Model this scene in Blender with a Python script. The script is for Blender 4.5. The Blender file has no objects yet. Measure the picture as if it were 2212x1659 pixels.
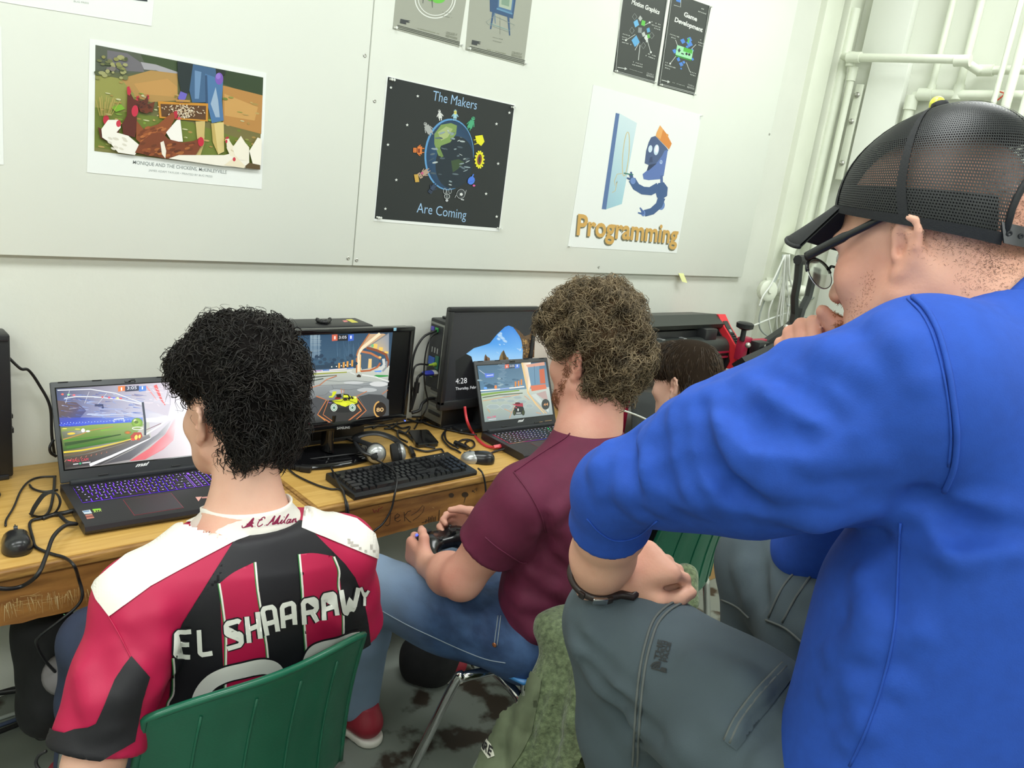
import bpy,bmesh,math,random
import numpy as np
from mathutils import Matrix,Vector
random.seed(7)
RNG=np.random.default_rng(7)
SC=bpy.context.scene
COL=SC.collection
# camera
CAM=np.array([.0,-2.33,1.625])
FPX,YAW,PITCH,ROLL=1721.3,.7668,.2515,.1358
PX0,PY0=1106.0,829.5
def _axes():
 f=np.array([math.sin(YAW)*math.cos(PITCH),math.cos(YAW)*math.cos(PITCH),-math.sin(PITCH)])
 r0=np.array([math.cos(YAW),-math.sin(YAW),.0])
 u0=np.cross(r0,f)
 c,s=math.cos(ROLL),math.sin(ROLL)
 return r0*c+u0*s,-r0*s+u0*c,f
CR,CU,CF=_axes()
cam_data=bpy.data.cameras.new("camera")
cam_data.sensor_fit='HORIZONTAL'
cam_data.sensor_width=36.0
cam_data.lens=FPX/2212.0*36.0
cam_data.clip_start=.02
cam=bpy.data.objects.new("camera",cam_data)
cam.matrix_world=Matrix(((CR[0],CU[0],-CF[0],CAM[0]),(CR[1],CU[1],-CF[1],CAM[1]),(CR[2],CU[2],-CF[2],CAM[2]),(0,0,0,1)))
COL.objects.link(cam)
SC.camera=cam
# world, lights, exposure
world=bpy.data.worlds.new("world")
world.use_nodes=True
world.node_tree.nodes["Background"].inputs[0].default_value=(.93,1.0,.96,1)
world.node_tree.nodes["Background"].inputs[1].default_value=.30
SC.world=world
SC.view_settings.view_transform='Standard'
SC.view_settings.look='None'
SC.view_settings.exposure=.34
SC.view_settings.gamma=1.0
SC.view_settings.use_curve_mapping=False
SC.cycles.max_bounces=7
SC.cycles.diffuse_bounces=4
SC.cycles.glossy_bounces=3
SC.cycles.transmission_bounces=5
SC.cycles.transparent_max_bounces=12
SC.cycles.caustics_reflective=False
SC.cycles.caustics_refractive=False
SC.cycles.sample_clamp_indirect=4.0
LAMPS=[(.6,-1.5),(.3,-4.2),(3.4,-1.35),(2.8,-4.2),(-1.7,-1.6),(-2.0,-4.2)]
for lx,ly in LAMPS:
 ld=bpy.data.lights.new("ceiling_light_glow",'AREA')
 ld.shape='RECTANGLE'
 ld.size,ld.size_y=1.6,.7
 ld.energy=38.0 if ly<-3 else(30.0 if lx>3 else 27.0)
 ld.color=(.955,.99,1.0)
 lo=bpy.data.objects.new("ceiling_light_glow",ld)
 lo.location=(lx,ly,3.34)
 COL.objects.link(lo)
 # pixel -> place helpers (measuring only)
def ray(x,y):
 return CR*((x-PX0)/FPX)-CU*((y-PY0)/FPX)+CF
def at(x,y,d):
 return CAM+ray(x,y)*d
def onX(x,y,X):
 r=ray(x,y)
 return CAM+r*((X-CAM[0])/r[0])
def onY(x,y,Y):
 r=ray(x,y)
 return CAM+r*((Y-CAM[1])/r[1])
def onZ(x,y,Z):
 r=ray(x,y)
 return CAM+r*((Z-CAM[2])/r[2])
def onP(x,y,p0,n):
 r=ray(x,y)
 n=np.asarray(n,float)
 return CAM+r*(np.dot(np.asarray(p0)-CAM,n)/np.dot(r,n))
def unit(v):
 v=np.asarray(v,float)
 return v/max(np.linalg.norm(v),1e-9)
 # materials
def lin(h):
 if isinstance(h,str):
  h=h.lstrip('#')
  c=[int(h[i:i+2],16)/255 for i in(0,2,4)]
 else:
  c=[v/255 for v in h]
 return tuple(v/12.92 if v<=.04045 else((v+.055)/1.055)**2.4 for v in c)
def mat(name,col,rough=.55,metal=.0,spec=.5,var=.0,vscale=6.0,col2=None,bump=.0,bscale=200.0,stretch=None,emit=None,estr=1.0,coat=.0,sheen=.0,sss=.0,trans=.0,detail=3.0,lo=.35,hi=.65):
 m=bpy.data.materials.new(name)
 m.use_nodes=True
 nt=m.node_tree
 b=nt.nodes["Principled BSDF"]
 c=lin(col)
 b.inputs["Base Color"].default_value=(*c,1)
 b.inputs["Roughness"].default_value=rough
 b.inputs["Metallic"].default_value=metal
 b.inputs["Specular IOR Level"].default_value=spec
 b.inputs["Coat Weight"].default_value=coat
 b.inputs["Sheen Weight"].default_value=sheen
 b.inputs["Transmission Weight"].default_value=trans
 if sss:
  b.inputs["Subsurface Weight"].default_value=sss
  b.inputs["Subsurface Radius"].default_value=(.012,.004,.002)
  b.inputs["Subsurface Scale"].default_value=1.0
 if emit is not None:
  b.inputs["Emission Color"].default_value=(*lin(emit),1)
  b.inputs["Emission Strength"].default_value=estr
 tc=nt.nodes.new("ShaderNodeTexCoord")
 src=tc.outputs["Object"]
 if stretch:
  mp=nt.nodes.new("ShaderNodeMapping")
  mp.inputs["Scale"].default_value=stretch
  nt.links.new(src,mp.inputs["Vector"])
  src=mp.outputs["Vector"]
 if var or col2 is not None:
  n=nt.nodes.new("ShaderNodeTexNoise")
  n.inputs["Scale"].default_value=vscale
  n.inputs["Detail"].default_value=detail
  nt.links.new(src,n.inputs["Vector"])
  r=nt.nodes.new("ShaderNodeValToRGB")
  c2=lin(col2)if col2 is not None else tuple(v*(1-var)for v in c)
  c1=c if col2 is not None else tuple(min(1,v*(1+var))for v in c)
  r.color_ramp.elements[0].position=lo
  r.color_ramp.elements[0].color=(*c2,1)
  r.color_ramp.elements[1].position=hi
  r.color_ramp.elements[1].color=(*c1,1)
  nt.links.new(n.outputs["Fac"],r.inputs["Fac"])
  nt.links.new(r.outputs["Color"],b.inputs["Base Color"])
 if bump:
  n2=nt.nodes.new("ShaderNodeTexNoise")
  n2.inputs["Scale"].default_value=bscale
  n2.inputs["Detail"].default_value=3
  nt.links.new(src,n2.inputs["Vector"])
  bp=nt.nodes.new("ShaderNodeBump")
  bp.inputs["Strength"].default_value=bump
  bp.inputs["Distance"].default_value=.004
  nt.links.new(n2.outputs["Fac"],bp.inputs["Height"])
  nt.links.new(bp.outputs["Normal"],b.inputs["Normal"])
 return m
def print_mat(name,emissive=.0,rough=.45):
 m=bpy.data.materials.new(name)
 m.use_nodes=True
 nt=m.node_tree
 b=nt.nodes["Principled BSDF"]
 a=nt.nodes.new("ShaderNodeVertexColor")
 a.layer_name="Col"
 b.inputs["Roughness"].default_value=rough
 if emissive:
  b.inputs["Base Color"].default_value=(.01,.01,.012,1)
  nt.links.new(a.outputs["Color"],b.inputs["Emission Color"])
  b.inputs["Emission Strength"].default_value=emissive
 else:
  nt.links.new(a.outputs["Color"],b.inputs["Base Color"])
 return m
 # object bookkeeping
def tag(o,label=None,cat=None,group=None,kind=None):
 if label:o['label']=label
 if cat:o['category']=cat
 if group:o['group']=group
 if kind:o['kind']=kind
 return o
def empty(name,loc,label,cat,group=None):
 o=bpy.data.objects.new(name,None)
 o.empty_display_size=.05
 COL.objects.link(o)
 o.location=[float(v)for v in loc]
 return tag(o,label,cat,group)
def adopt(o,parent):
 """meshes are in world coordinates; keep them there under a parent that has its own place"""
 o.parent=parent
 o.matrix_parent_inverse=Matrix.LocRotScale(parent.location,parent.rotation_euler,parent.scale).inverted()
 return o
def link(name,me,material=None,parent=None,smooth=False,label=None,kind=None):
 o=bpy.data.objects.new(name,me)
 COL.objects.link(o)
 if material is not None:
  if isinstance(material,(list,tuple)):
   for mm in material:me.materials.append(mm)
  else:
   me.materials.append(material)
 if smooth is True:
  me.shade_smooth()
 elif smooth:
  me.shade_smooth()
  me.set_sharp_from_angle(angle=math.radians(smooth))
 if parent is not None:
  adopt(o,parent)
 if label:o['label']=label
 if kind:o['kind']=kind
 return o
def np_mesh(name,V,Fq):
 """mesh from numpy verts and an (n,k) face array, or a list of faces"""
 me=bpy.data.meshes.new(name)
 V=np.asarray(V,np.float32)
 if isinstance(Fq,np.ndarray):
  n,k=Fq.shape
  me.vertices.add(len(V));me.vertices.foreach_set("co",V.ravel())
  me.loops.add(n*k);me.loops.foreach_set("vertex_index",Fq.astype(np.int32).ravel())
  me.polygons.add(n)
  me.polygons.foreach_set("loop_start",np.arange(0,n*k,k,dtype=np.int32))
  me.update(calc_edges=True)
  me.validate()
 else:
  me.from_pydata([tuple(map(float,v))for v in V],[],[tuple(int(i)for i in f)for f in Fq])
  me.update()
 return me
class MB:
 """collects simple shapes, in world coordinates, into one mesh"""
 def __init__(self):
  self.V=[]
  self.F=[]
  self.n=0
 def add(self,V,F):
  V=np.asarray(V,float)
  self.V.append(V)
  o=self.n
  self.F+=[tuple(i+o for i in f)for f in F]
  self.n+=len(V)
  return self
 def box(self,lo,hi,M=None,bev=.0,seg=2):
  lo,hi=np.minimum(lo,hi).astype(float),np.maximum(lo,hi).astype(float)
  if bev<=0:
   V=np.array([(x,y,z)for x in(lo[0],hi[0])for y in(lo[1],hi[1])for z in(lo[2],hi[2])])
   F=[(0,1,3,2),(4,6,7,5),(0,4,5,1),(2,3,7,6),(0,2,6,4),(1,5,7,3)]
  else:
   bm=bmesh.new()
   bmesh.ops.create_cube(bm,size=1.0)
   for v in bm.verts:
    v.co=Vector([lo[i]+(v.co[i]+.5)*(hi[i]-lo[i])for i in range(3)])
   bev=min(bev,.49*min(hi-lo))
   bmesh.ops.bevel(bm,geom=list(bm.edges),offset=bev,segments=seg,profile=.5,affect='EDGES')
   bm.verts.index_update()
   V=np.array([v.co[:]for v in bm.verts])
   F=[tuple(v.index for v in f.verts)for f in bm.faces]
   bm.free()
  if M is not None:
   V=tr(M,V)
  return self.add(V,F)
 def prism(self,pts,vec,M=None):
  """planar polygon swept along vec"""
  P=np.asarray(pts,float)
  n=len(P)
  V=np.vstack([P,P+np.asarray(vec,float)])
  if M is not None:
   V=tr(M,V)
  F=[tuple(range(n))[::-1],tuple(range(n,2*n))]+[(i,(i+1)%n,n+(i+1)%n,n+i)for i in range(n)]
  return self.add(V,F)
 def tube(self,pts,r,n=8,cap=True,up=None,flat=1.0):
  P=np.asarray(pts,float)
  m=len(P)
  R=np.full(m,r,float)if np.isscalar(r)else np.asarray(r,float)
  T=np.gradient(P,axis=0)
  T/=np.maximum(np.linalg.norm(T,axis=1,keepdims=True),1e-9)
  u=np.array(up if up is not None else((0,0,1)if abs(T[0][2])<.9 else(1,0,0)),float)
  V=[]
  for i in range(m):
   u=u-T[i]*np.dot(u,T[i])
   u=unit(u)
   w=np.cross(T[i],u)
   for k in range(n):
    a=2*math.pi*k/n
    V.append(P[i]+R[i]*(math.cos(a)*w+flat*math.sin(a)*u))
  F=[]
  for i in range(m-1):
   for k in range(n):
    k2=(k+1)%n
    F.append((i*n+k,i*n+k2,(i+1)*n+k2,(i+1)*n+k))
  if cap:
   F.append(tuple(range(n))[::-1])
   F.append(tuple((m-1)*n+k for k in range(n)))
  return self.add(V,F)
 def cyl(self,a,b,r,n=16,r2=None):
  return self.tube([a,b],[r,r if r2 is None else r2],n)
 def lathe(self,prof,c,axis=(0,0,1),n=24):
  ax=unit(axis)
  e1=unit(np.cross(ax,(1,0,0)if abs(ax[0])<.9 else(0,1,0)))
  e2=np.cross(ax,e1)
  V,F=[],[]
  m=len(prof)
  for r,h in prof:
   for k in range(n):
    a=2*math.pi*k/n
    V.append(np.asarray(c)+ax*h+r*(math.cos(a)*e1+math.sin(a)*e2))
  for i in range(m-1):
   for k in range(n):
    k2=(k+1)%n
    F.append((i*n+k,i*n+k2,(i+1)*n+k2,(i+1)*n+k))
  F.append(tuple(range(n))[::-1])
  F.append(tuple((m-1)*n+k for k in range(n)))
  return self.add(V,F)
 def ball(self,c,r,n=12,M=None):
  r=np.ones(3)*r
  V,F=[],[]
  m=n//2
  for i in range(m+1):
   t=math.pi*i/m
   for k in range(n):
    a=2*math.pi*k/n
    V.append((r[0]*math.sin(t)*math.cos(a),r[1]*math.sin(t)*math.sin(a),r[2]*math.cos(t)))
  for i in range(m):
   for k in range(n):
    k2=(k+1)%n
    F.append((i*n+k,(i+1)*n+k,(i+1)*n+k2,i*n+k2))
  V=np.array(V)
  if M is not None:V=V@np.asarray(M)[:3,:3].T
  return self.add(V+np.asarray(c,float),F)
 def build(self,name,material,parent=None,smooth=False,label=None,kind=None,M=None):
  V=np.vstack(self.V)
  if M is not None:V=tr(M,V)
  return link(name,np_mesh(name,V,self.F),material,parent,smooth,label,kind)
def tr(M,V):
 M=np.asarray(M,float)
 return np.asarray(V,float)@M[:3,:3].T+M[:3,3]
def frame(o,x,y,z):
 M=np.eye(4)
 M[:3,0],M[:3,1],M[:3,2],M[:3,3]=x,y,z,o
 return M
def rotz(o,a):
 c,s=math.cos(a),math.sin(a)
 return frame(o,(c,s,0),(-s,c,0),(0,0,1))
def spline(pts,n=8):
 P=np.asarray(pts,float)
 Q=np.vstack([2*P[0]-P[1],P,2*P[-1]-P[-2]])
 out=[]
 for i in range(1,len(Q)-2):
  p0,p1,p2,p3=Q[i-1],Q[i],Q[i+1],Q[i+2]
  for k in range(n):
   t=k/n
   out.append(.5*((2*p1)+(-p0+p2)*t+(2*p0-5*p1+4*p2-p3)*t*t+(-p0+3*p1-3*p2+p3)*t**3))
 out.append(P[-1])
 return np.array(out)
 # flat print: coloured shapes laid on a plane
_tcache={}
def glyphs(s,bold=.0,shear=.0):
 key=(s,bold,shear)
 if key not in _tcache:
  cu=bpy.data.curves.new("lettering",'FONT')
  cu.body=s
  cu.offset=bold
  cu.shear=shear
  cu.resolution_u=3
  ob=bpy.data.objects.new("lettering",cu)
  COL.objects.link(ob)
  bpy.context.view_layer.update()
  dg=bpy.context.evaluated_depsgraph_get()
  me=ob.evaluated_get(dg).to_mesh()
  V=np.array([v.co[:2]for v in me.vertices])if len(me.vertices)else np.zeros((0,2))
  F=[tuple(p.vertices)for p in me.polygons]
  ob.evaluated_get(dg).to_mesh_clear()
  bpy.data.objects.remove(ob)
  bpy.data.curves.remove(cu)
  _tcache[key]=(V,F)
 return _tcache[key]
class Print:
 """shapes given by their pixel outline in the photograph, measured onto the plane (p0, n)"""
 def __init__(self,p0,n,step=.00002,base=.0004,zoom=None):
  self.p0,self.n=np.asarray(p0,float),unit(n)
  self.step,self.off=step,base
  self.V,self.F,self.C=[],[],[]
  self.zoom=zoom
 def q(self,x,y):
  if self.zoom:
   x,y=self.zoom[0]+x*self.zoom[2],self.zoom[1]+y*self.zoom[2]
  return onP(x,y,self.p0,self.n)
 def _add(self,P,F,cols):
  o=len(self.V)
  for p,c in zip(P,cols):
   self.V.append(np.asarray(p)+self.n*self.off)
   self.C.append(c)
  self.F+=[tuple(i+o for i in f)for f in F]
  self.off+=self.step
 def poly(self,col,pts,cols=None):
  P=[self.q(*p)for p in pts]
  c=[lin(k)for k in cols]if cols else[lin(col)]*len(P)
  self._add(P,[tuple(range(len(P)))],c)
  return self
 def quadgrad(self,pts,cols,nu=6,nv=6):
  a,b,c,d=[np.asarray(self.q(*p))for p in pts]
  k=[np.array(lin(x))for x in cols]
  P,C,F=[],[],[]
  for j in range(nv+1):
   for i in range(nu+1):
    u,v=i/nu,j/nv
    P.append(a*(1-u)*(1-v)+b*u*(1-v)+c*u*v+d*(1-u)*v)
    C.append(tuple(k[0]*(1-u)*(1-v)+k[1]*u*(1-v)+k[2]*u*v+k[3]*(1-u)*v))
  for j in range(nv):
   for i in range(nu):
    s=j*(nu+1)+i
    F.append((s,s+1,s+nu+2,s+nu+1))
  self._add(P,F,C)
  return self
 def ell(self,col,cx,cy,rx,ry,rot=0,n=22,edge=None):
  a=math.radians(rot)
  P=[]
  for i in range(n):
   t=2*math.pi*i/n
   x,y=rx*math.cos(t),ry*math.sin(t)
   P.append(self.q(cx+x*math.cos(a)-y*math.sin(a),cy+x*math.sin(a)+y*math.cos(a)))
  if edge is None:
   self._add(P,[tuple(range(n))],[lin(col)]*n)
  else:
   P.append(self.q(cx,cy))
   self._add(P,[(i,(i+1)%n,n)for i in range(n)],[lin(edge)]*n+[lin(col)])
  return self
 def ring(self,col,cx,cy,rx,ry,w,a0=0,a1=360,rot=0,n=28):
  pts=[]
  for i in range(n+1):
   t=math.radians(a0+(a1-a0)*i/n)
   x,y=rx*math.cos(t),ry*math.sin(t)
   a=math.radians(rot)
   pts.append((cx+x*math.cos(a)-y*math.sin(a),cy+x*math.sin(a)+y*math.cos(a)))
  return self.line(col,pts,w)
 def line(self,col,pts,w,w2=None,col2=None):
  p=np.asarray(pts,float)
  T=np.gradient(p,axis=0)
  T/=np.maximum(np.linalg.norm(T,axis=1,keepdims=True),1e-9)
  N=np.stack([-T[:,1],T[:,0]],1)
  W=np.linspace(w,w if w2 is None else w2,len(p))[:,None]/2
  L,R=p+N*W,p-N*W
  P=[self.q(*a)for a in L]+[self.q(*a)for a in R]
  n=len(p)
  if col2:
   ca,cb=np.array(lin(col)),np.array(lin(col2))
   cc=[tuple(ca+(cb-ca)*i/(n-1))for i in range(n)]*2
  else:
   cc=[lin(col)]*(2*n)
  self._add(P,[(i,i+1,n+i+1,n+i)for i in range(n-1)],cc)
  return self
 def text(self,col,s,S,E,H,bold=.0,shear=.0):
  """S, E: pixels of the baseline's ends, H: pixel of the cap height over S"""
  V,F=glyphs(s,bold,shear)
  if not len(V):return self
  S3,E3,H3=self.q(*S),self.q(*E),self.q(*H)
  x0,x1=V[:,0].min(),V[:,0].max()
  P=[S3+(E3-S3)*((v[0]-x0)/(x1-x0))+(H3-S3)*(v[1]/.69)for v in V]
  self._add(P,F,[lin(col)]*len(P))
  return self
 def build(self,name,material,parent,label=None):
  me=np_mesh(name,np.array(self.V),self.F)
  a=me.color_attributes.new("Col",'FLOAT_COLOR','POINT')
  C=np.ones((len(self.V),4),np.float32)
  C[:,:3]=np.array(self.C)
  a.data.foreach_set("color",C.ravel())
  o=link(name,me,material,parent,False,label)
  return o
  # the room
M_wall=mat("wall paint",(226,229,217),rough=.6,var=.012,vscale=2.5,bump=.12,bscale=60)
M_wall2=mat("low wall paint",(222,224,214),rough=.55,var=.02,vscale=3,bump=.16,bscale=45)
M_board=mat("white board paint",(233,236,227),rough=.45,var=.008,vscale=3)
M_trim=mat("trim paint",(224,228,212),rough=.45,var=.02,vscale=8)
M_seam=mat("grey groove",(150,152,140),rough=.8,var=.15,vscale=30)  # mottled grey, darker than the trim paint beside it
M_pipe=mat("painted pipe",(226,231,214),rough=.35,var=.02,vscale=20)
M_screw=mat("screw steel",(190,190,182),rough=.35,metal=.8)
M_clear=mat("clear plastic pin",(225,228,222),rough=.15,spec=.7)
R_FL=mat("worn floor paint",(128,135,127),rough=.42,col2=(62,54,46),vscale=6.5,detail=9,lo=.40,hi=.47,bump=.12,bscale=22)
MB().box((-3,-6.5,-.1),(5.2,.2,0)).build("floor",R_FL,kind='structure')
MB().box((-3,0,0),(4.06,.15,3.5)).build("wall_back",M_wall2,kind='structure')
MB().box((4.42,-6.5,0),(4.55,.2,3.5)).build("wall_right",M_wall,kind='structure')
MB().box((-3.15,-6.5,0),(-3,.2,3.5)).build("wall_left",M_wall,kind='structure')
MB().box((-3.15,-6.65,0),(4.6,-6.5,3.5)).build("wall_front",M_wall,kind='structure')
MB().box((-3.15,-6.65,3.5),(4.6,.2,3.6)).build("ceiling",M_wall,kind='structure')
MB().box((4.06,-.035,0),(4.235,.12,3.5),bev=.006).build("trim_1",M_trim,kind='structure',smooth=40)
MB().box((4.235,-.012,0),(4.27,.12,3.5)).build("trim_2",M_seam,kind='structure')
MB().box((4.27,-.05,0),(4.42,.12,3.5),bev=.005).build("trim_3",M_trim,kind='structure',smooth=40)
Xw=4.42
def w2(x,y,off=.0):
 return onX(x,y,Xw-off)
a,b=w2(1886,0,.06),w2(1976,0,.06)
c=w2(1915,272,.06)
MB().box((Xw-.06,min(a[1],b[1]),w2(1930,120,.06)[2]),(Xw,max(a[1],b[1]),3.5),bev=.004).build("trim_4",M_board,kind='structure',smooth=40)
zt=w2(1880,128,.05)[2]
y0,y1=w2(1845,300,.05)[1],w2(1925,300,.05)[1]
tag(MB().box((Xw-.05,min(y0,y1),1.0),(Xw,max(y0,y1),zt),bev=.004).build("wall_panel",M_board,smooth=40),"tall white painted board fixed to the side wall below the crossing pipe","wall panel")
st=empty("mounting_strap",w2(1840,280,.06),"narrow white metal strap with three bolts on the side wall","bracket")
A,B=w2(1858,182,.062),w2(1812,388,.062)
MB().box((Xw-.066,B[1]-.018,B[2]),(Xw-.05,B[1]+.022,A[2]),bev=.003).build("strap",M_pipe,st,smooth=40)
for p in((1845,205),(1836,262),(1818,352)):
 q=w2(*p,.066)
 MB().lathe([(.014,0),(.014,.008),(.008,.012),(.006,.03),(.0,.032)],(Xw-.066,B[1],q[2]),(-1,0,0),8).build("bolt",M_screw,st,smooth=40)
def pipe(name_label,pts,r,joints=(),off=.1):
 root=empty("pipe",pts[0],name_label,"pipe")
 MB().tube(pts,r,12).build("tube",M_pipe,root,smooth=50)
 for i,ax in joints:
  p=np.asarray(pts[i]);ax=unit(ax)
  MB().lathe([(r*1.0,-.035),(r*1.32,-.035),(r*1.32,.035),(r*1.0,.035)],p,ax,12).build("fitting",M_pipe,root,smooth=50)
 return root
P=[w2(1822,122,.12),w2(1845,124,.16),w2(2060,128,.16),w2(2080,131,.16),w2(2112,152,.09),w2(2130,152,.07),w2(2330,150,.07)]
pipe("white painted pipe running level across the side wall above the cap",P,.021,[(1,(0,1,0)),(3,(0,1,0)),(5,(0,1,0))])
P=[w2(1839,128,.14),w2(1841,160,.12),w2(1660,640+300,.12)]
P[2]=np.array([P[1][0],P[1][1]+.0,.9])
pipe("white painted pipe dropping straight down beside the corner",P,.018,[(0,(0,0,1)),(1,(0,0,1))])
zz=w2(2040,203,.05)[2]
P=[w2(1964,260,.05),w2(1966,222,.05),w2(1978,207,.05),w2(2000,204,.05),w2(2330,208,.05)]
P[0][1]=P[1][1]=w2(1965,235,.05)[1]
P.insert(0,P[0]-np.array([0,0,.9]))
pipe("white elbowed pipe running behind the yellow cap ornament",P,.024,[(2,(0,0,1)),(4,(0,1,0))])
for k,(x,y,xb,yb,lab,r)in enumerate([(2047,0,2012,190,"thin white riser ending in a tee, nearest the boxed column",.016),(2116,0,2072,190,"thicker white riser ending in a tee, second from the boxed column",.019)]):
 q=w2(xb,yb,.05)
 pipe(lab,[np.array([q[0],q[1],3.4]),np.array([q[0],q[1],q[2]-.02])],r,[(1,(0,0,1))])
for k,(x,y,lab,r,o)in enumerate([(2152,200,"slim white conduit in front of the pipes by the right edge, leftmost of three",.013,.2),(2180,200,"wide white conduit in front of the pipes near the right edge, middle of three",.021,.2),(2218,200,"white conduit at the right edge of the picture",.013,.2)]):
 q=w2(x,y,o)
 pipe(lab,[np.array([q[0],q[1],3.4]),np.array([q[0],q[1],.8])],r)
cl=empty("pipe_clamp",w2(2190,285,.2),"grey metal strut clamping the conduits beside the cap","bracket")
a,b=w2(2165,281,.23),w2(2290,281,.23)
MB().box((Xw-.24,b[1],a[2]-.02),(Xw-.215,a[1],a[2]+.02),bev=.003).build("strut",M_screw,cl,smooth=40)
MB().box((Xw-.23,b[1],a[2]-.06),(Xw-.22,a[1],a[2]-.03),bev=.003).build("strut",M_seam,cl,smooth=40)
tag(MB().tube(spline([w2(2160,198,.12),w2(2168,205,.12),w2(2135,232,.12),w2(2108,262,.12),w2(2095,300,.12)],6),.0035,6).build("cable",mat("red cable",(222,86,62),rough=.4),smooth=True),"thin red cable curving between the white pipes","cable")
vb=empty("pipe_valve",onY(1690,640,-.08),"white painted capped pipe tee at the corner above the cutter","valve")
q=onY(1690,622,-.09)
MB().lathe([(.0,-.1),(.045,-.1),(.05,-.09),(.05,.05),(.03,.06),(.03,.12),(.0,.12)],q,(.6,-.6,0),18).build("tee",M_trim,vb,smooth=40)
q=onY(1657,628,-.12)
MB().lathe([(.052,-.02),(.056,-.015),(.056,.015),(.045,.022),(.012,.022),(.012,.03),(0,.03)],q,(-.35,-.9,.1),20).build("cap",M_pipe,vb,smooth=40)
q=onY(1705,618,-.1)
MB().lathe([(.024,-.06),(.03,-.05),(.03,.01),(.018,.015),(.018,.05),(0,.05)],q,(.5,-.8,0),14).build("spigot",M_trim,vb,smooth=40)
co=empty("conduit",onY(1712,545,-.08),"bent white conduit mouth from which white cables hang","conduit")
P=spline([onY(1702,548,-.10),onY(1708,532,-.10),onY(1722,515,-.09),onY(1745,500,-.07)],6)
MB().tube(P,[.038]*len(P),12,flat=.8).build("spout",M_pipe,co,smooth=50)
a=onY(1738,512,-.055)
MB().tube([a,a+np.array([.0,0,1.2])],.03,12).build("tube",M_pipe,co,smooth=50)
M_wire=mat("white cable jacket",(226,229,222),rough=.35)
M_wire2=mat("grey cable jacket",(170,178,172),rough=.4)
wires=[([(1694,550),(1690,590),(1672,640),(1660,680),(1668,728)],"white"),([(1697,550),(1692,600),(1684,650),(1678,700),(1688,745)],"white"),([(1700,550),(1696,600),(1692,660),(1690,715),(1700,748)],"white"),([(1703,550),(1700,610),(1704,650),(1700,700),(1706,740)],"white"),([(1705,550),(1706,600),(1720,640),(1735,655),(1742,664)],"white"),([(1692,550),(1680,595),(1655,640),(1640,690),(1650,720),(1700,745)],"grey"),([(1699,550),(1698,640),(1708,690),(1722,712),(1750,716)],"white"),([(1702,550),(1708,620),(1716,700),(1735,735),(1748,744)],"grey"),([(1696,550),(1690,640),(1686,690),(1695,730),(1712,736)],"white"),([(1695,552),(1668,610),(1648,640),(1640,662)],"white"),([(1612,710),(1660,690),(1720,668),(1790,640)],"white"),([(1745,700),(1770,690),(1790,676)],"grey"),([(1732,700),(1765,702),(1800,680)],"grey"),([(1702,660),(1745,650),(1800,612)],"grey"),([(1735,685),(1770,686),(1812,664)],"grey")]
WL=["hanging furthest left from the conduit mouth","second in the hanging bundle","third in the hanging bundle","fourth in the hanging bundle","swinging out right of the bundle toward the glasses","grey loop bulging left of the bundle beside the valve","falling straight then curling right at the bottom","grey, curling right under the bundle","at the middle of the bundle with a bend at its foot","crossing the round valve cap","stretched straight across the corner behind the bundle","short grey, lowest behind the arm's elbow","grey, sagging from the arm to the nose","grey, slanting up right from the bundle toward the glasses","grey, sagging under the others behind the arm"]
for i,(w,c)in enumerate(wires):
 P=spline([onY(x,y,-.10-.012*(i%5))for x,y in w],6)
 tag(MB().tube(P,.0052,6).build("cable",M_wire if c=="white" else M_wire2,smooth=True),("white data cable " if c=="white" else "data cable, ")+WL[i],"cable","data cables at the corner")
M_lamp=mat("light diffuser",(250,252,240),emit=(250,255,240),estr=1.2)
for(lx,ly),wh in zip(LAMPS,("right desk, near the board wall","striped shirt, behind the onlooker","roll cutter, near the pipes","person in blue, far from the board wall","left desk end, near the board wall","empty left rear of the room")):
 r=empty("ceiling_light",(lx,ly,3.5),"long white ceiling light over the "+wh,"ceiling light","ceiling lights")
 MB().box((lx-.82,ly-.37,3.42),(lx+.82,ly+.37,3.5),bev=.01).build("housing",M_board,r)
 MB().box((lx-.8,ly-.35,3.38),(lx+.8,ly+.35,3.42),bev=.01).build("diffuser",M_lamp,r)
 # white boards screwed to the wall
YB=-.022
xs=1.4205
zb=1.274
def board(x0,x1,lab):
 r=empty("wall_board",((x0+x1)/2,0,zb),lab,"wall board","boards above the desk")
 MB().box((x0,YB,zb),(x1,.0,3.2),bev=.0018).build("panel",M_board,r,smooth=40)
 return r
bl=board(-1.05,xs-.002,"white painted wall board behind the chicken photo print")
br=board(xs+.002,3.805,"white painted wall board carrying the square black and the robot posters")
for b_,pts in((bl,[(788,120),(752,558)]),(br,[(809,218),(770,562),(1293,577),(1662,290)])):
 for x,y in pts:
  q=onY(x,y,YB)
  MB().lathe([(.006,-.001),(.0062,.001),(.004,.0022),(.0012,.0012),(0,.001)],q,(0,-1,0),10).build("screw",M_screw,b_,smooth=40)
q=onY(1473,594,YB)
sn=MB()
V=[]
for i in range(5):
 a,b=onY(1465+1.5*i,590+4.5*i,YB),onY(1476+1.3*i,590.5+5*i,YB)
 V+=[(a[0],YB-.001-.0015*i,a[2]),(b[0],YB-.001-.0022*i,b[2])]
V+=[(v[0],v[1]-.0004,v[2])for v in V]
sn.add(V,[(2*i,2*i+1,2*i+3,2*i+2)for i in range(4)]+[(10+2*i,12+2*i,13+2*i,11+2*i)for i in range(4)]+[(0,10,11,1),(8,9,19,18)]+[(2*i,2*i+2,12+2*i,10+2*i)for i in range(4)]+[(2*i+1,11+2*i,13+2*i,3+2*i)for i in range(4)])
tag(sn.build("sticky_note",mat("yellow note paper",(238,240,170),rough=.7)),"small yellow sticky tab at the lower edge of the wall board","sticky note")
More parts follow.
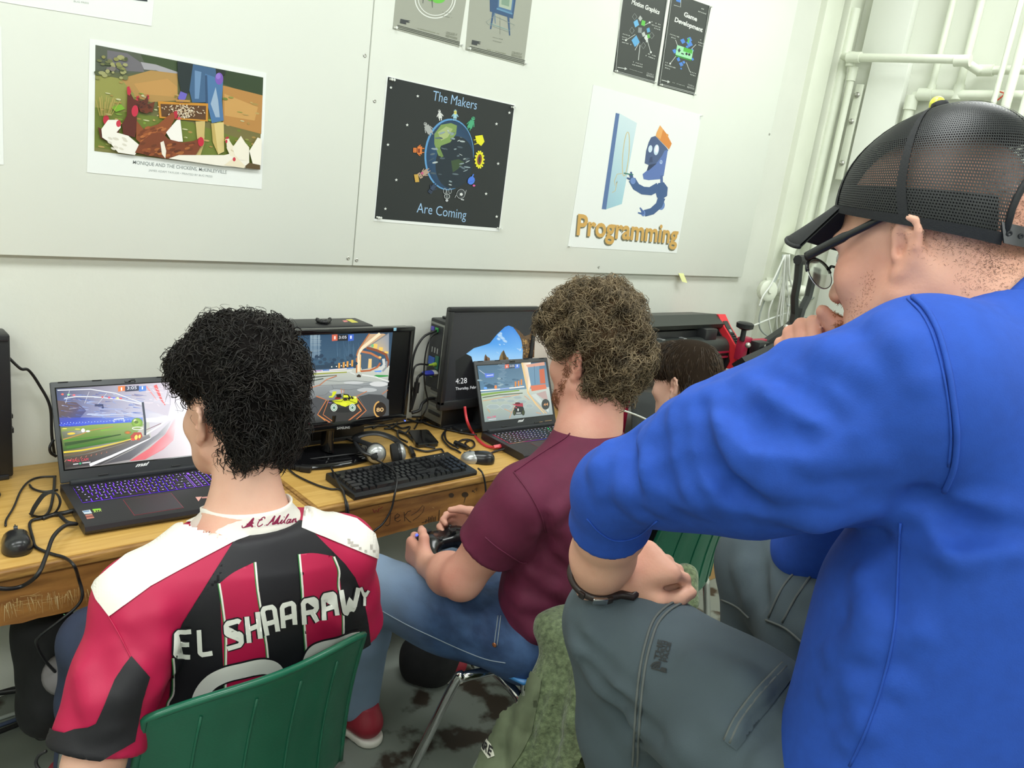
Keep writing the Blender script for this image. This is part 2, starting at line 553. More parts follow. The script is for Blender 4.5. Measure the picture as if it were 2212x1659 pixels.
# posters on the boards
M_print=print_mat("poster ink",rough=.5)
M_gloss=print_mat("glossy poster ink",rough=.28)
M_paper=mat("poster paper",(236,239,236),rough=.5)
M_paperg=mat("grey poster paper",(163,165,152),rough=.45)
M_paperd=mat("dark poster paper",(62,66,64),rough=.42)
Z1=(0,0,800/2212)
Z2=(750,0,800/2212)
Z3=(1412,0,800/2212)
YP=YB-.0012
NY=(0,-1,0)
def poster(label,corners,zoom,material,rim=None):
 pr=Print((0,YP,0),NY,zoom=zoom)
 P=[pr.q(*c)for c in corners]
 r=empty("poster",(np.mean(P,0)[0],YP,min(p[2]for p in P)),label,"poster")
 MB().prism(P,(0,.0008,0)).build("sheet",material,r)
 return r,pr
def pins(r,zoom,pts):
 for x,y in pts:
  q=Print((0,YP,0),NY,zoom=zoom).q(x,y)
  MB().lathe([(.0035,0),(.0035,.002),(.0022,.004),(.0022,.009),(.0042,.0115),(.004,.013),(0,.0135)],q,NY,10).build("push_pin",M_clear,r,smooth=40)
r,p=poster("white bordered photo print of hens around a person in rubber boots",[(535,232),(1592,437),(1563,1130),(520,1030)],Z1,M_paper)
pic=p
pic.quadgrad([(570,268),(1572,463),(1547,1013),(563,902)],['#4d5740','#39482f','#8a7a40','#7d7b45'],4,4)
pic.poly('#545a4c',[(570,268),(960,344),(960,420),(760,440),(570,420)])
pic.poly('#6d6a70',[(640,300),(760,318),(850,380),(860,430),(700,420),(640,360)])
pic.poly('#3c4d2e',[(840,325),(1060,368),(1060,430),(960,400),(860,370)])
pic.poly('#2e4024',[(1330,420),(1572,463),(1568,575),(1440,545),(1330,500)])
pic.poly('#a2a0a6',[(840,370),(930,385),(1060,430),(1060,460),(930,420),(860,415)])
pic.poly('#b08a4e',[(720,470),(900,420),(1060,440),(1060,600),(900,610),(740,560)])
pic.poly('#bf9152',[(800,500),(1000,470),(1060,520),(1060,580),(840,560)])
pic.poly('#b78445',[(1330,510),(1568,570),(1560,800),(1330,740)])
pic.poly('#c99a58',[(1340,560),(1540,640),(1520,720),(1340,690)])
pic.poly('#92924b',[(570,440),(720,470),(800,560),(820,700),(640,720),(566,640)])
pic.poly('#6d7a2e',[(566,640),(1100,720),(1350,800),(1555,870),(1550,1000),(900,930),(565,880)])
rr=random.Random(3)
for i in range(120):
 x,y=rr.uniform(600,1540),rr.uniform(480,900)
 if y<300+.2*x:continue
 pic.ell(rr.choice(['#c9c79a','#8f9448','#a88a4a','#6f7d30','#b79a5c','#7c9a3a']),x,y,rr.uniform(6,22),rr.uniform(3,8),10,n=7)
for i in range(36):
 x,y=rr.uniform(575,760),rr.uniform(340,470)
 pic.ell(rr.choice(['#6f7348','#8b8a50','#4c5535','#a09f6b','#77706b']),x,y,rr.uniform(8,26),rr.uniform(6,16),10,n=8)
pic.poly('#7cae2e',[(660,640),(720,622),(745,650),(690,668)])
pic.poly('#1d2a2c',[(1056,364),(1160,384),(1160,480),(1120,560),(1078,545),(1058,450)])
pic.poly('#3f6187',[(1150,384),(1285,410),(1290,480),(1226,600),(1222,612),(1145,612),(1128,540)])
pic.poly('#4a74a3',[(1222,440),(1330,480),(1322,600),(1333,720),(1262,735),(1240,640)])
pic.poly('#2e4c70',[(1222,450),(1234,450),(1240,640),(1224,612)])
pic.poly('#9ab0c8',[(1255,620),(1285,520),(1300,600),(1310,700),(1285,700)])
pic.poly('#6b8db4',[(1160,420),(1200,430),(1185,590),(1160,590)])
pic.poly('#1c2622',[(1285,410),(1345,422),(1340,445),(1290,470)])
pic.ell('#7a58b5',1306,470,24,36,0);pic.ell('#9273cc',1300,455,14,18,0)
pic.poly('#6d62c0',[(1075,545),(1115,560),(1105,590),(1080,625),(1060,585)])
pic.poly('#c9b272',[(1165,725),(1222,722),(1216,860),(1190,940),(1155,940),(1175,840)])
pic.poly('#d8c382',[(1258,737),(1333,730),(1336,905),(1300,922),(1268,850)])
pic.poly('#bfa760',[(1258,737),(1276,737),(1300,922),(1268,850)])
pic.poly('#c98a2c',[(940,605),(1240,618),(1238,725),(950,705)])
pic.poly('#5b3a1e',[(955,620),(1228,632),(1226,716),(962,696)])
for i in range(150):
 a=rr.uniform(0,180)
 pic.line(rr.choice(['#ddcbb0','#cdb392','#f0e4cf']),[(0,0),(1,1)]if 0 else[(x:=1080+rr.gauss(0,48),y:=664+rr.uniform(-34,34)),(x+10*math.cos(a),y+10*math.sin(a))],5)
pic.line('#b98a46',[(1045,600),(1130,604)],12)
def hen(cx,cy,s,face,body,dark,neck=1.0,up=.0):
 """side view: body, tail, neck, head, comb; face=+1 looks right"""
 f=face
 pic.poly(body,[(cx-f*80*s,cy-55*s),(cx-f*20*s,cy-30*s),(cx+f*40*s,cy-45*s),(cx+f*66*s,cy-(70+60*neck)*s),(cx+f*92*s,cy-(68+58*neck)*s),(cx+f*88*s,cy-20*s),(cx+f*60*s,cy+42*s),(cx,cy+60*s),(cx-f*60*s,cy+30*s)])
 for i in range(14):
  pic.ell(dark if i%2 else body,cx+f*rr.uniform(-55,55)*s,cy+rr.uniform(-25,40)*s,16*s,8*s,-25*f,n=8)
 hx,hy=cx+f*84*s,cy-(76+60*neck)*s
 pic.ell(body,hx,hy,18*s,16*s,0,n=12)
 pic.poly('#b8203a',[(hx-f*12*s,hy-10*s),(hx-f*8*s,hy-34*s),(hx+f*2*s,hy-20*s),(hx+f*10*s,hy-30*s),(hx+f*16*s,hy-6*s)])
 pic.ell('#c22d44',hx+f*8*s,hy+12*s,9*s,15*s,0,n=10)
 pic.poly('#d6a640',[(hx+f*16*s,hy-3*s),(hx+f*30*s,hy+3*s),(hx+f*16*s,hy+7*s)])
hen(640,800,.75,1,'#5a2a18','#3d1a10',.2)
hen(870,640,.62,-1,'#6a3019','#47200f',.1)
hen(835,620,.5,1,'#5c2a1a','#3a1a10',.1)
pic.poly('#5a2318',[(755,565),(775,560),(810,620),(812,760),(800,820),(730,800),(722,740),(752,690)])
pic.poly('#c02640',[(752,520),(766,514),(778,548),(768,572),(754,560)])
pic.ell('#c42b45',800,662,20,34,5)
pic.ell('#b9283c',628,715,18,30,0)
pic.poly('#f0ece4',[(600,770),(640,715),(700,715),(716,760),(690,790),(760,810),(832,870),(800,925),(700,910),(650,850),(605,820)])
pic.ell('#c9354a',702,738,14,20,0)
for i in range(10):pic.ell('#d9d3c6',690+rr.uniform(-50,90),850+rr.uniform(-30,40),16,7,25,n=8)
pic.poly('#8c4a24',[(810,720),(850,770),(940,740),(1020,672),(1052,680),(1000,780),(960,830),(850,870),(806,830)])
pic.poly('#b8233a',[(1030,668),(1050,660),(1055,690),(1040,715)])
for i in range(22):pic.ell(rr.choice(['#a35a2e','#74391a','#b56c39']),rr.uniform(830,980),rr.uniform(760,840),18,8,-20,n=8)
pic.poly('#f2eee8',[(985,790),(1050,715),(1070,715),(1085,845),(1020,845)])
pic.ell('#d04a58',1062,706,10,9,0)
pic.poly('#7a3d20',[(800,910),(830,850),(900,795),(960,790),(1000,830),(1080,850),(1150,840),(1180,825),(1195,870),(1150,945),(980,945)])
for i in range(40):pic.ell(rr.choice(['#8f4b27','#5c2a13','#a5602f','#69351a']),rr.uniform(840,1140),rr.uniform(855,930),18,8,-15,n=8)
pic.ell('#c5243c',1192,845,18,28,0)
pic.poly('#ece4d6',[(950,850),(970,840),(985,900),(980,945),(960,920)])
pic.poly('#efe9dd',[(1000,945),(1060,925),(1330,925),(1480,890),(1480,1000),(1320,990)])
hen(1410,900,.72,-1,'#ece2cc','#d4c6a6',.25)
pic.poly('#efe8d8',[(1430,810),(1455,850),(1480,880),(1470,960),(1400,950),(1380,880)])
pic.poly('#f2ecdf',[(1480,900),(1530,820),(1555,830),(1550,985),(1500,975)])
pic.poly('#e9ddc4',[(1330,985),(1400,930),(1455,990),(1450,1003)])
pic.poly('#5c4a2c',[(1455,990),(1480,970),(1545,985),(1545,1012),(1460,1003)])
pic.ell('#c8394a',1390,950,9,12,0)
for i in range(12):
 pic.line('#b9a05a',[(590+6*i,690),(570+12*i+rr.uniform(-10,10),560+rr.uniform(0,60))],3)
pic.build("picture",M_print,r)
t=Print((0,YP,0),NY,base=.0005,zoom=Z1)
t.text('#858d8b',"MONIQUE AND THE CHICKENS, McKINLEYVILLE",(793,978),(1353,1038),(795,957),bold=.004)
t.text('#aab1af',"JAMES ADAM TAYLOR \u2022 PRINTED BY BUG PRESS",(887,1022),(1268,1060),(888,1010))
t.build("lettering",M_print,r)
r,p=poster("white bordered print cut off by the top edge, dark picture above a pale caption",[(-40,-160),(920,0),(905,156),(120,30),(-40,2)],Z1,M_paper)
p.poly('#2b3238',[(-40,-130),(880,-20),(880,10),(800,0),(-40,-110)])
p.build("picture",M_print,r)
t=Print((0,YP,0),NY,base=.0005,zoom=Z1)
t.text('#b2b8b0',"BUG PRESS",(440,12),(530,24),(441,2));t.build("lettering",M_print,r)
r,p=poster("white print mostly outside the left edge, only its pale right margin showing",[(-600,40),(8,160),(22,985),(-600,930)],Z1,M_paper)
p.poly('#d5e4cf',[(-600,100),(-60,210),(-60,860),(-600,830)]);p.build("picture",M_print,r)
r,p=poster("square black space poster of robots standing around the earth",[(235,452),(1004,624),(909,1384),(158,1320)],Z2,M_paper)
p.poly('#25292b',[(243,459),(998,630),(907,1363),(164,1305)])
p.text('#9cc0e4',"The Makers",(508,598),(771,655),(516,540),bold=-.004)
p.text('#9cc0e4',"Are Coming",(414,1268),(708,1310),(420,1210),bold=-.004)
p.ell('#5f9bd0',608,922,147,214,4,n=40)
p.ell('#31577c',612,924,140,206,4,n=40,edge='#1f3d5c')
p.ell('#1d2a36',640,970,112,158,10,n=30)
p.poly('#7f9a58',[(520,800),(560,745),(620,735),(655,750),(650,800),(615,850),(560,870),(545,905),(565,935),(545,930),(520,860)])
p.poly('#a9b87e',[(540,790),(590,755),(630,770),(600,820),(560,840)])
p.poly('#6e8a4c',[(530,880),(552,880),(575,935),(560,940)])
p.poly('#3a4f34',[(620,960),(665,950),(700,970),(660,1010),(630,1030)])
for i in range(40):
 a,q=rr.uniform(0,6.28),rr.uniform(.1,.9)**.5
 p.ell(rr.choice(['#8fa0a8','#62727c','#b9c3c4','#4c5a64']),608+125*q*math.cos(a),940+180*q*math.sin(a),rr.uniform(6,22),rr.uniform(2,6),rr.uniform(-30,30),n=8)
def bot(cx,cy,rot,col,body,head,kind=0):
 """small standing robot: legs, body, head, eyes; rot turns it about the globe"""
 a=math.radians(rot)
 R=lambda x,y:(cx+x*math.cos(a)-y*math.sin(a),cy+x*math.sin(a)+y*math.cos(a))
 bw,bh=body;hw,hh=head
 for sx in(-.5,.5):
  p.line(col,[R(sx*bw,0),R(sx*bw,14)],5)
 p.poly(col,[R(-bw,0),R(bw,0),R(bw*.9,-2*bh),R(-bw*.9,-2*bh)])
 p.line(col,[R(-bw-8,-bh*.6),R(-bw,-bh*1.5)],5)
 p.line(col,[R(bw+8,-bh*.6),R(bw,-bh*1.5)],5)
 if kind==1:
  p.ell(col,*R(0,-2*bh-hh),hw,hh,rot,n=14)
 else:
  p.poly(col,[R(-hw,-2*bh-4),R(hw,-2*bh-4),R(hw,-2*bh-4-2*hh),R(-hw,-2*bh-4-2*hh)])
 for sx in(-.4,.4):
  p.ell('#1b2022',*R(sx*hw,-2*bh-4-hh),2.5,3.5,0,n=8)
bot(555,706,-8,'#d9dad8',(11,16),(8,10),1)
bot(642,706,3,'#9fcadb',(11,15),(9,11),1)
p.ell('#e0d46a',644,672,8,12);p.ell('#39403f',642,672,2,3)
bot(728,764,22,'#4aa77c',(15,24),(11,12),1)
bot(496,795,-30,'#a9abaa',(17,26),(10,11),1)
p.poly('#e8e22c',[(762,812),(806,806),(818,846),(798,872),(770,850)]);p.line('#e8e22c',[(754,836),(780,832)],4);p.line('#e8e22c',[(757,862),(784,854)],4)
p.ell('#e6de28',788,953,24,46,5,n=24);p.ell('#2c3438',788,953,14,32,5,n=20);p.ring('#b34a3a',788,953,10,24,4)
for k in range(14):
 t_=k/14*6.28
 p.ell('#efe83a',788+26*math.cos(t_),953+49*math.sin(t_),5,6,n=8)
bot(444,898,-88,'#e07f3c',(24,14),(14,10));p.poly('#7a2d1a',[(420,888),(432,888),(432,912),(420,912)])
bot(478,1020,-122,'#b49a86',(15,20),(18,9));p.ell('#c75a86',445,1034,8,8)
p.poly('#c9a24c',[(396,1042),(420,1040),(428,1086),(404,1088)])
bot(520,1106,-145,'#33415a',(13,17),(12,9))
p.ell('#4d7de0',738,1078,20,25,25);p.line('#4d7de0',[(742,1060),(752,1040)],7);p.ell('#d65a9c',754,1108,8,6);p.line('#3f6fd6',[(716,1092),(760,1076)],5)
for x0 in(575,606):
 p.ring('#aab0b2',x0+5,1140,8,16,3)
p.poly('#3a4042',[(574,1160),(612,1160),(606,1186),(580,1186)]);p.ring('#c3c7c8',593,1172,16,14,3);p.ell('#c9cdd0',592,1196,8,8);p.line('#aab0b2',[(592,1130),(592,1206)],3)
p.poly('#3a3f42',[(655,1135),(698,1130),(690,1188),(662,1185)]);p.ring('#b8bcbe',676,1158,24,28,2.5,rot=10);p.ell('#e2e4e4',678,1160,10,10,n=5);p.line('#c8ccd0',[(676,1190),(694,1194)],6)
p.line('#b9bdc0',[(648,1165),(640,1180)],3);p.line('#b9bdc0',[(700,1160),(708,1135)],3)
for sx,sy in((258,523),(418,574),(355,746),(240,864),(290,1074),(225,1246),(888,740),(898,977),(826,1157),(889,1293),(965,673)):
 st_=[]
 for k in range(10):
  rr_=10 if k%2==0 else 4.2
  st_.append((sx+rr_*math.sin(k*math.pi/5),sy-rr_*math.cos(k*math.pi/5)))
 p.poly('#e6eae6',st_)
p.build("artwork",M_gloss,r)
pins(r,Z2,[(256,474),(270,477),(982,641),(995,640),(178,1297),(191,1299),(898,1362),(911,1363)])
r,p=poster("white poster of a blue cartoon robot in an orange beret painting a canvas",[(1470,506),(2117,686),(1968,1512),(1318,1474)],Z2,M_paper)
p.quadgrad([(1624,676),(1730,735),(1640,1218),(1546,1250)],['#cfe2e6','#cfe0e6','#a6cfdb','#9ec3d4'],3,5)
p.poly('#5b76a6',[(1604,674),(1626,680),(1546,1251),(1520,1249)])
p.ring('#cdbf92',1664,920,18,132,5,rot=5)
p.line('#cdbf92',[(1640,1036),(1612,1040),(1596,1080),(1600,1110),(1612,1085),(1600,1140),(1582,1150)],4)
p.poly('#4d5e84',[(1800,850),(1815,820),(1840,812),(1905,880),(1918,898),(1890,930),(1880,1010),(1810,990),(1776,975),(1785,900)])
p.poly('#5f78b4',[(1895,900),(1915,895),(1890,1050),(1868,1070),(1800,1076),(1770,1070),(1764,1040),(1800,1010),(1850,970),(1880,930)])
p.poly('#32405f',[(1800,985),(1850,975),(1800,1018),(1788,1020)])
p.poly('#3c4a6e',[(1808,940),(1822,935),(1824,968),(1800,972)])
p.ell('#cfe0ee',1810,889,12,22,8);p.ell('#cfe0ee',1846,895,15,32,8);p.ell('#f2f6f6',1848,890,9,22,8)
p.ell('#a8bde0',1874,968,9,12,5);p.line('#54699a',[(1868,966),(1880,968)],3)
p.poly('#d98a44',[(1868,748),(1908,800),(1938,858),(1922,893),(1842,812),(1848,790)])
p.poly('#e8a862',[(1868,748),(1886,772),(1870,832),(1842,812),(1848,790)])
p.ell('#e0964c',1911,808,7,8)
p.poly('#51689c',[(1870,1050),(1884,1045),(1886,1100),(1870,1100)])
p.line('#44608e',[(1700,1072),(1725,1115),(1765,1138),(1810,1142),(1860,1115)],44,52)
p.poly('#44608e',[(1856,1094),(1890,1088),(1914,1120),(1910,1170),(1880,1190),(1850,1180),(1840,1140)])
p.ell('#6f8cc4',1874,1224,22,30,0);p.ell('#9db4dc',1866,1218,8,12)
p.line('#44608e',[(1878,1180),(1862,1225),(1820,1262),(1775,1274)],44,40)
p.ell('#6f8cc4',1768,1274,12,18,0)
for q_ in([(1768,1268),(1748,1240)],[(1765,1278),(1736,1270)],[(1770,1272),(1754,1252)],[(1770,1280),(1758,1262)]):
 p.line('#4c6aa4',q_,12,8)
for q_ in([(1704,1076),(1686,1040)],[(1704,1076),(1670,1062)],[(1704,1076),(1694,1026)]):
 p.line('#3f5888',q_,18,9)
p.ell('#6f8cc4',1706,1080,16,20,0)
p.line('#39796c',[(1652,1034),(1708,1044)],7)
p.text('#6d6c58',"Programming",(1362,1408),(1964,1462),(1372,1288),bold=.028)
p.text('#d3a75c',"Programming",(1369,1400),(1970,1454),(1379,1280),bold=.026)
p.build("artwork",M_print,r)
pins(r,Z2,[(2112,692),(1322,1470)])
def tiny(p,col,S,E,h=5.0):
 """print too small to read: a row of short dashes"""
 S,E=np.array(S,float),np.array(E,float)
 n=max(2,int(np.linalg.norm(E-S)/8))
 for k in range(n):
  a,b=(k+rr.uniform(0,.2))/n,(k+rr.uniform(.55,.95))/n
  if rr.random()<.9:
   p.line(col,[S+(E-S)*a,S+(E-S)*b],h*rr.uniform(.7,1.1))
def rules(p,col,pts,w=3.0):
 for a,b in pts:p.line(col,[a,b],w)
r,p=poster("grey poster with a green figure in white rings, cut off by the top edge",[(295,-60),(720,-60),(668,282),(272,172)],Z2,M_paperg)
p.ell('#6cc24a',545,-6,40,26);p.ell('#5fb041',500,-15,26,22);p.line('#464c48',[(505,-20),(509,46)],7,3);p.line('#464c48',[(455,-20),(452,20)],6,3)
p.ring('#e6e8e2',525,-10,120,118,7,5,175);p.ring('#e6e8e2',527,-12,104,104,5,5,175)
tiny(p,'#8a8d80',(567,72),(622,84));tiny(p,'#8a8d80',(563,94),(628,106))
p.poly('#3c4042',[(318,112),(345,118),(378,124),(350,134),(352,146),(314,138)]);p.line('#3c4042',[(316,126),(372,134)],5)
tiny(p,'#90937f',(418,168),(550,202))
p.text('#8b8e7e',"COLLEGE of",(590,202),(655,214),(592,188),bold=.01);p.text('#8b8e7e',"REDWOODS",(588,218),(655,236),(590,206),bold=.02)
rules(p,'#4c504a',[((298,150),(672,252)),((296,158),(671,260)),((294,167),(670,269))],3.2)
p.build("artwork",M_print,r);pins(r,Z2,[(284,166),(680,270)])
r,p=poster("grey poster with a blue old television on legs, cut off by the top edge",[(738,-60),(1112,-60),(1055,392),(706,298)],Z2,M_paperg)
p.poly('#31527a',[(850,-60),(1015,-60),(990,112),(852,68)]);p.poly('#4a7099',[(905,-60),(1002,-60),(984,76),(898,48)])
p.poly('#a9b7a4',[(910,-60),(992,-60),(978,62),(906,40)]);p.poly('#7f9a86',[(925,-60),(975,-60),(966,40),(920,26)])
p.poly('#5f8fb0',[(893,46),(987,78),(985,88),(892,56)])
p.line('#39587d',[(872,74),(856,174)],13,8);p.line('#39587d',[(962,100),(970,212)],13,7);p.line('#5f7d99',[(880,78),(884,140)],6,4)
p.line('#8a9690',[(830,130),(880,95),(1000,150),(960,190),(840,145),(830,130)],2.5);p.line('#78a6a8',[(850,140),(965,180)],3);p.line('#777c70',[(912,100),(912,205)],2)
tiny(p,'#8a8d80',(868,222),(930,236));tiny(p,'#8a8d80',(868,242),(932,256))
p.poly('#3c4042',[(745,238),(772,244),(800,250),(775,260),(776,272),(742,264)]);p.line('#3c4042',[(743,252),(794,262)],5)
tiny(p,'#90937f',(834,294),(948,322))
p.text('#8b8e7e',"COLLEGE of",(982,318),(1042,330),(984,305),bold=.01);p.text('#8b8e7e',"REDWOODS",(980,334),(1042,348),(982,322),bold=.02)
rules(p,'#4c504a',[((730,276),(1062,362)),((728,285),(1061,371)),((727,293),(1060,380))],3.2)
p.build("artwork",M_print,r);pins(r,Z2,[(722,290),(1060,382)])
for which in(0,1):
 if which==0:
  r,p=poster("narrow dark poster titled Motion Graphics, left of its twin",[(1660,-80),(1916,-10),(1835,500),(1590,428)],Z2,M_paperd)
  p.text('#e6e8e4',"Motion Graphics",(1697,22),(1862,86),(1704,-4),bold=.03,shear=.0)
  for c,x,y,s_,a in(('#6fb4e0',1726,140,26,20),('#63c24e',1768,138,22,60),('#b9bdb9',1750,110,18,0),('#5ea3cf',1798,180,18,30),('#62a8d8',1722,246,36,10),('#d8dcd8',1786,226,20,0),('#5cae46',1800,216,16,40),('#3d4446',1752,190,36,0),('#8a9090',1748,180,22,50),('#bfc4c0',1770,205,18,20),('#2e3335',1765,240,24,15),('#cfd4d0',1790,244,12,40)):
   A=math.radians(a)
   p.poly(c,[(x+s_*math.sin(A+k*math.pi/2)*.7,y-s_*math.cos(A+k*math.pi/2))for k in range(4)])
  for c,x,y in((0,1716,100),(0,1818,212),(0,1700,182),(0,1768,272)):
   p.ring('#8d9492',x,y,14,20,3,n=4)
  rules(p,'#cfd3cf',[((1664,240),(1720,206)),((1806,134),(1776,150)),((1812,312),(1794,250)),((1718,300),(1740,258))],3)
  for x,y in((1664,240),(1806,134),(1813,312)):p.ell('#e4e8e4',x,y,6,6,n=10)
  p.line('#c9cdc9',[(1748,270),(1738,360)],4)
  L=[(0,1815,132,1872,152),(0,1816,150,1870,168),(0,1832,170,1868,182),(0,1644,205,1688,218),(0,1640,222,1672,232),(0,1640,236,1658,242),(0,1638,254,1698,270),(0,1778,318,1842,340),(0,1780,334,1838,356),(0,1704,372,1764,390),(0,1700,388,1762,404)]
  fa=[((1612,402),(1668,412))];web=((1684,412),(1762,436));cw=((1786,440),(1828,452),(1784,454),(1828,466))
  ru=[((1604,424),(1836,488)),((1603,431),(1835,495)),((1644,-60),(1602,418)),((1908,0),(1842,480))]
 else:
  r,p=poster("narrow dark poster titled Game Development with a green handheld console",[(1938,-45),(2174,38),(2073,571),(1853,510)],Z2,M_paperd)
  p.text('#e6e8e4',"Game",(2010,96),(2088,128),(2014,70),bold=.03)
  p.text('#e6e8e4',"Development",(1954,128),(2120,192),(1960,102),bold=.03)
  for x,y,s_ in((2004,246,16),(2044,236,16),(2044,262,20),(2060,300,10),(1955,306,14),(1978,356,12),(1994,384,14),(2010,372,9),(2062,354,9),(1980,340,8),(1994,410,6),(2030,280,9)):
   p.poly('#4f86d6',[(x-s_,y-s_*.5),(x+s_*.3,y-s_),(x+s_,y+s_*.4),(x-s_*.2,y+s_)])
  p.poly('#56b04a',[(2036,226),(2046,230),(2040,262),(2030,250)])
  p.poly('#3d8f3c',[(1962,322),(2054,352),(2054,364),(1960,336)])
  p.poly('#9fdcae',[(1970,268),(2066,300),(2056,356),(1960,326)])
  p.poly('#4fae3f',[(2010,282),(2062,298),(2058,322),(2006,306)])
  p.line('#2b3434',[(1974,298),(1990,304)],8);p.line('#2b3434',[(1984,290),(1980,312)],8)
  p.line('#2b3434',[(1994,318),(2010,324)],7);p.ell('#2b3434',2026,322,7,8);p.ell('#2b3434',2042,326,7,8)
  rules(p,'#cfd3cf',[((1960,238),(1972,272)),((2082,266),(2056,292)),((1928,380),(1962,336)),((2046,428),(2024,372))],3)
  p.ell('#e4e8e4',1928,380,5,6,n=10)
  L=[(0,1926,206,1984,226),(0,1924,222,1962,234),(0,2106,240,2124,246),("2D and 3D",2094,254,2130,266),(0,2096,270,2122,280),(0,1898,374,1916,380),(0,1896,390,1962,410),(0,1896,406,1936,420),(0,2046,432,2084,444),(0,2046,446,2080,458),(0,2112,54,2132,60),(0,2094,70,2144,88)]
  p.poly('#4f86d6',[(1960,-30),(1994,-20),(1990,16),(1964,8)]);p.line('#c9cdc9',[(1950,30),(1990,42),(1992,-10)],3)
  fa=[((1876,478),(1924,490))];web=((1940,492),(2014,514));cw=((2032,508),(2068,520),(2028,524),(2070,536))
  ru=[((1866,500),(2074,556)),((1865,507),(2073,563)),((1936,-10),(1866,494)),((2162,40),(2080,548))]
 for s_,x0_,y0_,x1_,y1_ in L:
  tiny(p,'#b9bdb8',(x0_,y0_-3),(x1_,y1_-3),6)
 for a,b in fa:
  p.line('#d0d4d0',[a,b],4);p.poly('#d0d4d0',[(b[0]-12,b[1]-11),(b[0]+2,b[1]),(b[0]-14,b[1]+7)])
 tiny(p,'#9a9e99',*web,4)
 p.text('#b5b9b4',"COLLEGE of",cw[0],cw[1],(cw[0][0]+1,cw[0][1]-8),bold=.01);p.text('#b5b9b4',"REDWOODS",cw[2],cw[3],(cw[2][0]+1,cw[2][1]-10),bold=.02)
 rules(p,'#b9bdb8',ru,2.6)
 p.build("artwork",M_print,r)
 pins(r,Z2,[(1600,424),(1836,494)]if which==0 else[(1868,506),(2072,566),(2166,42)])
 # desks
ZD=.70
M_top=mat("varnished desk wood",(212,172,98),rough=.38,col2=(190,147,74),vscale=3.5,stretch=(1.2,26,26),detail=5,lo=.3,hi=.72,bump=.04,bscale=8)
M_edge=mat("worn desk edge",(178,136,72),rough=.5,col2=(132,92,44),vscale=9,stretch=(1.5,12,12),detail=5)
M_apron=mat("scratched apron wood",(176,124,62),rough=.5,col2=(122,78,38),vscale=4.0,stretch=(1.6,14,9),detail=7,lo=.3,hi=.7,bump=.08,bscale=12)
M_leg=mat("brown desk leg",(120,82,44),rough=.5,var=.12,vscale=8,stretch=(9,9,1))
def desk(x0,x1,lab):
 r=empty("desk",((x0+x1)/2,-.29,0),lab,"desk")
 MB().box((x0+.012,-.566,ZD-.022),(x1-.012,-.002,ZD),bev=.0015).build("tabletop",M_top,r,smooth=40)
 MB().box((x0,-.58,ZD-.024),(x1,-.566,ZD-.0006),bev=.005,seg=3).build("edge_strip",M_edge,r,smooth=50)
 MB().box((x0,-.566,ZD-.024),(x0+.012,-.002,ZD-.0006),bev=.003).build("edge_strip",M_edge,r,smooth=50)
 MB().box((x1-.012,-.566,ZD-.024),(x1,-.002,ZD-.0006),bev=.003).build("edge_strip",M_edge,r,smooth=50)
 n=60
 V,F=[],[]
 rd=random.Random(int(x0*100)+5)
 lowz=[.563+.004*math.sin(i*.45)+rd.uniform(-.0025,.0025)for i in range(n+1)]
 for i in range(n+1):
  x=x0+.01+(x1-x0-.02)*i/n
  V+=[(x,-.562,lowz[i]),(x,-.562,ZD-.022),(x,-.54,ZD-.022),(x,-.54,lowz[i])]
 for i in range(n):
  a,b=4*i,4*i+4
  F+=[(a+k,b+k,b+(k+1)%4,a+(k+1)%4)for k in range(4)]
 F+=[(0,1,2,3),(4*n+3,4*n+2,4*n+1,4*n)]
 MB().add(V,F).build("apron",M_apron,r)
 for lx in(x0+.03,x1-.09):
  for ly in(-.535,-.08):
   MB().box((lx,ly,0),(lx+.06,ly+.06,ZD-.022),bev=.004).build("leg",M_leg,r,smooth=40)
 return r
D1=desk(-.75,1.0225,"left wooden desk under the purple lit laptop, scratched front apron")
D2=desk(1.0265,2.46,"right wooden desk under the keyboard, with scribbled front apron")
pa=Print((0,-.5625,0),NY,base=.0003,zoom=(700,1059,800/2212))
pa.line('#5d3b2a',[(370,150),(392,140),(408,138)],3);pa.line('#32261a',[(398,140),(392,200),(378,212),(362,206)],3.5)
pa.line('#32261a',[(420,172),(445,160),(452,148),(438,140),(424,152),(424,180),(440,188),(458,176)],3.5)
pa.line('#32261a',[(478,130),(482,185)],3.5);pa.line('#32261a',[(482,150),(500,128),(520,122)],3.5);pa.line('#32261a',[(484,160),(508,184),(520,190)],3.5)
pa.line('#4a3826',[(520,150),(556,128),(590,90),(598,100),(590,130),(560,160),(530,180)],3)
pa.line('#8a1f34',[(290,112),(302,134),(310,118),(322,130),(326,110)],4);pa.line('#8a1f34',[(324,112),(338,108),(350,98)],3)
for x,h in((606,22),(622,34),(632,30),(642,36),(652,28),(662,30),(684,66)):
 pa.line('#2e2117',[(x,195-(x-606)*.16),(x+4,195-(x-606)*.16-h)],4)
pa.line('#2e2117',[(582,194),(612,184),(630,176)],3)
pa.ell('#4a3828',760,30,16,14,n=12);pa.ell('#43301f',842,26,20,16,n=12);pa.line('#4f3b29',[(845,36),(835,78)],6,2)
pa.line('#2a2a2c',[(882,10),(896,0)],3);pa.line('#2a2a2c',[(884,0),(900,14)],3);pa.line('#2a2a2c',[(900,-4),(912,-16),(910,4)],3)
for i in range(26):
 x,y=rr.uniform(300,900),rr.uniform(60,190)
 if y>255-x*.22:continue
 pa.line(rr.choice(['#9a733f','#6d4a28','#c09a5e','#5a3f26']),[(x,y),(x+rr.uniform(-30,30),y+rr.uniform(-9,9))],rr.uniform(1.2,3.5),.6)
pa.build("scribble",print_mat("marker ink",rough=.6),D2)
ps=Print((0,-.5625,0),NY,base=.0003,zoom=(0,1059,800/2212))
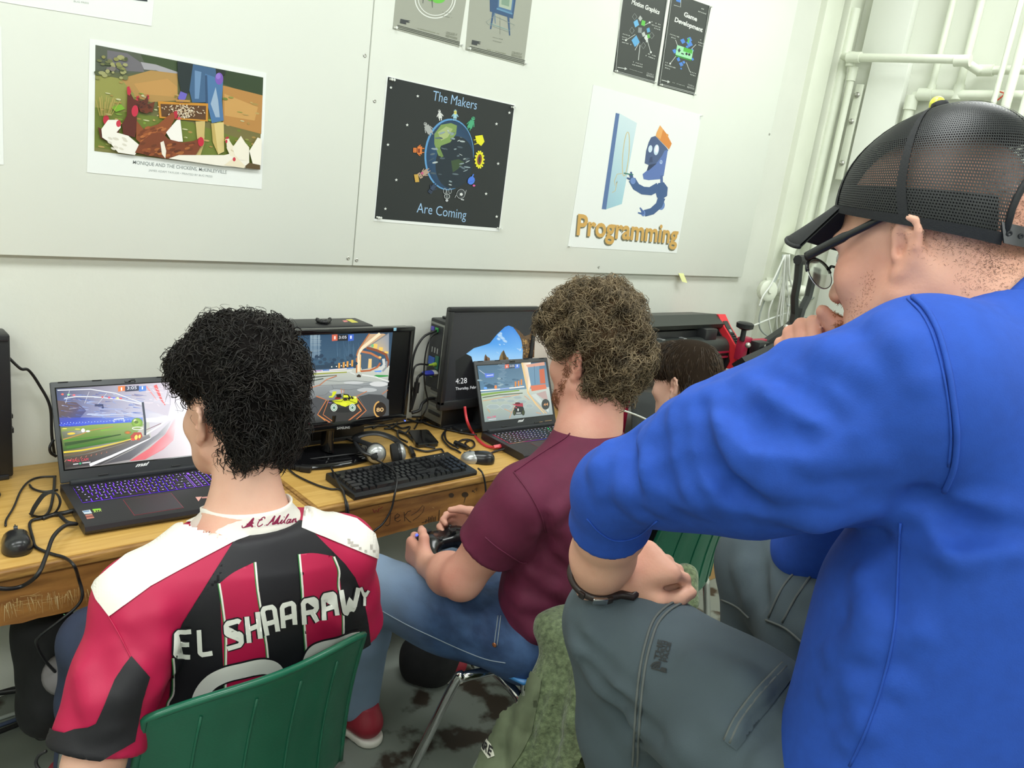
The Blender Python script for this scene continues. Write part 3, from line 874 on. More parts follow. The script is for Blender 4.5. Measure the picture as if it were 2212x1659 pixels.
for i in range(64):
 x=rr.choice([rr.uniform(215,350),rr.uniform(10,210),rr.uniform(350,560)])
 y0=640-.17*(x-240)+rr.uniform(-24,24)
 ps.line(rr.choice(['#c9ab72','#b8935a','#d2b987','#a98550']),[(x,y0),(x+rr.uniform(-8,26),y0+rr.uniform(30,95))],rr.uniform(2,6),1)
for i in range(14):
 x=rr.uniform(20,560);y=660-.17*(x-240)+rr.uniform(-50,30)
 ps.line('#c2a268',[(x,y),(x+rr.uniform(40,120),y-rr.uniform(-4,26))],2.5,1)
ps.line('#6fae7a',[(378,738),(392,744)],6)
ps.build("scratches",print_mat("bare scratched wood",rough=.7),D1)
# computers
M_blk=mat("black plastic",(30,31,33),rough=.42,bump=.02,bscale=900)
M_blk2=mat("satin black plastic",(40,41,43),rough=.3)
M_glossb=mat("gloss black plastic",(17,17,19),rough=.08,spec=.6)
M_lap=mat("laptop shell",(52,55,58),rough=.42)
M_lapdeck=mat("brushed laptop deck",(38,37,41),rough=.36)
M_key=mat("keycap black",(26,26,29),rough=.4)
M_silver=mat("silver paint",(176,178,178),rough=.3,metal=.6)
M_steel=mat("zinc steel panel",(150,152,148),rough=.4,metal=.7)
M_scr=print_mat("lit screen",emissive=.86,rough=.25)
M_scrB=print_mat("brighter lit screen",emissive=.95,rough=.25)
M_ink=print_mat("small print",rough=.4)
M_cab=mat("black cable jacket",(27,27,29),rough=.42)
def sff(x0,x1,z1,yf,yb,lab):
 r=empty("desktop_computer",((x0+x1)/2,(yf+yb)/2,ZD),lab,"computer","small desktop computers against the wall")
 MB().box((x0,yf,ZD+.006),(x1,yb,z1),bev=.006).build("case",M_blk,r,smooth=40)
 MB().box((x0+.004,yf-.004,z1-.016),(x1-.004,yf+.002,z1-.012)).build("seam",M_blk2,r)
 MB().box((x0+.01,yf-.003,ZD),(x1-.01,yb+.003,ZD+.014),bev=.003).build("foot",M_blk2,r,smooth=40)
 return r
t1=sff(.02,onY(30,1030,-.085)[0],onY(30,722,-.085)[2],-.085,-.012,"black desktop computer cut off by the left edge, beside the purple lit laptop")
xe=onY(30,1030,-.085)[0]
MB().box((xe-.001,-.07,.82),(xe+.006,-.03,.835),bev=.002).build("port",M_blk2,t1)
MB().box((xe-.001,-.07,.86),(xe+.005,-.03,.872),bev=.002).build("port",M_blk2,t1)
t2=sff(1.06,onY(808,702,-.135)[0],onY(808,702,-.135)[2],-.135,-.02,"black desktop computer standing behind the desk monitor, yellow sticker on top")
zt2=onY(808,702,-.135)[2]
pt=Print((0,0,zt2),(0,0,1),base=.0004,zoom=(600,650,400/2212))
pt.poly('#d9cf4a',[(810,222),(880,218),(965,258),(890,262)])
pt.poly('#d98080',[(770,236),(820,232),(842,250),(795,256)])
pt.build("sticker",M_ink,t2)
ck=MB()
q=[onZ(*p,zt2+.006)for p in((686,692),(694,695),(704,696),(712,692))]
ck.tube(spline([q[0]+(0,0,.006),q[0],q[1],q[2],q[3],q[3]+(0,0,.006)],4),.006,8)
ck.ball(q[1],.008,8).ball(q[2],.009,8)
tag(ck.build("cable_clip",M_cab,smooth=True),"small black clip lying on top of the computer behind the monitor","clip")
z3=onX(945,690,1.762)[2]
t3=sff(1.762,2.16,z3,-.157,-.03,"black desktop computer with its port panel turned left, behind the cave picture monitor")
MB().box((1.80,-.15,z3),(2.12,-.045,z3+.008),bev=.003).build("top_vent",M_blk2,t3,smooth=40)
MB().box((1.765,-.16,z3+.0),(1.80,-.12,z3+.022),bev=.004).build("latch",M_blk2,t3,smooth=40)
XP=1.7615
MB().box((XP-.0015,-.158,ZD+.02),(XP,-.038,z3-.012)).build("back_panel",M_steel,t3)
MB().box((XP-.003,-.112,.84),(XP-.001,-.042,z3-.02)).build("port_plate",mat("port plate",(46,48,52),rough=.5),t3)
for i in range(36):
 z=.87+.0065*i
 MB().box((XP-.0035,-.152,z),(XP-.001,-.122,z+.0032)).build("vent_slot",M_blk,t3)
for i in range(5):
 MB().box((XP-.006,-.15,.745+.022*i),(XP-.001,-.08,.757+.022*i),bev=.002).build("slot_cover",M_steel if i%2 else M_blk2,t3)
for(ya,yb_,za,zb_,c,nm)in((-.064,-.046,1.05,1.066,'#5a4fb0',"port"),(-.088,-.07,1.05,1.066,'#3f9a52',"port"),(-.085,-.05,.925,.955,'#3c62b8',"port"),(-.11,-.09,.915,.965,'#2f6b57',"port"),(-.085,-.055,.88,.90,'#8fd06a',"port")):
 MB().box((XP-.008,ya,za),(XP-.002,yb_,zb_),bev=.002).build(nm,mat("port plastic",c,rough=.4),t3)
for i in range(3):
 MB().box((XP-.0045,-.098+.016*i,.972),(XP-.002,-.092+.016*i,.992)).build("port",M_silver,t3)
def quad3(p,P,cols,nu=4,nv=4):
 """gradient filled quad from four places on the plane"""
 save=p.q
 p.q=lambda i,j:np.asarray(P[int(i)])
 p.quadgrad([(0,0),(1,0),(2,0),(3,0)],cols,nu,nv)
 p.q=save
 # desk monitor
YM=-.27
mx1=onY(889,800,YM)[0]
mx0=mx1-.548
mz1=onY(889,706,YM)[2]
mz0=onY(887,909,YM)[2]
mc=(mx0+mx1)/2
m1=empty("monitor",(mc,YM,ZD),"black desk monitor on an oval stand showing a yellow game car","monitor")
BZ=.017
mb=MB()
mb.box((mx0,YM,mz1-BZ),(mx1,YM+.022,mz1),bev=.004).box((mx0,YM,mz0),(mx1,YM+.022,mz0+.028),bev=.004)
mb.box((mx0,YM,mz0+.02),(mx0+BZ,YM+.022,mz1-.01),bev=.004).box((mx1-BZ,YM,mz0+.02),(mx1,YM+.022,mz1-.01),bev=.004)
mb.build("bezel",M_glossb,m1,smooth=40)
MB().box((mx0+.004,YM+.012,mz0+.004),(mx1-.004,YM+.05,mz1-.004),bev=.012).build("back_shell",M_blk,m1,smooth=40)
MB().box((mx0+BZ-.004,YM+.006,mz0+.024),(mx1-BZ+.004,YM+.014,mz1-BZ+.004)).build("screen",mat("dark screen",(16,16,18),rough=.22),m1)
nb=MB().tube([(mc,YM+.03,mz0+.05),(mc,YM+.035,mz0-.02),(mc,YM+.03,ZD+.02)],[.032,.03,.034],14,flat=.45)
nb.build("stand_neck",M_glossb,m1,smooth=50)
bs=MB()
V=[]
for z,s in((ZD+.001,1.0),(ZD+.006,1.02),(ZD+.012,.985),(ZD+.016,.85)):
 V+=[(mc+.172*s*math.cos(2*math.pi*k/48),YM+.012+.088*s*math.sin(2*math.pi*k/48),z)for k in range(48)]
bs.add(V,[(j*48+k,j*48+(k+1)%48,(j+1)*48+(k+1)%48,(j+1)*48+k)for j in range(3)for k in range(48)]+[tuple(range(48))[::-1],tuple(range(144,192))])
bs.build("stand_base",M_glossb,m1,smooth=50)
Z6=(600,650,400/2212)
p=Print((0,YM+.006,0),NY,zoom=Z6,base=.0004)
L_,R_=mx0+BZ+.066,onY(840.5,800,YM+.006)[0]
T_,B_=mz1-BZ,mz0+.03
zf=lambda f_:T_+(B_-T_)*f_
C4=lambda a,b,l=None,r_=None:[((l if l is not None else L_),YM+.006,zf(a)),((r_ if r_ is not None else R_),YM+.006,zf(a)),((r_ if r_ is not None else R_),YM+.006,zf(b)),((l if l is not None else L_),YM+.006,zf(b))]
quad3(p,C4(0,.42),['#31506b','#2f4a63','#3d5a70','#486a80'])
quad3(p,C4(.40,.62),['#b9c1b4','#cfd3c4','#b5bab4','#8d9496'])
quad3(p,C4(.58,1.0),['#8b9292','#9aa0a0','#3b3c3b','#30312f'])
p.poly('#7d8287',[(1040,560),(1328,380),(1326,700),(1290,620)])
p.quadgrad([(1090,545),(1328,392),(1325,640),(1280,610)],['#c7b68f','#8d97a6','#a4a6a4','#d8b985'],3,3)
for x,y,h in((1170,510,60),(1235,550,50),(1300,600,30)):
 p.poly('#f2c964',[(x-24,y),(x+22,y+6),(x+14,y+h),(x-30,y+h-8)])
p.ell('#79c284',1130,535,16,20,n=10)
p.poly('#4d6172',[(1000,610),(1200,680),(1210,760),(1130,800),(1000,820)])
p.poly('#efc985',[(1085,690),(1122,690),(1118,800),(1075,806)])
p.line('#c47b4e',[(985,600),(1110,625),(1230,690)],26)
p.poly('#caa884',[(930,700),(1000,590),(1290,400),(1260,390),(1085,395),(950,600)])
p.line('#f4e4be',[(965,845),(968,620),(1010,560),(1220,388)],34);p.line('#e9b25e',[(985,845),(990,640)],10);p.line('#b97646',[(940,860),(942,650),(960,590),(1095,390)],16)
p.line('#8c4f34',[(1060,560),(1180,590),(1290,640),(1318,720),(1300,790)],30);p.line('#b8673f',[(990,840),(1100,830),(1190,790),(1225,740)],22)
p.line('#cfd2cc',[(1260,690),(1270,760),(1230,815),(1180,850)],34);p.line('#8f969a',[(1300,720),(1296,790),(1250,840)],22)
p.ell('#f3c56a',1220,672,18,12,n=10);p.poly('#6f9fe0',[(1150,835),(1240,828),(1235,850),(1160,850)])
for x,w in((400,30),(445,46),(490,26)):
 p.quadgrad([(x-w/2,410),(x+w/2,405),(x+w/2,690),(x-w/2,690)],['#8aa1ad','#8aa1ad','#52708a','#52708a'],1,3)
for i in range(26):
 p.line(rr.choice(['#7f97a6','#9fb0b6','#6d889b']),[(385+rr.uniform(-6,20),y:=415+11*i),(510+rr.uniform(-24,12),y+rr.uniform(-4,4))],3)
for i in range(22):
 x=rr.uniform(700,960);p.line('#54728a',[(x,rr.uniform(450,640)),(x+rr.uniform(-10,24),700)],2.5)
for i in range(30):
 p.ell(rr.choice(['#2c4257','#3c566b','#334a5e']),rr.uniform(380,930),rr.uniform(650,770),26,22,n=6)
p.poly('#2f4658',[(370,770),(930,740),(930,800),(370,815)])
for x,y,h in((730,740,60),(785,730,64),(830,720,66),(886,705,75)):
 p.poly('#e2a24c',[(x-12,y),(x+10,y-2),(x+8,y+h),(x-14,y+h)])
for x,y in((640,785),(696,780),(755,772),(806,765),(860,755)):p.ell('#f4f0dc',x,y,8,8,n=8)
p.line('#eee3e4',[(365,838),(560,828),(800,808),(900,795)],18,10);p.line('#a77fc4',[(430,834),(520,830)],10);p.line('#5f8fd8',[(530,828),(610,824)],12);p.line('#5f8fd8',[(820,806),(900,796)],12)
p.line('#9ba34b',[(365,875),(600,860),(820,848)],16);p.line('#e6e6df',[(365,855),(640,845),(880,832)],10)
p.line('#3f4a3d',[(380,912),(560,898),(700,885)],14,6);p.line('#59635a',[(370,960),(540,925)],14)
p.poly('#3f9a4e',[(1135,895),(1170,880),(1310,885),(1320,898),(1190,912)])
p.line('#e0e3dc',[(1000,880),(1160,905),(1322,960)],16);p.line('#dfe2dc',[(860,850),(920,875)],10)
p.poly('#3a3328',[(935,890),(965,872),(990,892),(985,910),(940,908)])
cell='#6e7374'
for pts in([(372,1040),(480,1010),(560,945),(700,900)],[(480,1010),(640,1000),(850,995),(1000,1015),(1180,1000),(1322,1020)],[(560,945),(720,960),(900,948),(1080,965),(1320,975)],[(640,1000),(660,1045),(840,1060),(1010,1035),(1000,1015)],[(380,1150),(455,1135),(560,1120),(660,1045)]):
 p.line(cell,pts,5)
p.ell('#d6d9d6',1200,990,110,30,n=20);p.ell('#c8ccca',900,975,120,16,n=16);p.ell('#aeb4b4',700,1080,90,26,n=16);p.ell('#b9bebd',1060,1060,120,26,n=16)
p.poly('#4a4d4e',[(960,1140),(1080,1110),(1240,1120),(1322,1180),(1322,1400),(1060,1310)])
p.poly('#4f5254',[(372,1180),(460,1140),(575,1180),(470,1355),(330,1430),(300,1420)])
p.poly('#3a3a38',[(560,1190),(960,1150),(1050,1300),(880,1460),(640,1490),(480,1350)])
for pts,w in(([(372,1040),(500,1000),(580,935),(700,890)],9),([(455,1135),(575,1180),(470,1355),(700,1500)],14),([(600,1180),(535,1355),(700,1470),(735,1490)],9),([(935,1150),(1050,1305),(870,1470)],12),([(950,1230),(995,1305),(770,1480)],14),([(752,1045),(756,1100)],9),([(780,1050),(782,1095)],7),([(1060,1075),(930,1140)],9),([(1240,1110),(1310,1060)],8)):
 p.line('#c97a4c',pts,w)
p.line('#e0a04c',[(985,1300),(940,1240)],10);p.line('#d98f45',[(480,1362),(560,1425)],10)
p.ell('#2a2b2a',770,1300,150,30,n=20)
p.poly('#d6df2c',[(640,1190),(760,1170),(830,1120),(880,1140),(920,1135),(948,1180),(940,1220),(850,1240),(800,1262),(740,1240),(690,1225)])
p.poly('#c3cd25',[(770,1110),(830,1120),(850,1160),(790,1170)]);p.poly('#1b1c12',[(780,1105),(835,1112),(870,1160),(845,1185),(820,1160),(765,1165)])
p.poly('#e4ec38',[(780,1120),(828,1122),(840,1150),(775,1150)]);p.poly('#3b2f1c',[(765,1170),(815,1155),(832,1185),(790,1192)])
p.poly('#d9e22f',[(650,1080),(695,1075),(690,1100),(650,1150),(605,1150),(605,1136),(640,1130)]);p.poly('#8f1d1d',[(668,1170),(690,1140),(745,1148),(740,1168)])
p.poly('#15150f',[(690,1115),(745,1108),(760,1150),(700,1150)]);p.line('#15150f',[(640,1195),(745,1200),(800,1170),(950,1225)],6);p.poly('#151611',[(860,1140),(880,1172),(905,1160),(878,1136)])
p.poly('#e4ec38',[(735,1215),(800,1205),(830,1225),(790,1258),(745,1245)]);p.line('#9b6fd0',[(598,1210),(635,1214)],6);p.ell('#ecf2a0',920,1150,16,12,n=10)
for x in(665,885):
 p.ell('#dfe8dc',x,1270,40,46,n=22);p.ell('#5f8d76',x,1270,32,38,n=20);p.ell('#cfe0d2',x,1270,26,30,n=18);p.ell('#527a66',x,1272,14,17,n=12)
for c,x0,x1 in(('#d2664a',640,706),('#20242a',706,832),('#3f66c8',832,900)):
 p.poly(c,[(x0,400),(x1,396),(x1,470),(x0,476)])
p.text('#f4dcd2',"1",(664,456),(684,454),(664,418));p.text('#e6e9ee',"3:05",(722,450),(814,446),(722,416));p.text('#e0e9ff',"1",(856,450),(876,448),(856,412))
p.ell('#2c241c',1212,1290,76,86,n=24);p.ring('#d6a65e',1210,1292,66,92,18,95,265)
p.text('#f2c98a',"80",(1170,1320),(1256,1316),(1170,1274),bold=.01)
p.text('#d64a6a',"BALL CAM",(262,1488),(366,1478),(264,1464));p.line('#e5d9dd',[(304,1502),(380,1497)],6)
p.build("picture",M_scr,m1)
p=Print((0,YM-.0002,0),NY,base=.0003,zoom=Z6)
p.text('#c9cbc9',"SAMSUNG",(706,1536),(860,1524),(707,1508),bold=.01)
p.poly('#9fd4ea',[(1384,322),(1418,320),(1416,356),(1384,358)]);p.line('#4f8fb0',[(1390,334),(1412,333)],4);p.line('#4f8fb0',[(1390,346),(1412,345)],4)
p.build("lettering",M_ink,m1)
MB().ball(onY(875,909,YM-.001),.0022,8).build("power_light",mat("blue led",(60,90,255),emit=(70,100,255),estr=3),m1)
# second monitor with the lock screen
Y2=-.20
ax0,az1=onY(975,666,Y2)[0],onY(975,665,Y2)[2]
ax1=onY(1166,668,Y2)[0]
az0=onY(966,887,Y2)[2]
m2=empty("monitor",((ax0+ax1)/2,Y2,ZD),"dark monitor showing a sea cave photo and the time, behind the curly haired boy","monitor")
mb=MB()
b2=.018
mb.box((ax0,Y2,az1-b2),(ax1,Y2+.02,az1),bev=.003).box((ax0,Y2,az0),(ax1,Y2+.02,az0+.034),bev=.003)
mb.box((ax0,Y2,az0+.02),(ax0+b2,Y2+.02,az1-.01),bev=.003).box((ax1-b2,Y2,az0+.02),(ax1,Y2+.02,az1-.01),bev=.003)
mb.build("bezel",M_blk2,m2,smooth=40)
MB().box((ax0+.003,Y2+.012,az0+.003),(ax1-.003,Y2+.032,az1-.003),bev=.006).build("back_shell",M_blk,m2,smooth=40)
acx=(ax0+ax1)/2
MB().tube([(acx,Y2+.02,az0+.05),(acx,Y2+.025,ZD+.01)],.035,14,flat=.5).build("stand_neck",M_blk2,m2,smooth=50)
MB().box((acx-.12,Y2-.02,ZD),(acx+.12,Y2+.035,ZD+.016),bev=.008).build("stand_base",M_blk2,m2,smooth=50)
Z7=(850,620,400/2212)
YS2=Y2+.009
p=Print((0,YS2,0),NY,zoom=Z7,base=.0003)
sx0,sx1,sz0,sz1=ax0+b2-.002,ax1-b2+.002,az0+.032,az1-b2+.002
quad3(p,[(sx0,YS2,sz1),(sx1,YS2,sz1),(sx1,YS2,sz0),(sx0,YS2,sz0)],['#2b2c2e','#26282a','#1a1b1d','#1c1d1f'],2,2)
p.poly('#111213',[(870,800),(930,830),(1010,960),(1700,960),(1700,1330),(745,1370),(740,880)])
p.poly('#4b97dc',[(868,798),(960,730),(1090,692),(1150,670),(1240,560),(1330,476),(1375,460),(1430,480),(1495,560),(1530,650),(1545,760),(1540,880),(1300,920),(950,905),(930,830)],['#7ab6e6','#6fb1e8','#58a3e6','#4c9ae2','#3d8edc','#3a86d8','#3a85d8','#3a85d8','#4791de','#58a0e4','#74b3ea','#a6d0f0','#a8d2f0','#a8d2ee','#8fc3ec'])
for x,y,a,b in((1270,580,34,22),(1300,610,36,18),(1330,645,32,16),(1255,620,24,16),(1280,555,20,16),(1270,688,14,8),(1320,684,10,6),(1490,742,24,6),(1512,750,14,18),(1245,785,26,4)):
 p.ell('#bcd6ee',x,y,a,b,28,n=12,edge='#8fbfe8')
p.poly('#7a6048',[(1080,890),(1085,830),(1098,800),(1112,826),(1150,850),(1152,895)]);p.poly('#473626',[(1100,805),(1112,826),(1120,880),(1094,880)])
p.poly('#7d6740',[(1255,890),(1268,830),(1290,780),(1315,752),(1335,800),(1350,830),(1372,845),(1378,895)]);p.poly('#4e4028',[(1315,752),(1335,800),(1345,860),(1310,880),(1300,800)])
p.poly('#5f4a30',[(1440,490),(1500,520),(1560,590),(1640,560),(1690,580),(1680,840),(1540,850),(1545,740),(1520,610)])
for i in range(70):
 p.ell(rr.choice(['#8a6b3c','#3a2c1c','#a5834c','#6b5030','#2b2016']),rr.uniform(1535,1675),rr.uniform(600,830),rr.uniform(4,16),rr.uniform(4,12),rr.uniform(0,90),n=6)
for i in range(16):p.ell('#5a4630',1450+8*i+rr.uniform(-6,6),500+7*i+rr.uniform(-8,8),10,8,n=6)
p.text('#f2f4f4',"4:28",(738,1156),(872,1146),(738,1090),bold=-.012)
p.text('#e6e9ea',"Thursday, Febru",(738,1230),(1000,1208),(738,1196),bold=-.005)
p.build("picture",M_scr,m2)
# laptops
def laptop(label,FLp,yaw,w,dep,lidL,tilt,th=.028,glow='#7a3cff',rainbow=False):
 o=np.array([FLp[0],FLp[1],ZD])
 Mx=rotz(o,yaw)
 r=empty("laptop",o,label,"laptop")
 r['w']=0
 del r['w']
 prof=[(.004,.006),(.0,.014),(.004,th-.004),(.012,th),(dep,th),(dep,.006),(dep-.02,.002),(.02,.002)]
 MB().prism([(.0,y,z)for y,z in prof],(w,0,0),Mx).build("base",M_lapdeck,r,smooth=35)
 MB().box((.02,dep-.018,th-.002),(w-.02,dep-.002,th+.011),Mx,bev=.004).build("hinge",M_lap,r,smooth=40)
 hy,hz=dep-.006,th+.004
 ey=np.array([-math.sin(yaw),math.cos(yaw),0])
 ex=np.array([math.cos(yaw),math.sin(yaw),0])
 up=ey*math.sin(tilt)+np.array([0,0,math.cos(tilt)])
 nrm=np.cross(ex,up)
 h0=o+ey*hy+np.array([0,0,hz])
 ML=frame(h0,ex,up,nrm)
 MB().box((0,0,-.007),(w,lidL,0),ML,bev=.004).build("lid",M_lap,r,smooth=40)
 bz,bb,bt=.013,.034,.018
 lid=lambda x,y,z=.0008:tr(ML,[(x,y,z)])[0]
 fr=MB()
 fr.box((bz-.003,bb-.003,-.001),(w-bz+.003,lidL-bt+.003,.0006),ML)
 scr=fr.build("screen",M_glossb,r)
 MB().box((w/2-.014,lidL-.0125,-.001),(w/2+.014,lidL-.005,.001),ML,bev=.002).build("webcam",M_glossb,r,smooth=40)
 for fx in(.03,.11,w-.11,w-.03):
  MB().box((fx-.012,lidL-.003,-.001),(fx+.012,lidL-.0005,.0022),ML,bev=.001).build("rubber_bump",M_blk,r)
 for fx in(.10,w-.10):
  MB().box((fx-.012,.008,-.001),(fx+.012,.012,.0025),ML,bev=.001).build("rubber_bump",M_blk,r)
 kx0,kx1,ky1=.022,w-.022,dep-.032
 u=(kx1-kx0)/19.0
 kd=.0172
 rows=[[1]*15+[.25]+[1]*3,[1]*13+[2,.25]+[.93]*4,[1.5]+[1]*12+[1.5,.25]+[.93]*4,[1.75]+[1]*11+[2.25,.25]+[.93]*4,[2.25]+[1]*10+[1.75,1,.25]+[.93]*4,[1.25,1.25,1.25,5,1.25,1.25,1.25,1.25,1.25,.25]+[.93]*4]
 BL=Print(tr(Mx,[(0,0,th+.0004)])[0],(0,0,1),base=.0)
 ww=kx1-kx0
 y0b=ky1-6*kd-.003
 hues=['#ff4d78','#f2d9a0','#ff3fb0','#b44dff','#5a5cff','#3f9bff','#35e0c0','#43e060']if rainbow else[glow,glow,'#8a4dff',glow,'#5a2cff',glow,'#9a5cff',glow]
 nH=len(hues)
 for i in range(nH):
  P=[tr(Mx,[(kx0+.001+(ww-.002)*(i+a)/nH,yy,th+.0006)])[0]for a,yy in((0,ky1-.0015),(1,ky1-.0015),(1,y0b+.0045),(0,y0b+.0045))]
  ca,cb=hues[i],hues[min(i+1,nH-1)]if rainbow else hues[i]
  quad3(BL,P,[ca,cb,cb,ca],2,1)
 BL.build("key_backlight",print_mat("key glow",emissive=1.1 if not rainbow else .9),r)
 MB().box((kx0+ww*15.0/18.97+.0008,y0b+.002,th-.001),(kx0+ww*15.25/18.97-.0008,ky1+.001,th+.0015),Mx).build("deck_strip",M_lapdeck,r)
 base_me={}
 kz=th+.0012
 for ri,row in enumerate(rows):
  x=kx0
  tot=sum(row)
  for wd in row:
   kw=wd*ww/tot
   if wd>.4:
    key_=round(kw,4)
    if key_ not in base_me:
     g=MB()
     a,b=kw/2-.0011,kd/2-.0016
     g.add([(-a,-b,0),(a,-b,0),(a,b,0),(-a,b,0),(-a+.001,-b+.0008,.002),(a-.001,-b+.0008,.002),(a-.001,b-.0008,.002),(-a+.001,b-.0008,.002),(-.0018,-.0005,.0021),(.0018,-.0005,.0021),(.0018,.0018,.0021),(-.0018,.0018,.0021)],[(0,1,5,4),(1,2,6,5),(2,3,7,6),(3,0,4,7),(4,5,6,7),(8,9,10,11)])
     me=np_mesh("key",np.vstack(g.V),g.F)
     me.materials.append(M_key)
     me.materials.append(M_legend if not rainbow else M_legend2)
     me.polygons[5].material_index=1
     base_me[key_]=me
    ko=bpy.data.objects.new("key",base_me[key_])
    COL.objects.link(ko)
    c=tr(Mx,[(x+kw/2,ky1-(ri+.5)*kd,kz)])[0]
    ko.location=c
    ko.rotation_euler=(0,0,yaw)
    adopt(ko,r)
   x+=kw
 tx0,tx1,ty0,ty1=w*.29,w*.585,.018,y0b-.012
 MB().box((tx0-.0012,ty0-.0012,th-.001),(tx1+.0012,ty1+.0012,th+.0003),Mx).build("touchpad_outline",mat("red line",(150,42,58),rough=.4),r)
 MB().box((tx0,ty0,th-.001),(tx1,ty1,th+.0006),Mx).build("touchpad",M_lapdeck,r)
 return r,Mx,ML,lid,(bz,bb,bt)
M_legend=mat("lit key legend",(200,190,255),emit=(190,170,255),estr=.9)
M_legend2=mat("lit key legend multicolour",(230,220,255),emit=(225,215,255),estr=.7)
la,MA,MLA,lidA,insA=laptop("large dark laptop with purple lit keys on the left desk",(.483,-.494),math.radians(-2.5),.383,.264,.262,math.radians(27))
Z5=(0,800,480/2212)
wA,hA=.383,.262
p=Print(lidA(.1,.1,.0006),MLA[:3,2],zoom=Z5,base=.0002)
SA=lambda u_,v_:lidA(.013+(wA-.026)*u_,.244-.21*v_,.0006)
BA=lambda u0,u1,v0,v1:[SA(u0,v0),SA(u1,v0),SA(u1,v1),SA(u0,v1)]
quad3(p,BA(0,1,0,.5),['#3a4460','#efe4ee','#ffffff','#3448a0'],8,4)
quad3(p,BA(0,.75,.46,1),['#5c6a3c','#d9dccf','#c9c4c4','#3a3430'],6,4)
quad3(p,BA(.6,1,.4,1),['#d2d2dc','#f8f4f6','#f2ecee','#b9a9ae'],4,4)
p.poly('#6e5a60',[(570,300),(760,320),(860,400),(800,470),(590,470)],['#5e4a4a','#5c4a54','#4a4a78','#3c4480','#4c3c40'])
p.poly('#3d4fb0',[(590,470),(800,470),(1100,470),(1420,470),(1420,540),(600,560)],['#38409a','#3048b4','#4062c8','#7f9ae0','#4c6cd8','#1c30c0'])
for i in range(110):
 x,y=rr.uniform(600,1380),rr.uniform(225,475)
 p.line(rr.choice(['#8ba2d6','#6178bc','#b9c6e6','#4a5c9c','#8f7f92']),[(x,y),(x+rr.uniform(30,130),y+rr.uniform(-8,22))],rr.uniform(3,9),2)
for pts in([(570,200),(900,190),(1150,230),(1420,330)],[(640,280),(760,262),(940,265),(1180,290),(1420,340)]):
 p.line('#e4e8ee',pts,9)
for x,c in((620,'#f06a5a'),(680,'#8fe08a'),(735,'#e0707a'),(1020,'#e05a5a'),(1085,'#e85a6a'),(1130,'#7a7ae8'),(1170,'#f0f0a0'),(1200,'#e86a6a')):
 p.ell(c,x,240+(x-620)*.07,14,10,n=8)
for x0,y0,x1,y1 in((690,205,650,330),(885,215,840,330),(1060,230,970,340)):p.line('#c9cbd6',[(x0,y0),(x1,y1)],5)
for i in range(26):
 x=600+30*i;p.ell('#4a68e0',x,545-i*1.6+rr.uniform(-4,4),14,6,n=7);p.ell('#a7c0ff',x+10,532-i*1.6+rr.uniform(-6,4),5,5,n=6)
p.line('#c8d4ee',[(860,440),(1000,446),(1320,432)],7);p.line('#9fb2e0',[(980,385),(1220,388)],6);p.line('#333c66',[(940,350),(1020,350),(1020,382)],22)
p.line('#e8f0ff',[(1132,518),(1132,490),(1228,482),(1232,515)],9)
p.poly('#567a2e',[(605,580),(900,545),(1310,520),(1430,540),(1300,690),(1000,740),(630,800)],['#8a9648','#8aa44c','#8fb05a','#9ab06a','#5c8a34','#3d7026','#2c5a1c'])
for pts,c,w in(([(640,740),(880,700),(1200,640)],'#2c4f1c',34),([(630,700),(820,680),(1100,650)],'#4c8a28',20),([(660,770),(900,740),(1250,680)],'#3f7a26',18),([(1000,600),(1260,580)],'#7fae3f',16)):
 p.line(c,pts,w,w*.3)
p.poly('#747a72',[(610,612),(760,600),(870,610),(700,660),(625,680)],['#6a7058','#8a8f86','#a7a9a0','#6c7258','#5a6040'])
p.line('#c9884c',[(625,690),(800,640),(900,600),(1120,560)],9,5);p.ell('#eec93c',706,632,40,11,-5);p.ell('#f2f2ee',824,600,20,20,n=10);p.ell('#f0ece6',872,608,22,10,n=10)
p.ell('#d9d04a',640,582,26,6,n=10);p.ell('#d9d04a',770,588,30,6,n=10)
p.line('#e4c93c',[(630,818),(800,800),(1000,764),(1180,720),(1320,680)],18,8);p.line('#6b5a44',[(632,850),(850,822),(1120,752),(1300,700)],24,12)
p.poly('#3a3434',[(636,880),(900,830),(1200,740),(1480,640),(1500,690),(1000,940),(655,965)],['#4c3e36','#5c4e44','#6a625c','#8a888a','#77777a','#3c3a3c','#2c2424'])
for i in range(9):p.line('#a86a5a',[(660+50*i,890-10*i),(640+52*i,912-11*i)],8)
p.line('#f4f4f6',[(890,945),(1100,860),(1300,770),(1500,676)],30,10);p.poly('#6f7076',[(1010,940),(1300,800),(1560,640),(1700,500),(1640,640),(1290,890)],['#4e4c50','#63646a','#8a8c92','#d6d6da','#b9b4b8','#5c5a60'])
p.poly('#e0606a',[(1285,905),(1480,780),(1640,640),(1740,480),(1745,560),(1720,700),(1620,790),(1440,890)],['#d95a64','#e06a70','#e88a90','#f6d6da','#f8dfe2','#eeb0b6','#e47a82','#d9626a'])
p.line('#8a6a6e',[(1440,600),(1600,530)],7);p.line('#f6f6f8',[(1450,640),(1600,545),(1680,480)],12,20);p.line('#ffffff',[(1430,500),(1560,496),(1690,470)],36,60)
p.line('#cfc9d4',[(1420,340),(1540,370),(1680,400)],70,120);p.line('#e46a6a',[(1540,150),(1600,290),(1640,350)],34,8);p.line('#e89a9a',[(1450,160),(1560,300)],16,6)
for i in range(20):p.line('#f4e6ea',[(x:=1430+rr.uniform(0,190),y:=rr.uniform(160,340)),(x+rr.uniform(20,60),y+rr.uniform(-10,30))],4)
p.line('#3a4250',[(1416,320),(1440,520),(1440,650)],22)
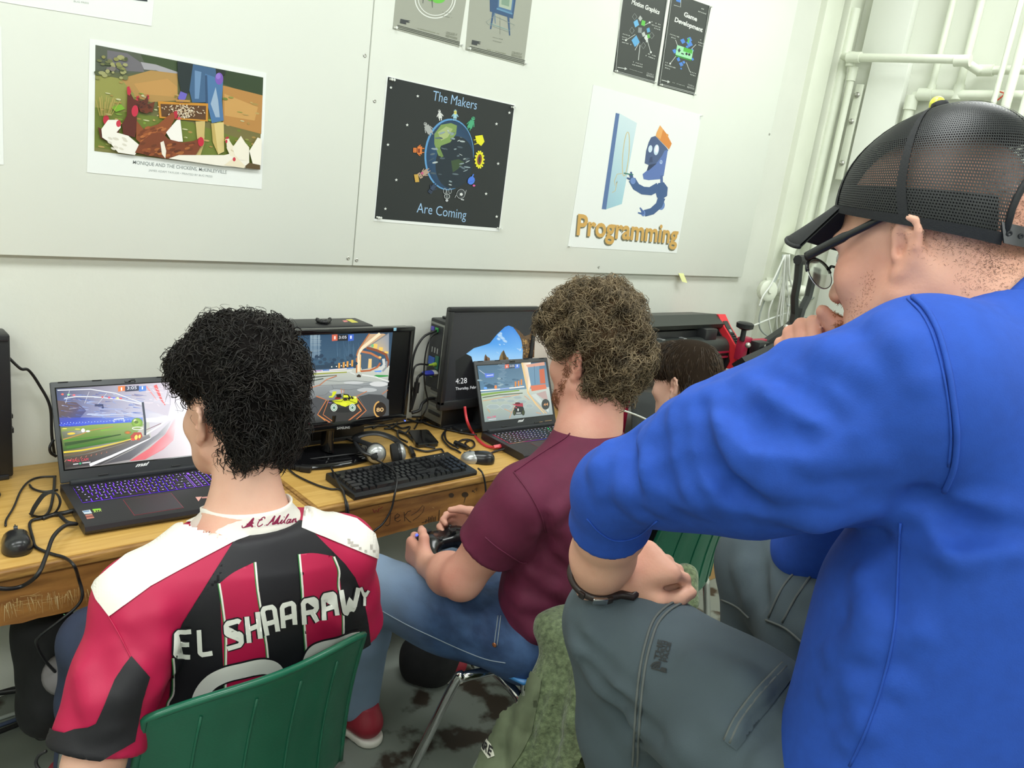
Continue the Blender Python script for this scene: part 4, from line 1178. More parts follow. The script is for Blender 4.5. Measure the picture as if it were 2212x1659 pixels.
p.ell('#a9cf5c',1360,524,56,48,n=22,edge='#6f9a34');p.ell('#e6f4b4',1340,505,16,16,n=10);p.ell('#5f7d34',1352,518,22,16,n=10);p.ring('#e6e9dc',1366,580,54,13,8)
p.poly('#b84a3c',[(1290,660),(1330,620),(1400,620),(1415,660),(1380,700),(1310,690)]);p.ell('#e8742c',1268,622,36,18,n=10,edge='#7a7a3c');p.ell('#f6e06a',1350,670,16,26,15,n=10);p.ell('#f6e06a',1385,660,12,20,15,n=10);p.ell('#e4503c',1320,690,22,12,n=8)
for c,x0,x1 in(('#e8834a',1170,1240),('#3c4156',1240,1378),('#5a8ad8',1378,1450)):
 p.poly(c,[(x0,162),(x1,156),(x1,206),(x0,216)])
p.text('#fff4e8',"1",(1198,206),(1212,204),(1198,174));p.text('#eef2ff',"3:05",(1260,196),(1356,190),(1260,166));p.text('#eef4ff',"1",(1406,194),(1419,193),(1406,164))
p.text('#e8485a',"BALL CAM",(718,914),(874,902),(718,886));p.line('#e8485a',[(668,896),(706,902)],12);p.line('#f2eef0',[(724,938),(776,932)],8);p.ell('#3fae7a',794,930,12,10,n=10);p.line('#f2eef0',[(814,926),(896,916)],8)
p.build("picture",M_scrB,la)
p=Print(lidA(.1,.02,.0),MLA[:3,2],zoom=Z5,base=.0006)
p.text('#e4e6e6',"msi",(1346,962),(1474,944),(1360,926),bold=.04,shear=.25)
p.build("lettering",M_ink,la)
p=Print(tr(MA,[(0,0,.0284)])[0],(0,0,1),zoom=Z5,base=.0002)
p.poly('#c9d2de',[(816,1400),(895,1388),(918,1424),(840,1432)]);p.poly('#6f8fb8',[(826,1402),(884,1394),(892,1406),(832,1414)])
p.poly('#c07a6a',[(846,1440),(916,1430),(940,1470),(866,1482)]);p.poly('#8a4a44',[(852,1452),(922,1442),(932,1458),(860,1468)])
p.poly('#86d02a',[(920,1382),(1000,1374),(1004,1388),(922,1396)]);p.text('#b9d06a',"RTX",(936,1416),(1016,1402),(932,1396),bold=.03)
p.poly('#e0a49a',[(1945,1262),(2010,1258),(1976,1306)]);p.poly('#c98a84',[(2010,1262),(2140,1250),(2140,1268),(2010,1276)])
p.build("sticker",M_ink,la)
hB=onZ(1043,935,.728)
yB=math.radians(-3)
eyB=np.array([-math.sin(yB),math.cos(yB)])
oB=hB[:2]-eyB*.239
lb,MBm,MLB,lidB,insB=laptop("smaller dark laptop with rainbow lit keys beside the curly haired boy",oB,yB,.36,.245,.258,math.radians(24),rainbow=True)
wB,hB_=.36,.258
p=Print(lidB(.1,.1,.0006),MLB[:3,2],zoom=Z7,base=.0002)
SB=lambda u_,v_:lidB(.013+(wB-.026)*u_,.240-.206*v_,.0006)
BB=lambda u0,u1,v0,v1:[SB(u0,v0),SB(u1,v0),SB(u1,v1),SB(u0,v1)]
quad3(p,BB(0,1,0,.5),['#4d6f88','#54748c','#7a97a6','#5b84a0'])
quad3(p,BB(0,1,.48,1),['#b8c6ac','#c6cfc6','#9aa6a6','#8c9c9c'])
p.poly('#e9dcc0',[(1530,905),(1640,900),(1640,1180),(1600,1280),(1590,1200)],['#e8caa0','#f4efe4','#f2e6d0','#f0d8b0','#d9b890'])
p.poly('#6f93ac',[(1600,950),(1740,930),(1750,1160),(1640,1170)]);p.poly('#c96a4c',[(1740,985),(1800,975),(1815,1150),(1752,1155)]);p.poly('#d9795a',[(1635,1180),(1815,1160),(1830,1215),(1650,1245)])
p.poly('#d8a08a',[(1580,930),(1800,895),(1808,935),(1600,960)]);p.line('#54748c',[(1680,940),(1690,1165)],6)
p.line('#e6c68a',[(1535,905),(1570,1080),(1610,1270),(1700,1400),(1800,1510)],22,10);p.line('#e9b878',[(1600,1250),(1680,1360),(1830,1510)],8)
for i in range(20):
 p.line('#8aa4b4',[(1260+rr.uniform(-20,40),y:=915+11*i),(1330+rr.uniform(-10,20),y)],3)
p.poly('#5f7fe0',[(1085,1030),(1140,1035),(1200,1030),(1196,1075),(1100,1085)]);p.line('#dfe6f4',[(1020,990),(1090,1040)],4);p.line('#dfe6f4',[(1110,1060),(1190,1050)],8)
for i in range(24):p.ell(rr.choice(['#45667e','#7b98a8','#5d7d92','#92abb4']),rr.uniform(1020,1520),rr.uniform(1090,1200),26,10,n=7)
p.poly('#35566c',[(1085,1180),(1140,1155),(1210,1180),(1210,1205),(1090,1210)]);p.ell('#6aa8f0',1095,1208,22,16,n=10);p.ell('#e88a4c',1218,1195,16,22,n=10)
for x,y,h in((1455,1130,60),(1492,1120,64),(1525,1105,66)):p.poly('#e08a3c',[(x-9,y),(x+9,y-2),(x+9,y+h),(x-9,y+h)])
p.line('#eceeea',[(1035,1240),(1250,1222),(1560,1190)],14);p.line('#5f8fe0',[(1270,1220),(1380,1208)],10)
p.line('#7da24c',[(1045,1290),(1250,1262),(1500,1235)],26,14);p.line('#46503c',[(1060,1322),(1260,1290),(1540,1268)],10)
p.poly('#c9d2cc',[(1640,1290),(1700,1275),(1850,1450),(1850,1500)]);p.poly('#b9a29c',[(1700,1275),(1815,1240),(1840,1340),(1790,1340)])
for x,y,a,b in((1350,1310,70,20),(1480,1320,60,22),(1280,1350,66,22),(1400,1362,60,20),(1530,1370,70,26),(1190,1430,90,34),(1340,1430,80,36),(1500,1440,80,30),(1620,1420,50,30),(1200,1360,50,18)):
 p.ell('#b3c0bc',x,y,a,b,n=6);p.ell('#9fafae',x,y+2,a*.86,b*.8,n=6)
for pts in([(1060,1362),(1250,1328),(1500,1285)],[(1120,1460),(1150,1500)],[(1410,1490),(1380,1570)],[(1320,1455),(1410,1500),(1440,1420)],[(1700,1500),(1760,1512)],[(1560,1300),(1620,1350)]):
 p.line('#d69a6c',pts,7)
p.poly('#22292a',[(1436,1450),(1465,1405),(1530,1405),(1555,1455),(1548,1520),(1446,1525)]);p.poly('#a83a4c',[(1410,1400),(1470,1395),(1540,1385),(1545,1430),(1470,1425)]);p.ell('#5c1420',1480,1390,34,12,n=10)
for x in(1440,1546):p.ell('#262c22',x,1500,18,36,n=14);p.ell('#47522f',x-2,1500,8,26,n=10)
p.line('#e6ece6',[(1462,1508),(1518,1506)],9);p.ell('#dfe6df',1484,1468,8,18,n=10);p.line('#d64a5a',[(1450,1440),(1470,1446)],8)
p.ell('#39403f',1812,1402,48,64,n=22);p.text('#e0a06a',"44",(1788,1424),(1842,1416),(1788,1390),bold=.01)
for c,x0,x1 in(('#d9705a',1326,1374),('#3c4858',1374,1446),('#5a84d8',1446,1500)):p.poly(c,[(x0,928),(x1,922),(x1,966),(x0,976)])
p.text('#f4dcd6',"1",(1344,964),(1356,962),(1344,940));p.text('#e6ecf4',"3:05",(1382,958),(1438,954),(1382,934));p.text('#dfe9ff',"1",(1466,956),(1480,954),(1466,930))
p.text('#e04a7a',"BALL CAM",(1116,1570),(1216,1556),(1116,1550),bold=.02);p.line('#f0e6ea',[(1130,1586),(1222,1576)],6)
p.build("picture",M_scr,lb)
p=Print(lidB(.1,.02,.0),MLB[:3,2],zoom=Z7,base=.0006)
p.text('#e4e6e6',"msi",(1482,1616),(1552,1604),(1490,1584),bold=.04,shear=.25);p.line('#b9956a',[(1690,1622),(1780,1608)],5);p.line('#b9956a',[(1808,1602),(1890,1590)],5)
p.build("lettering",M_ink,lb)
# things on the desks
Z8=(620,880,500/2212)
def z8(x,y,z=ZD+.008):
 return onZ(Z8[0]+x*Z8[2],Z8[1]+y*Z8[2],z)
 # full size keyboard, every key its own cap
ko_=np.array([1.148,-.574,ZD])
MK=rotz(ko_,math.radians(1.0))
kb=empty("keyboard",ko_,"full size black keyboard at the front edge of the right desk","keyboard")
KW,KD=.452,.158
MB().prism([(0,y,z)for y,z in((.002,.0),(.0,.01),(.003,.016),(KD-.004,.026),(KD,.022),(KD,.004))],(KW,0,0),MK).build("case",M_blk,kb,smooth=35)
U=.019
x0k=.0085
rows=[(.131,[1,-1]+[1]*4+[-.5]+[1]*4+[-.5]+[1]*4+[-.25,1,1,1]),(.104,[1]*13+[2,-.25,1,1,1,-.25,1,1,1,1]),(.085,[1.5]+[1]*12+[1.5,-.25,1,1,1,-.25,1,1,1,1]),(.066,[1.75]+[1]*11+[2.25,-3.5,1,1,1]),(.047,[2.25]+[1]*10+[2.75,-1.25,1,-1.25,1,1,1,1]),(.028,[1.25,1.25,1.25,6.25,1.25,1.25,1.25,1.25,-.25,1,1,1,-.25,2,1])]
cap_me={}
def cap(w):
 if w not in cap_me:
  a,b=w*U/2-.0009,U/2-.0009
  g=MB()
  t=.0030
  g.add([(-a,-b,0),(a,-b,0),(a,b,0),(-a,b,0),(-a+t,-b+.0028,.0095),(a-t,-b+.0028,.0095),(a-t,b-.0012,.0105),(-a+t,b-.0012,.0105)],[(0,1,5,4),(1,2,6,5),(2,3,7,6),(3,0,4,7),(4,5,6,7)])
  me=np_mesh("key",np.vstack(g.V),g.F)
  me.materials.append(M_keyk)
  cap_me[w]=me
 return cap_me[w]
M_keyk=mat("keyboard key black",(30,31,33),rough=.24)
slope=math.atan2(.010,KD)
RK=Matrix.Rotation(math.radians(1.0),4,'Z')@Matrix.Rotation(slope,4,'X')
for ky,row in rows:
 x=x0k
 for w in row:
  if w>0:
   o=bpy.data.objects.new("key",cap(w))
   COL.objects.link(o)
   o.location=tr(MK,[(x+w*U/2,ky-.006,.0155+.0665*(ky-.006))])[0]
   o.rotation_euler=RK.to_euler()
   adopt(o,kb)
  x+=abs(w)*U
for i in range(3):
 q=tr(MK,[(.385+.018*i,.138,.0262)])[0]
 MB().ball(q,.0016,6).build("indicator_light",M_silver,kb)
pk=Print(tr(MK,[(0,.137,.0252)])[0],(0,-.0665,1),zoom=Z8,base=.0004)
pk.line('#cfd3d3',[(1288,496),(1325,492),(1365,487)],6);pk.line('#cfd3d3',[(1300,490),(1308,502)],5)
pk.build("lettering",M_ink,kb)
# mice
def mouse(label,c,ang,L=.108,W=.062,Hh=.036,silver=False):
 r=empty("computer_mouse",(c[0],c[1],ZD),label,"mouse")
 Mm=rotz(np.array([c[0],c[1],ZD]),ang)
 n,m=10,28
 V,F=[],[]
 for j in range(n+1):
  t=j/n*math.pi/2
  cs_,sn_=math.cos(t)**.75,math.sin(t)
  for k in range(m):
   a=2*math.pi*k/m
   ca,sa=math.cos(a),math.sin(a)
   ca,sa=math.copysign(abs(ca)**.8,ca),math.copysign(abs(sa)**.85,sa)
   wv=1.0-.12*math.exp(-((sa-.15)/.4)**2)
   V.append((ca*W/2*wv*cs_,sa*L/2*cs_-.010*sn_,.002+Hh*sn_*(1-.12*sa*cs_)))
 for j in range(n):
  for k in range(m):
   F.append((j*m+k,j*m+(k+1)%m,(j+1)*m+(k+1)%m,(j+1)*m+k))
 F.append(tuple(range(m))[::-1]);F.append(tuple(n*m+k for k in range(m)))
 MB().add(V,F).build("shell",M_mouse,r,smooth=True,M=Mm)
 MB().box((-.0012,.012,Hh*.80),(.0012,.05,Hh*.83)).build("button_split",M_blk,r,M=Mm)
 MB().cyl((-.004,.028,Hh*.84),(.004,.028,Hh*.84),.006,16).build("scroll_wheel",M_blk2,r,smooth=40,M=Mm)
 if silver:
  g=MB()
  g.ball((-.003,.022,.009),(.0285,.0355,.0265),20)
  g.build("front_panel",M_silver,r,smooth=50,M=Mm)
 return r
M_mouse=mat("mouse shell",(34,35,37),rough=.26)
cmr=onZ(1032,990,ZD+.012)
mouse("black and silver mouse right of the keyboard",cmr,math.radians(52),.112,.062,.036,True)
cml=onZ(36,1170,ZD+.012)
mouse("plain black mouse near the left edge of the picture",cml,math.radians(-8),.108,.064,.037)
mq=onZ(-16,1062,ZD+.01)
tag(MB().box((mq[0]-.1,mq[1]-.03,ZD),(mq[0]+.014,mq[1]+.05,ZD+.018),bev=.008).build("charger_brick",M_blk,smooth=40),"black charger brick just entering at the left edge of the desk","charger")
# headset
hs=empty("headset",onZ(840,985,ZD),"black headset with silver ear cups and a boom microphone by the monitor stand","headset")
def cupat(c,ax,R):
 ax=unit(ax)
 MB().lathe([(R*.55,-.028),(R*.98,-.026),(R*1.08,-.016),(R*1.04,-.006),(R*.7,-.004)],c,ax,24).build("ear_pad",M_pad,hs,smooth=50)
 MB().lathe([(R*.9,-.006),(R*.98,-.002),(R*.98,.004),(R*.8,.014),(R*.45,.019),(.0,.020)],c,ax,24).build("ear_cup",M_silver,hs,smooth=50)
 MB().lathe([(R*.98,-.006),(R*1.05,-.005),(R*1.05,.002),(R*.98,.004)],c,ax,24).build("cup_ring",M_blk2,hs,smooth=50)
M_pad=mat("foam pad",(28,28,29),rough=.85)
c1=onZ(812,980,ZD+.038)
c2=onZ(863,978,ZD+.036)
cupat(c1,(-.35,-.9,.25),.031)
cupat(c2,(.88,-.42,.2),.031)
arc=spline([c1+np.array([.0,.016,.02]),onZ(768,948,ZD+.05),onZ(785,938,ZD+.06),onZ(815,936,ZD+.062),onZ(845,945,ZD+.055),onZ(862,958,ZD+.048),c2+np.array([-.012,.012,.022])],8)
MB().tube(arc,.0125,10,flat=.45,up=(0,-.5,1)).build("headband",M_blk,hs,smooth=50)
MB().tube(spline([onZ(766,950,ZD+.045),onZ(775,966,ZD+.04),onZ(790,975,ZD+.04),c1+np.array([-.008,-.018,.004])],5),.007,8).build("yoke",M_blk2,hs,smooth=50)
mic=onZ(804,984,ZD+.036)+np.array([0,-.012,.0])
MB().tube(spline([onZ(765,953,ZD+.045),onZ(780,975,ZD+.045),mic],5),.0055,8).build("boom_arm",M_blk2,hs,smooth=True)
MB().ball(mic,(.012,.012,.010),12).build("microphone",M_pad,hs,smooth=True)
# external drive, power plug, strap loop, ferrites
hd=empty("external_drive",onZ(912,945,ZD),"thin glossy black external drive lying among the cables","hard drive")
zt=ZD+.016
q=[onZ(*p_,zt)for p_ in((880,928),(899,960),(951,956),(925,926))]
q=[np.array([v[0],v[1],ZD+.002])for v in q]
cxy=sum(q)/4
q=[cxy+(v-cxy)*.97 for v in q]
V=[]
for s_,z_ in((.96,0),(1.0,.003),(1.0,.012),(.955,.0155)):
 for i in range(4):
  for t_ in(.08,.92):
   a_,b_=q[i],q[(i+1)%4]
   v=cxy+((a_+(b_-a_)*t_)-cxy)*s_
   V.append((v[0],v[1],ZD+z_))
MB().add(V,[(j*8+k,(j+1)*8+k,(j+1)*8+(k+1)%8,j*8+(k+1)%8)for j in range(3)for k in range(8)]+[tuple(range(8)),tuple(range(24,32))[::-1]]).build("case",M_glossb,hd,smooth=30)
pl=empty("power_plug",onZ(645,1008,ZD),"loose black mains plug lying left of the monitor stand","plug")
a_,b_=onZ(620,1004,ZD+.014),onZ(673,1011,ZD+.014)
ex_=unit(b_-a_);ey_=np.array([-ex_[1],ex_[0],0])
MP=frame(np.array([b_[0],b_[1],ZD]),ex_,ey_,(0,0,1))
MB().box((-.034,-.012,0),(0,.012,.02),MP,bev=.004).build("body",M_cab,pl,smooth=40)
MB().box((-.048,-.009,.002),(-.033,.009,.017),MP,bev=.003).build("collar",M_cab,pl,smooth=40)
for i in range(4):
 MB().box((-.054-.006*i,-.006,.004),(-.050-.006*i,.006,.015),MP,bev=.001).build("strain_rib",M_cab,pl,smooth=40)
loopP=[onZ(67,1112,ZD+.004),onZ(75,1095,ZD+.025),onZ(96,1068,ZD+.052),onZ(120,1065,ZD+.05),onZ(130,1085,ZD+.03),onZ(118,1108,ZD+.006)]
tag(MB().tube(spline(loopP+[onZ(90,1117,ZD+.003),loopP[0]],6),.011,8,flat=.16,up=(1,0,0)).build("cable_strap",mat("felt strap",(30,29,27),rough=.9),smooth=40),"black felt cable strap standing in a loop beside the purple lit laptop","cable strap")
# cables on and behind the desks
M_red=mat("red network cable",(214,62,72),rough=.35)
M_lime=mat("lime plug",(168,200,70),rough=.4)
M_vga=mat("blue plug",(52,62,170),rough=.45)
CZ=ZD+.0045
def cable(label,pts,r=.0032,m=None,group="black cables on the desks",z=CZ):
 P=[]
 for p_ in pts:
  if len(p_)==2:P.append(onZ(p_[0],p_[1],z))
  elif isinstance(p_[2],str):P.append(onY(p_[0],p_[1],float(p_[2])))
  elif len(p_)==3 and p_[0]>5:P.append(onZ(p_[0],p_[1],p_[2]))
  else:P.append(np.array(p_,float))
 return tag(MB().tube(spline(P,8),r,6).build("cable",m or M_cab,smooth=True),label,"cable",group)
cable("black cable plugged into the left computer, curving down behind the purple lit laptop",[(xe,-.05,onX(36,792,xe)[2]),(44,796,"-0.05"),(62,800,"-0.04"),(85,832,"-0.03"),(108,878,"-0.03"),(112,940,"-0.03"),(118,985,"-0.03")],.004)
cable("black cable end peeking out left of the purple laptop's lid",[(116,950,"-0.04"),(108,965,"-0.05"),(110,978,"-0.05"),(122,986,"-0.05")],.004)
cable("thin black mouse cable looping from the left mouse round to the purple laptop's back",[(12,1136),(14,1122),(30,1095),(45,1060),(62,1040),(85,1031),(122,1029)],.0026)
cable("black cable loop lying on the wood behind the felt strap",[(64,1047),(72,1056),(95,1062),(125,1058)],.0028)
cable("thick black cable under the felt strap, passing the left mouse",[(118,1030),(116,1060),(108,1100),(92,1118),(70,1124),(64,1135),(70,1160),(78,1182),(110,1196),(140,1205),(160,1222,ZD+.012),(170,1250,"-0.585"),(178,1285,"-0.588"),(166,1310,"-0.588"),(130,1340,"-0.585"),(85,1375,"-0.57"),(80,1395,"-0.55"),(100,1430,"-0.53"),(138,1470,"-0.5")],.0036)
cable("thick black cable swinging off the desk's front edge below the left mouse",[(128,1112,ZD+.012),(145,1128,ZD+.012),(165,1132,ZD+.014),(140,1136,ZD+.03),(115,1160,ZD+.03),(100,1200,ZD+.02),(82,1240,ZD+.008),(50,1265,"-0.59"),(10,1272,"-0.6"),(-40,1262,"-0.6")],.0046)
cable("black plug and lead entering the purple laptop's left side",[(92,1120),(115,1112),(140,1108,ZD+.012),(160,1103,ZD+.014)],.0055)
cable("thin black headset cable falling in front of the monitor base and off the edge",[(701,940,ZD+.06),(705,960,ZD+.03),(712,1000),(722,1025,ZD+.035),(733,1048,ZD+.03),(742,1062,ZD+.02),(746,1085,ZD+.005),(748,1098,"-0.59"),(748,1120,"-0.592"),(747,1150,"-0.59"),(742,1190,"-0.58"),(735,1230,"-0.57")],.0028)
cable("black lead from the loose mains plug running to the desk's front edge",[(620,1010),(640,1027),(680,1046),(712,1056),(735,1058),(745,1076),(752,1096,"-0.585"),(752,1130,"-0.59"),(748,1170,"-0.585")],.003)
cable("thin black cable over the keyboard's middle, hanging off the edge beside the scribble",[(790,966,ZD+.06),(800,985,ZD+.03),(825,1000,ZD+.035),(845,1012,ZD+.04),(857,1028,ZD+.038),(856,1050,ZD+.022),(852,1070,"-0.59"),(845,1100,"-0.592"),(828,1130,"-0.592"),(805,1150,"-0.592"),(780,1180,"-0.59")],.003)
cable("black keyboard cable hanging off the edge by the maroon sleeve",[(1033,1012,ZD+.012),(1042,1022,ZD+.012),(1048,1045,"-0.59"),(1049,1070,"-0.592"),(1043,1100,"-0.59"),(1036,1125,"-0.585"),(1010,1140,"-0.56")],.0032)
cable("thin black cable lying across the oval monitor base",[(620,990),(640,994),(700,988,ZD+.022),(750,982,ZD+.022),(790,978,ZD+.02)],.003)
cable("black cable arching from the port panel to behind the desk monitor",[(XP,-.075,onX(955,718,XP)[2]),(938,716,"-0.09"),(915,728,"-0.09"),(898,755,"-0.09"),(890,790,"-0.09"),(888,850,"-0.09"),(886,890,"-0.09")],.0042)
cable("thin black cable dropping from the port panel down across the desk to the drive",[(XP,-.08,onX(952,722,XP)[2]),(930,730,"-0.13"),(920,760,"-0.13"),(916,800,"-0.13"),(918,835,"-0.13"),(924,870,"-0.13"),(915,895,"-0.13"),(905,910),(895,926)],.003)
cable("black audio cable with a lime plug curving left of the port panel",[(925,788,"-0.11"),(905,787,"-0.11"),(894,797,"-0.11"),(890,830,"-0.11"),(893,850,"-0.11"),(887,885,"-0.11")],.0034)
r_=empty("vga_connector",onX(935,805,XP-.02),"blue video plug with a white shell on the port panel","plug")
a_,b_=onX(940,805,XP-.004),onY(912,807,-.10)
MB().tube([a_,a_+(b_-a_)*.3],[.017,.017],10,flat=.6).build("shell",mat("white plug shell",(210,212,206),rough=.45),r_,smooth=40)
MB().tube([a_+(b_-a_)*.28,a_+(b_-a_)*.8,b_],[.017,.015,.007],10,flat=.6).build("grip",M_vga,r_,smooth=40)
cable("thick video cable with a ferrite block hanging from the blue plug",[b_,(903,815,"-0.11"),(900,830,"-0.11"),(898,850,"-0.11"),(893,868,"-0.11"),(888,885,"-0.11")],.0055)
f_=onY(900,838,-.11)
tag(MB().tube([onY(901,826,-.11),onY(898,848,-.11)],.0105,12).build("ferrite_block",M_cab,smooth=40),"black ferrite block on the thick video cable","ferrite")
a_,b_=onX(943,787,XP-.004),onY(924,789,-.105)
tag(MB().tube([a_,a_+(b_-a_)*.4,a_+(b_-a_)*.42,b_],[.008,.007,.005,.0035],10).build("audio_plug",M_lime,smooth=40),"lime green audio plug in the port panel","plug")
cable("thick black mains cable bending up to the port panel's foot",[(940,860,"-0.1"),(925,862,"-0.12"),(912,872,"-0.13"),(906,886,"-0.14"),(890,892,"-0.14")],.006)
cable("red network cable running from the dark monitor to the smaller laptop",[(1004,878,"-0.235"),(1006,895,"-0.245"),(1011,915,"-0.262"),(1022,936),(1036,953),(1052,964),(1075,966,ZD+.012),(1088,962,ZD+.016)],.0052,M_red)
P_=[onZ(1066,966,ZD+.013),onZ(1088,962,ZD+.016)]
tag(MB().tube([P_[0],P_[1]],.0075,4).build("network_plug",M_red,smooth=30),"red plug of the network cable at the smaller laptop's side","plug")
desk_w=[([(1090,970,ZD+.015),(1070,975),(1056,980),(1040,976)],"short black lead between the right mouse and the smaller laptop"),([(1090,885),(1030,905),(990,920),(965,928),(955,945),(970,965),(985,972),(995,978)],"black cable from behind the smaller laptop, looping to the right mouse"),([(1120,925),(1050,930),(1000,935),(975,925),(962,930),(965,952),(990,968)],"black cable lying across the bare wood right of the drive"),([(1015,950),(1005,958),(1015,968),(1025,962),(1020,952),(1000,950),(980,962)],"black cable curl just left of the right mouse"),([(880,905),(905,912),(930,908),(960,912),(985,900),(1010,896)],"black cable stretched along the desk in front of the port panel"),([(890,900),(940,902),(960,912),(955,920),(930,905)],"small black loop of cable behind the drive"),([(832,942),(850,948),(870,958),(885,970),(890,985),(900,990)],"black cable running between the headset and the keyboard's back edge"),([(885,966),(920,975),(950,970),(958,976)],"black cable in front of the drive"),([(850,915),(868,925),(885,922),(876,935),(860,930),(862,945),(880,955)],"black cable tangle behind the headset's right cup"),([(838,920),(855,930),(880,940),(900,958),(940,968)],"black cable passing under the drive's left corner"),([(760,930),(800,922),(840,918),(880,912),(925,905)],"black cable lying straight behind the headset band"),([(740,940),(752,950),(770,955)],"short black lead by the monitor neck"),([(805,925),(830,914),(850,905),(858,912),(848,924),(830,926)],"small black cable loop under the desk monitor's right corner"),([(900,905),(935,920),(1000,935),(1030,940)],"black cable slanting right in front of the dark monitor"),([(888,895),(930,892),(950,884),(990,888)],"black cable along the wall foot under the port panel")]
for w_,lab in desk_w:
 cable(lab,w_,.0036,z=CZ+.002*rr.random())
for p1,p2,lab in(((886,968),(893,984),"small black ferrite lying between headset and drive"),((983,956),(1010,968),"black ferrite lying left of the right mouse")):
 tag(MB().tube([onZ(*p1,ZD+.009),onZ(*p2,ZD+.009)],.0085,10).build("ferrite_block",M_cab,smooth=40),lab,"ferrite")
cable("thin white cable drooping between the curly boy's collar and the blue sleeve",[(1330,882,"-0.55"),(1365,893,"-0.55"),(1400,908,"-0.55"),(1440,930,"-0.55")],.004,M_wire,"data cables at the corner")
# vinyl cutter and heat press beyond the desks
M_cut=mat("cutter black",(48,52,50),rough=.4)
M_cutr=mat("cutter red",(222,52,62),rough=.38)
M_mag=mat("press maroon",(166,34,66),rough=.4)
vc=empty("vinyl_cutter",(2.92,-.33,.8),"black and red roll cutter machine beyond the boys","cutter")
XE=3.3
def vx(x,y):
 p_=onX(x,y,XE)
 return(p_[1],p_[2])
def V6(x,y):return(1350+x*500/2212,600+y*500/2212)
prof=[vx(*V6(*q_))for q_ in((895,348),(905,372),(940,470),(1040,640),(1062,810),(985,872),(1000,885))]
pf=[vx(*V6(*q_))for q_ in((890,350),(945,470),(1000,560),(1044,640),(1064,790),(1020,872))]
ytop,ztop=pf[0]
back=[(ytop+.16,ztop-.03),(ytop+.18,.86)]
cap_prof=pf+[(pf[-1][0]+.10,pf[-1][1]-.015)]+back[::-1]
for x0_ in(XE,2.50):
 MB().prism([(x0_,y,z)for y,z in cap_prof],(.062,0,0)).build("end_cap",M_cutr,vc,smooth=20)
 inner=[(y+.03,z-.012)for y,z in cap_prof]
 MB().prism([(x0_-.012 if x0_>3 else x0_+.066,y,z)for y,z in inner],(.008,0,0)).build("inner_plate",M_blk,vc)
y0_,z0_=pf[0];y1_,z1_=pf[1]
lidp=[(y0_+.01,z0_),(y0_-.015,z0_-.02),(y1_-.0,z1_+.015),(y1_+.01,z1_-.005),(y0_+.15,z0_-.06),(y0_+.15,z0_-.02)]
MB().prism([(2.56,y,z)for y,z in lidp],(XE-2.56,0,0)).build("lid",M_cut,vc,smooth=20)
MB().box((2.56,y1_+.02,z1_-.075),(XE,y1_+.06,z1_-.015),bev=.004).build("rail",M_blk,vc,smooth=40)
MB().box((2.56,y1_-.005,z1_-.105),(XE,y1_+.05,z1_-.085),bev=.004).build("rail",M_cut,vc,smooth=40)
for x_ in(2.66,2.82,2.98):
 MB().box((x_,y1_-.012,z1_-.055),(x_+.022,y1_+.02,z1_-.042),bev=.002).build("rail_clip",M_silver,vc)
MB().box((XE-.18,y1_-.03,z1_-.09),(XE-.09,y1_+.04,z1_+.0),bev=.006).build("carriage",M_blk2,vc,smooth=40)
MB().lathe([(.008,0),(.014,.004),(.014,.03),(.005,.05),(0,.055)],(XE-.11,y1_-.03,z1_-.08),(0,0,-1),12).build("blade_holder",mat("brass",(190,160,90),rough=.3,metal=.8),vc,smooth=40)
MB().cyl((2.57,pf[4][0]+.10,pf[4][1]+.04),(XE-.005,pf[4][0]+.10,pf[4][1]+.04),.055,20).build("platen",M_cut,vc,smooth=40)
for dz in(.0,-.024):
 MB().box((2.565,pf[4][0]+.04,pf[4][1]+.028+dz),(XE-.005,pf[4][0]+.05,pf[4][1]+.036+dz)).build("red_trim",M_mag,vc)
MB().box((2.56,pf[4][0]+.05,pf[4][1]-.04),(XE,pf[4][0]+.16,pf[4][1]+.03),bev=.004).build("bed",M_blk,vc,smooth=40)
pA,pB=np.array(pf[1]),np.array(pf[3])
for s0,s1,nm,mm,pad,off in((-.18,.98,"control_panel",M_cut,.013,.002),(.10,.32,"display",mat("lcd",(150,160,158),rough=.3),.022,.004)):
 a_,b_=pA+(pB-pA)*s0,pA+(pB-pA)*s1
 if s0<0:a_=np.array(pf[0])+(pA-np.array(pf[0]))*.55
 nn=unit(np.array([-(b_-a_)[1],(b_-a_)[0]]));nn=nn if nn[0]<0 else-nn
 P_=[(XE+pad,*a_),(XE+.062-pad,*a_),(XE+.062-pad,*b_),(XE+pad,*b_)]
 P_=[(x,y+nn[0]*off,z+nn[1]*off)for x,y,z in P_]
 MB().prism(P_,(0,-nn[0]*.006*2,-nn[1]*.006*2)).build(nm,mm,vc)
for i in range(8):
 s_=.42+.14*(i//2)
 c_=pA+(pB-pA)*s_
 MB().ball((XE+(.024 if i%2 else .04),c_[0]-.003,c_[1]+.003),.006,8).build("button",M_blk2,vc,smooth=True)
st=empty("cutter_stand",(2.92,-.3,0),"dark maroon stand carrying the roll cutter","stand")
for x_ in(2.54,3.31):
 MB().box((x_,-.36,.05),(x_+.05,-.24,.86),bev=.005).build("leg",M_mag,st,smooth=40)
 MB().box((x_-.01,-.6,.0),(x_+.06,-.02,.05),bev=.01).build("foot",M_blk,st,smooth=40)
MB().box((2.56,-.32,.5),(3.34,-.28,.56),bev=.004).build("crossbar",M_blk,st,smooth=40)
MB().box((3.20,-.45,.62),(3.40,-.20,.86),bev=.006).build("side_panel",M_mag,st,smooth=40)
V,F=[],[]
nu_,nv_=16,10
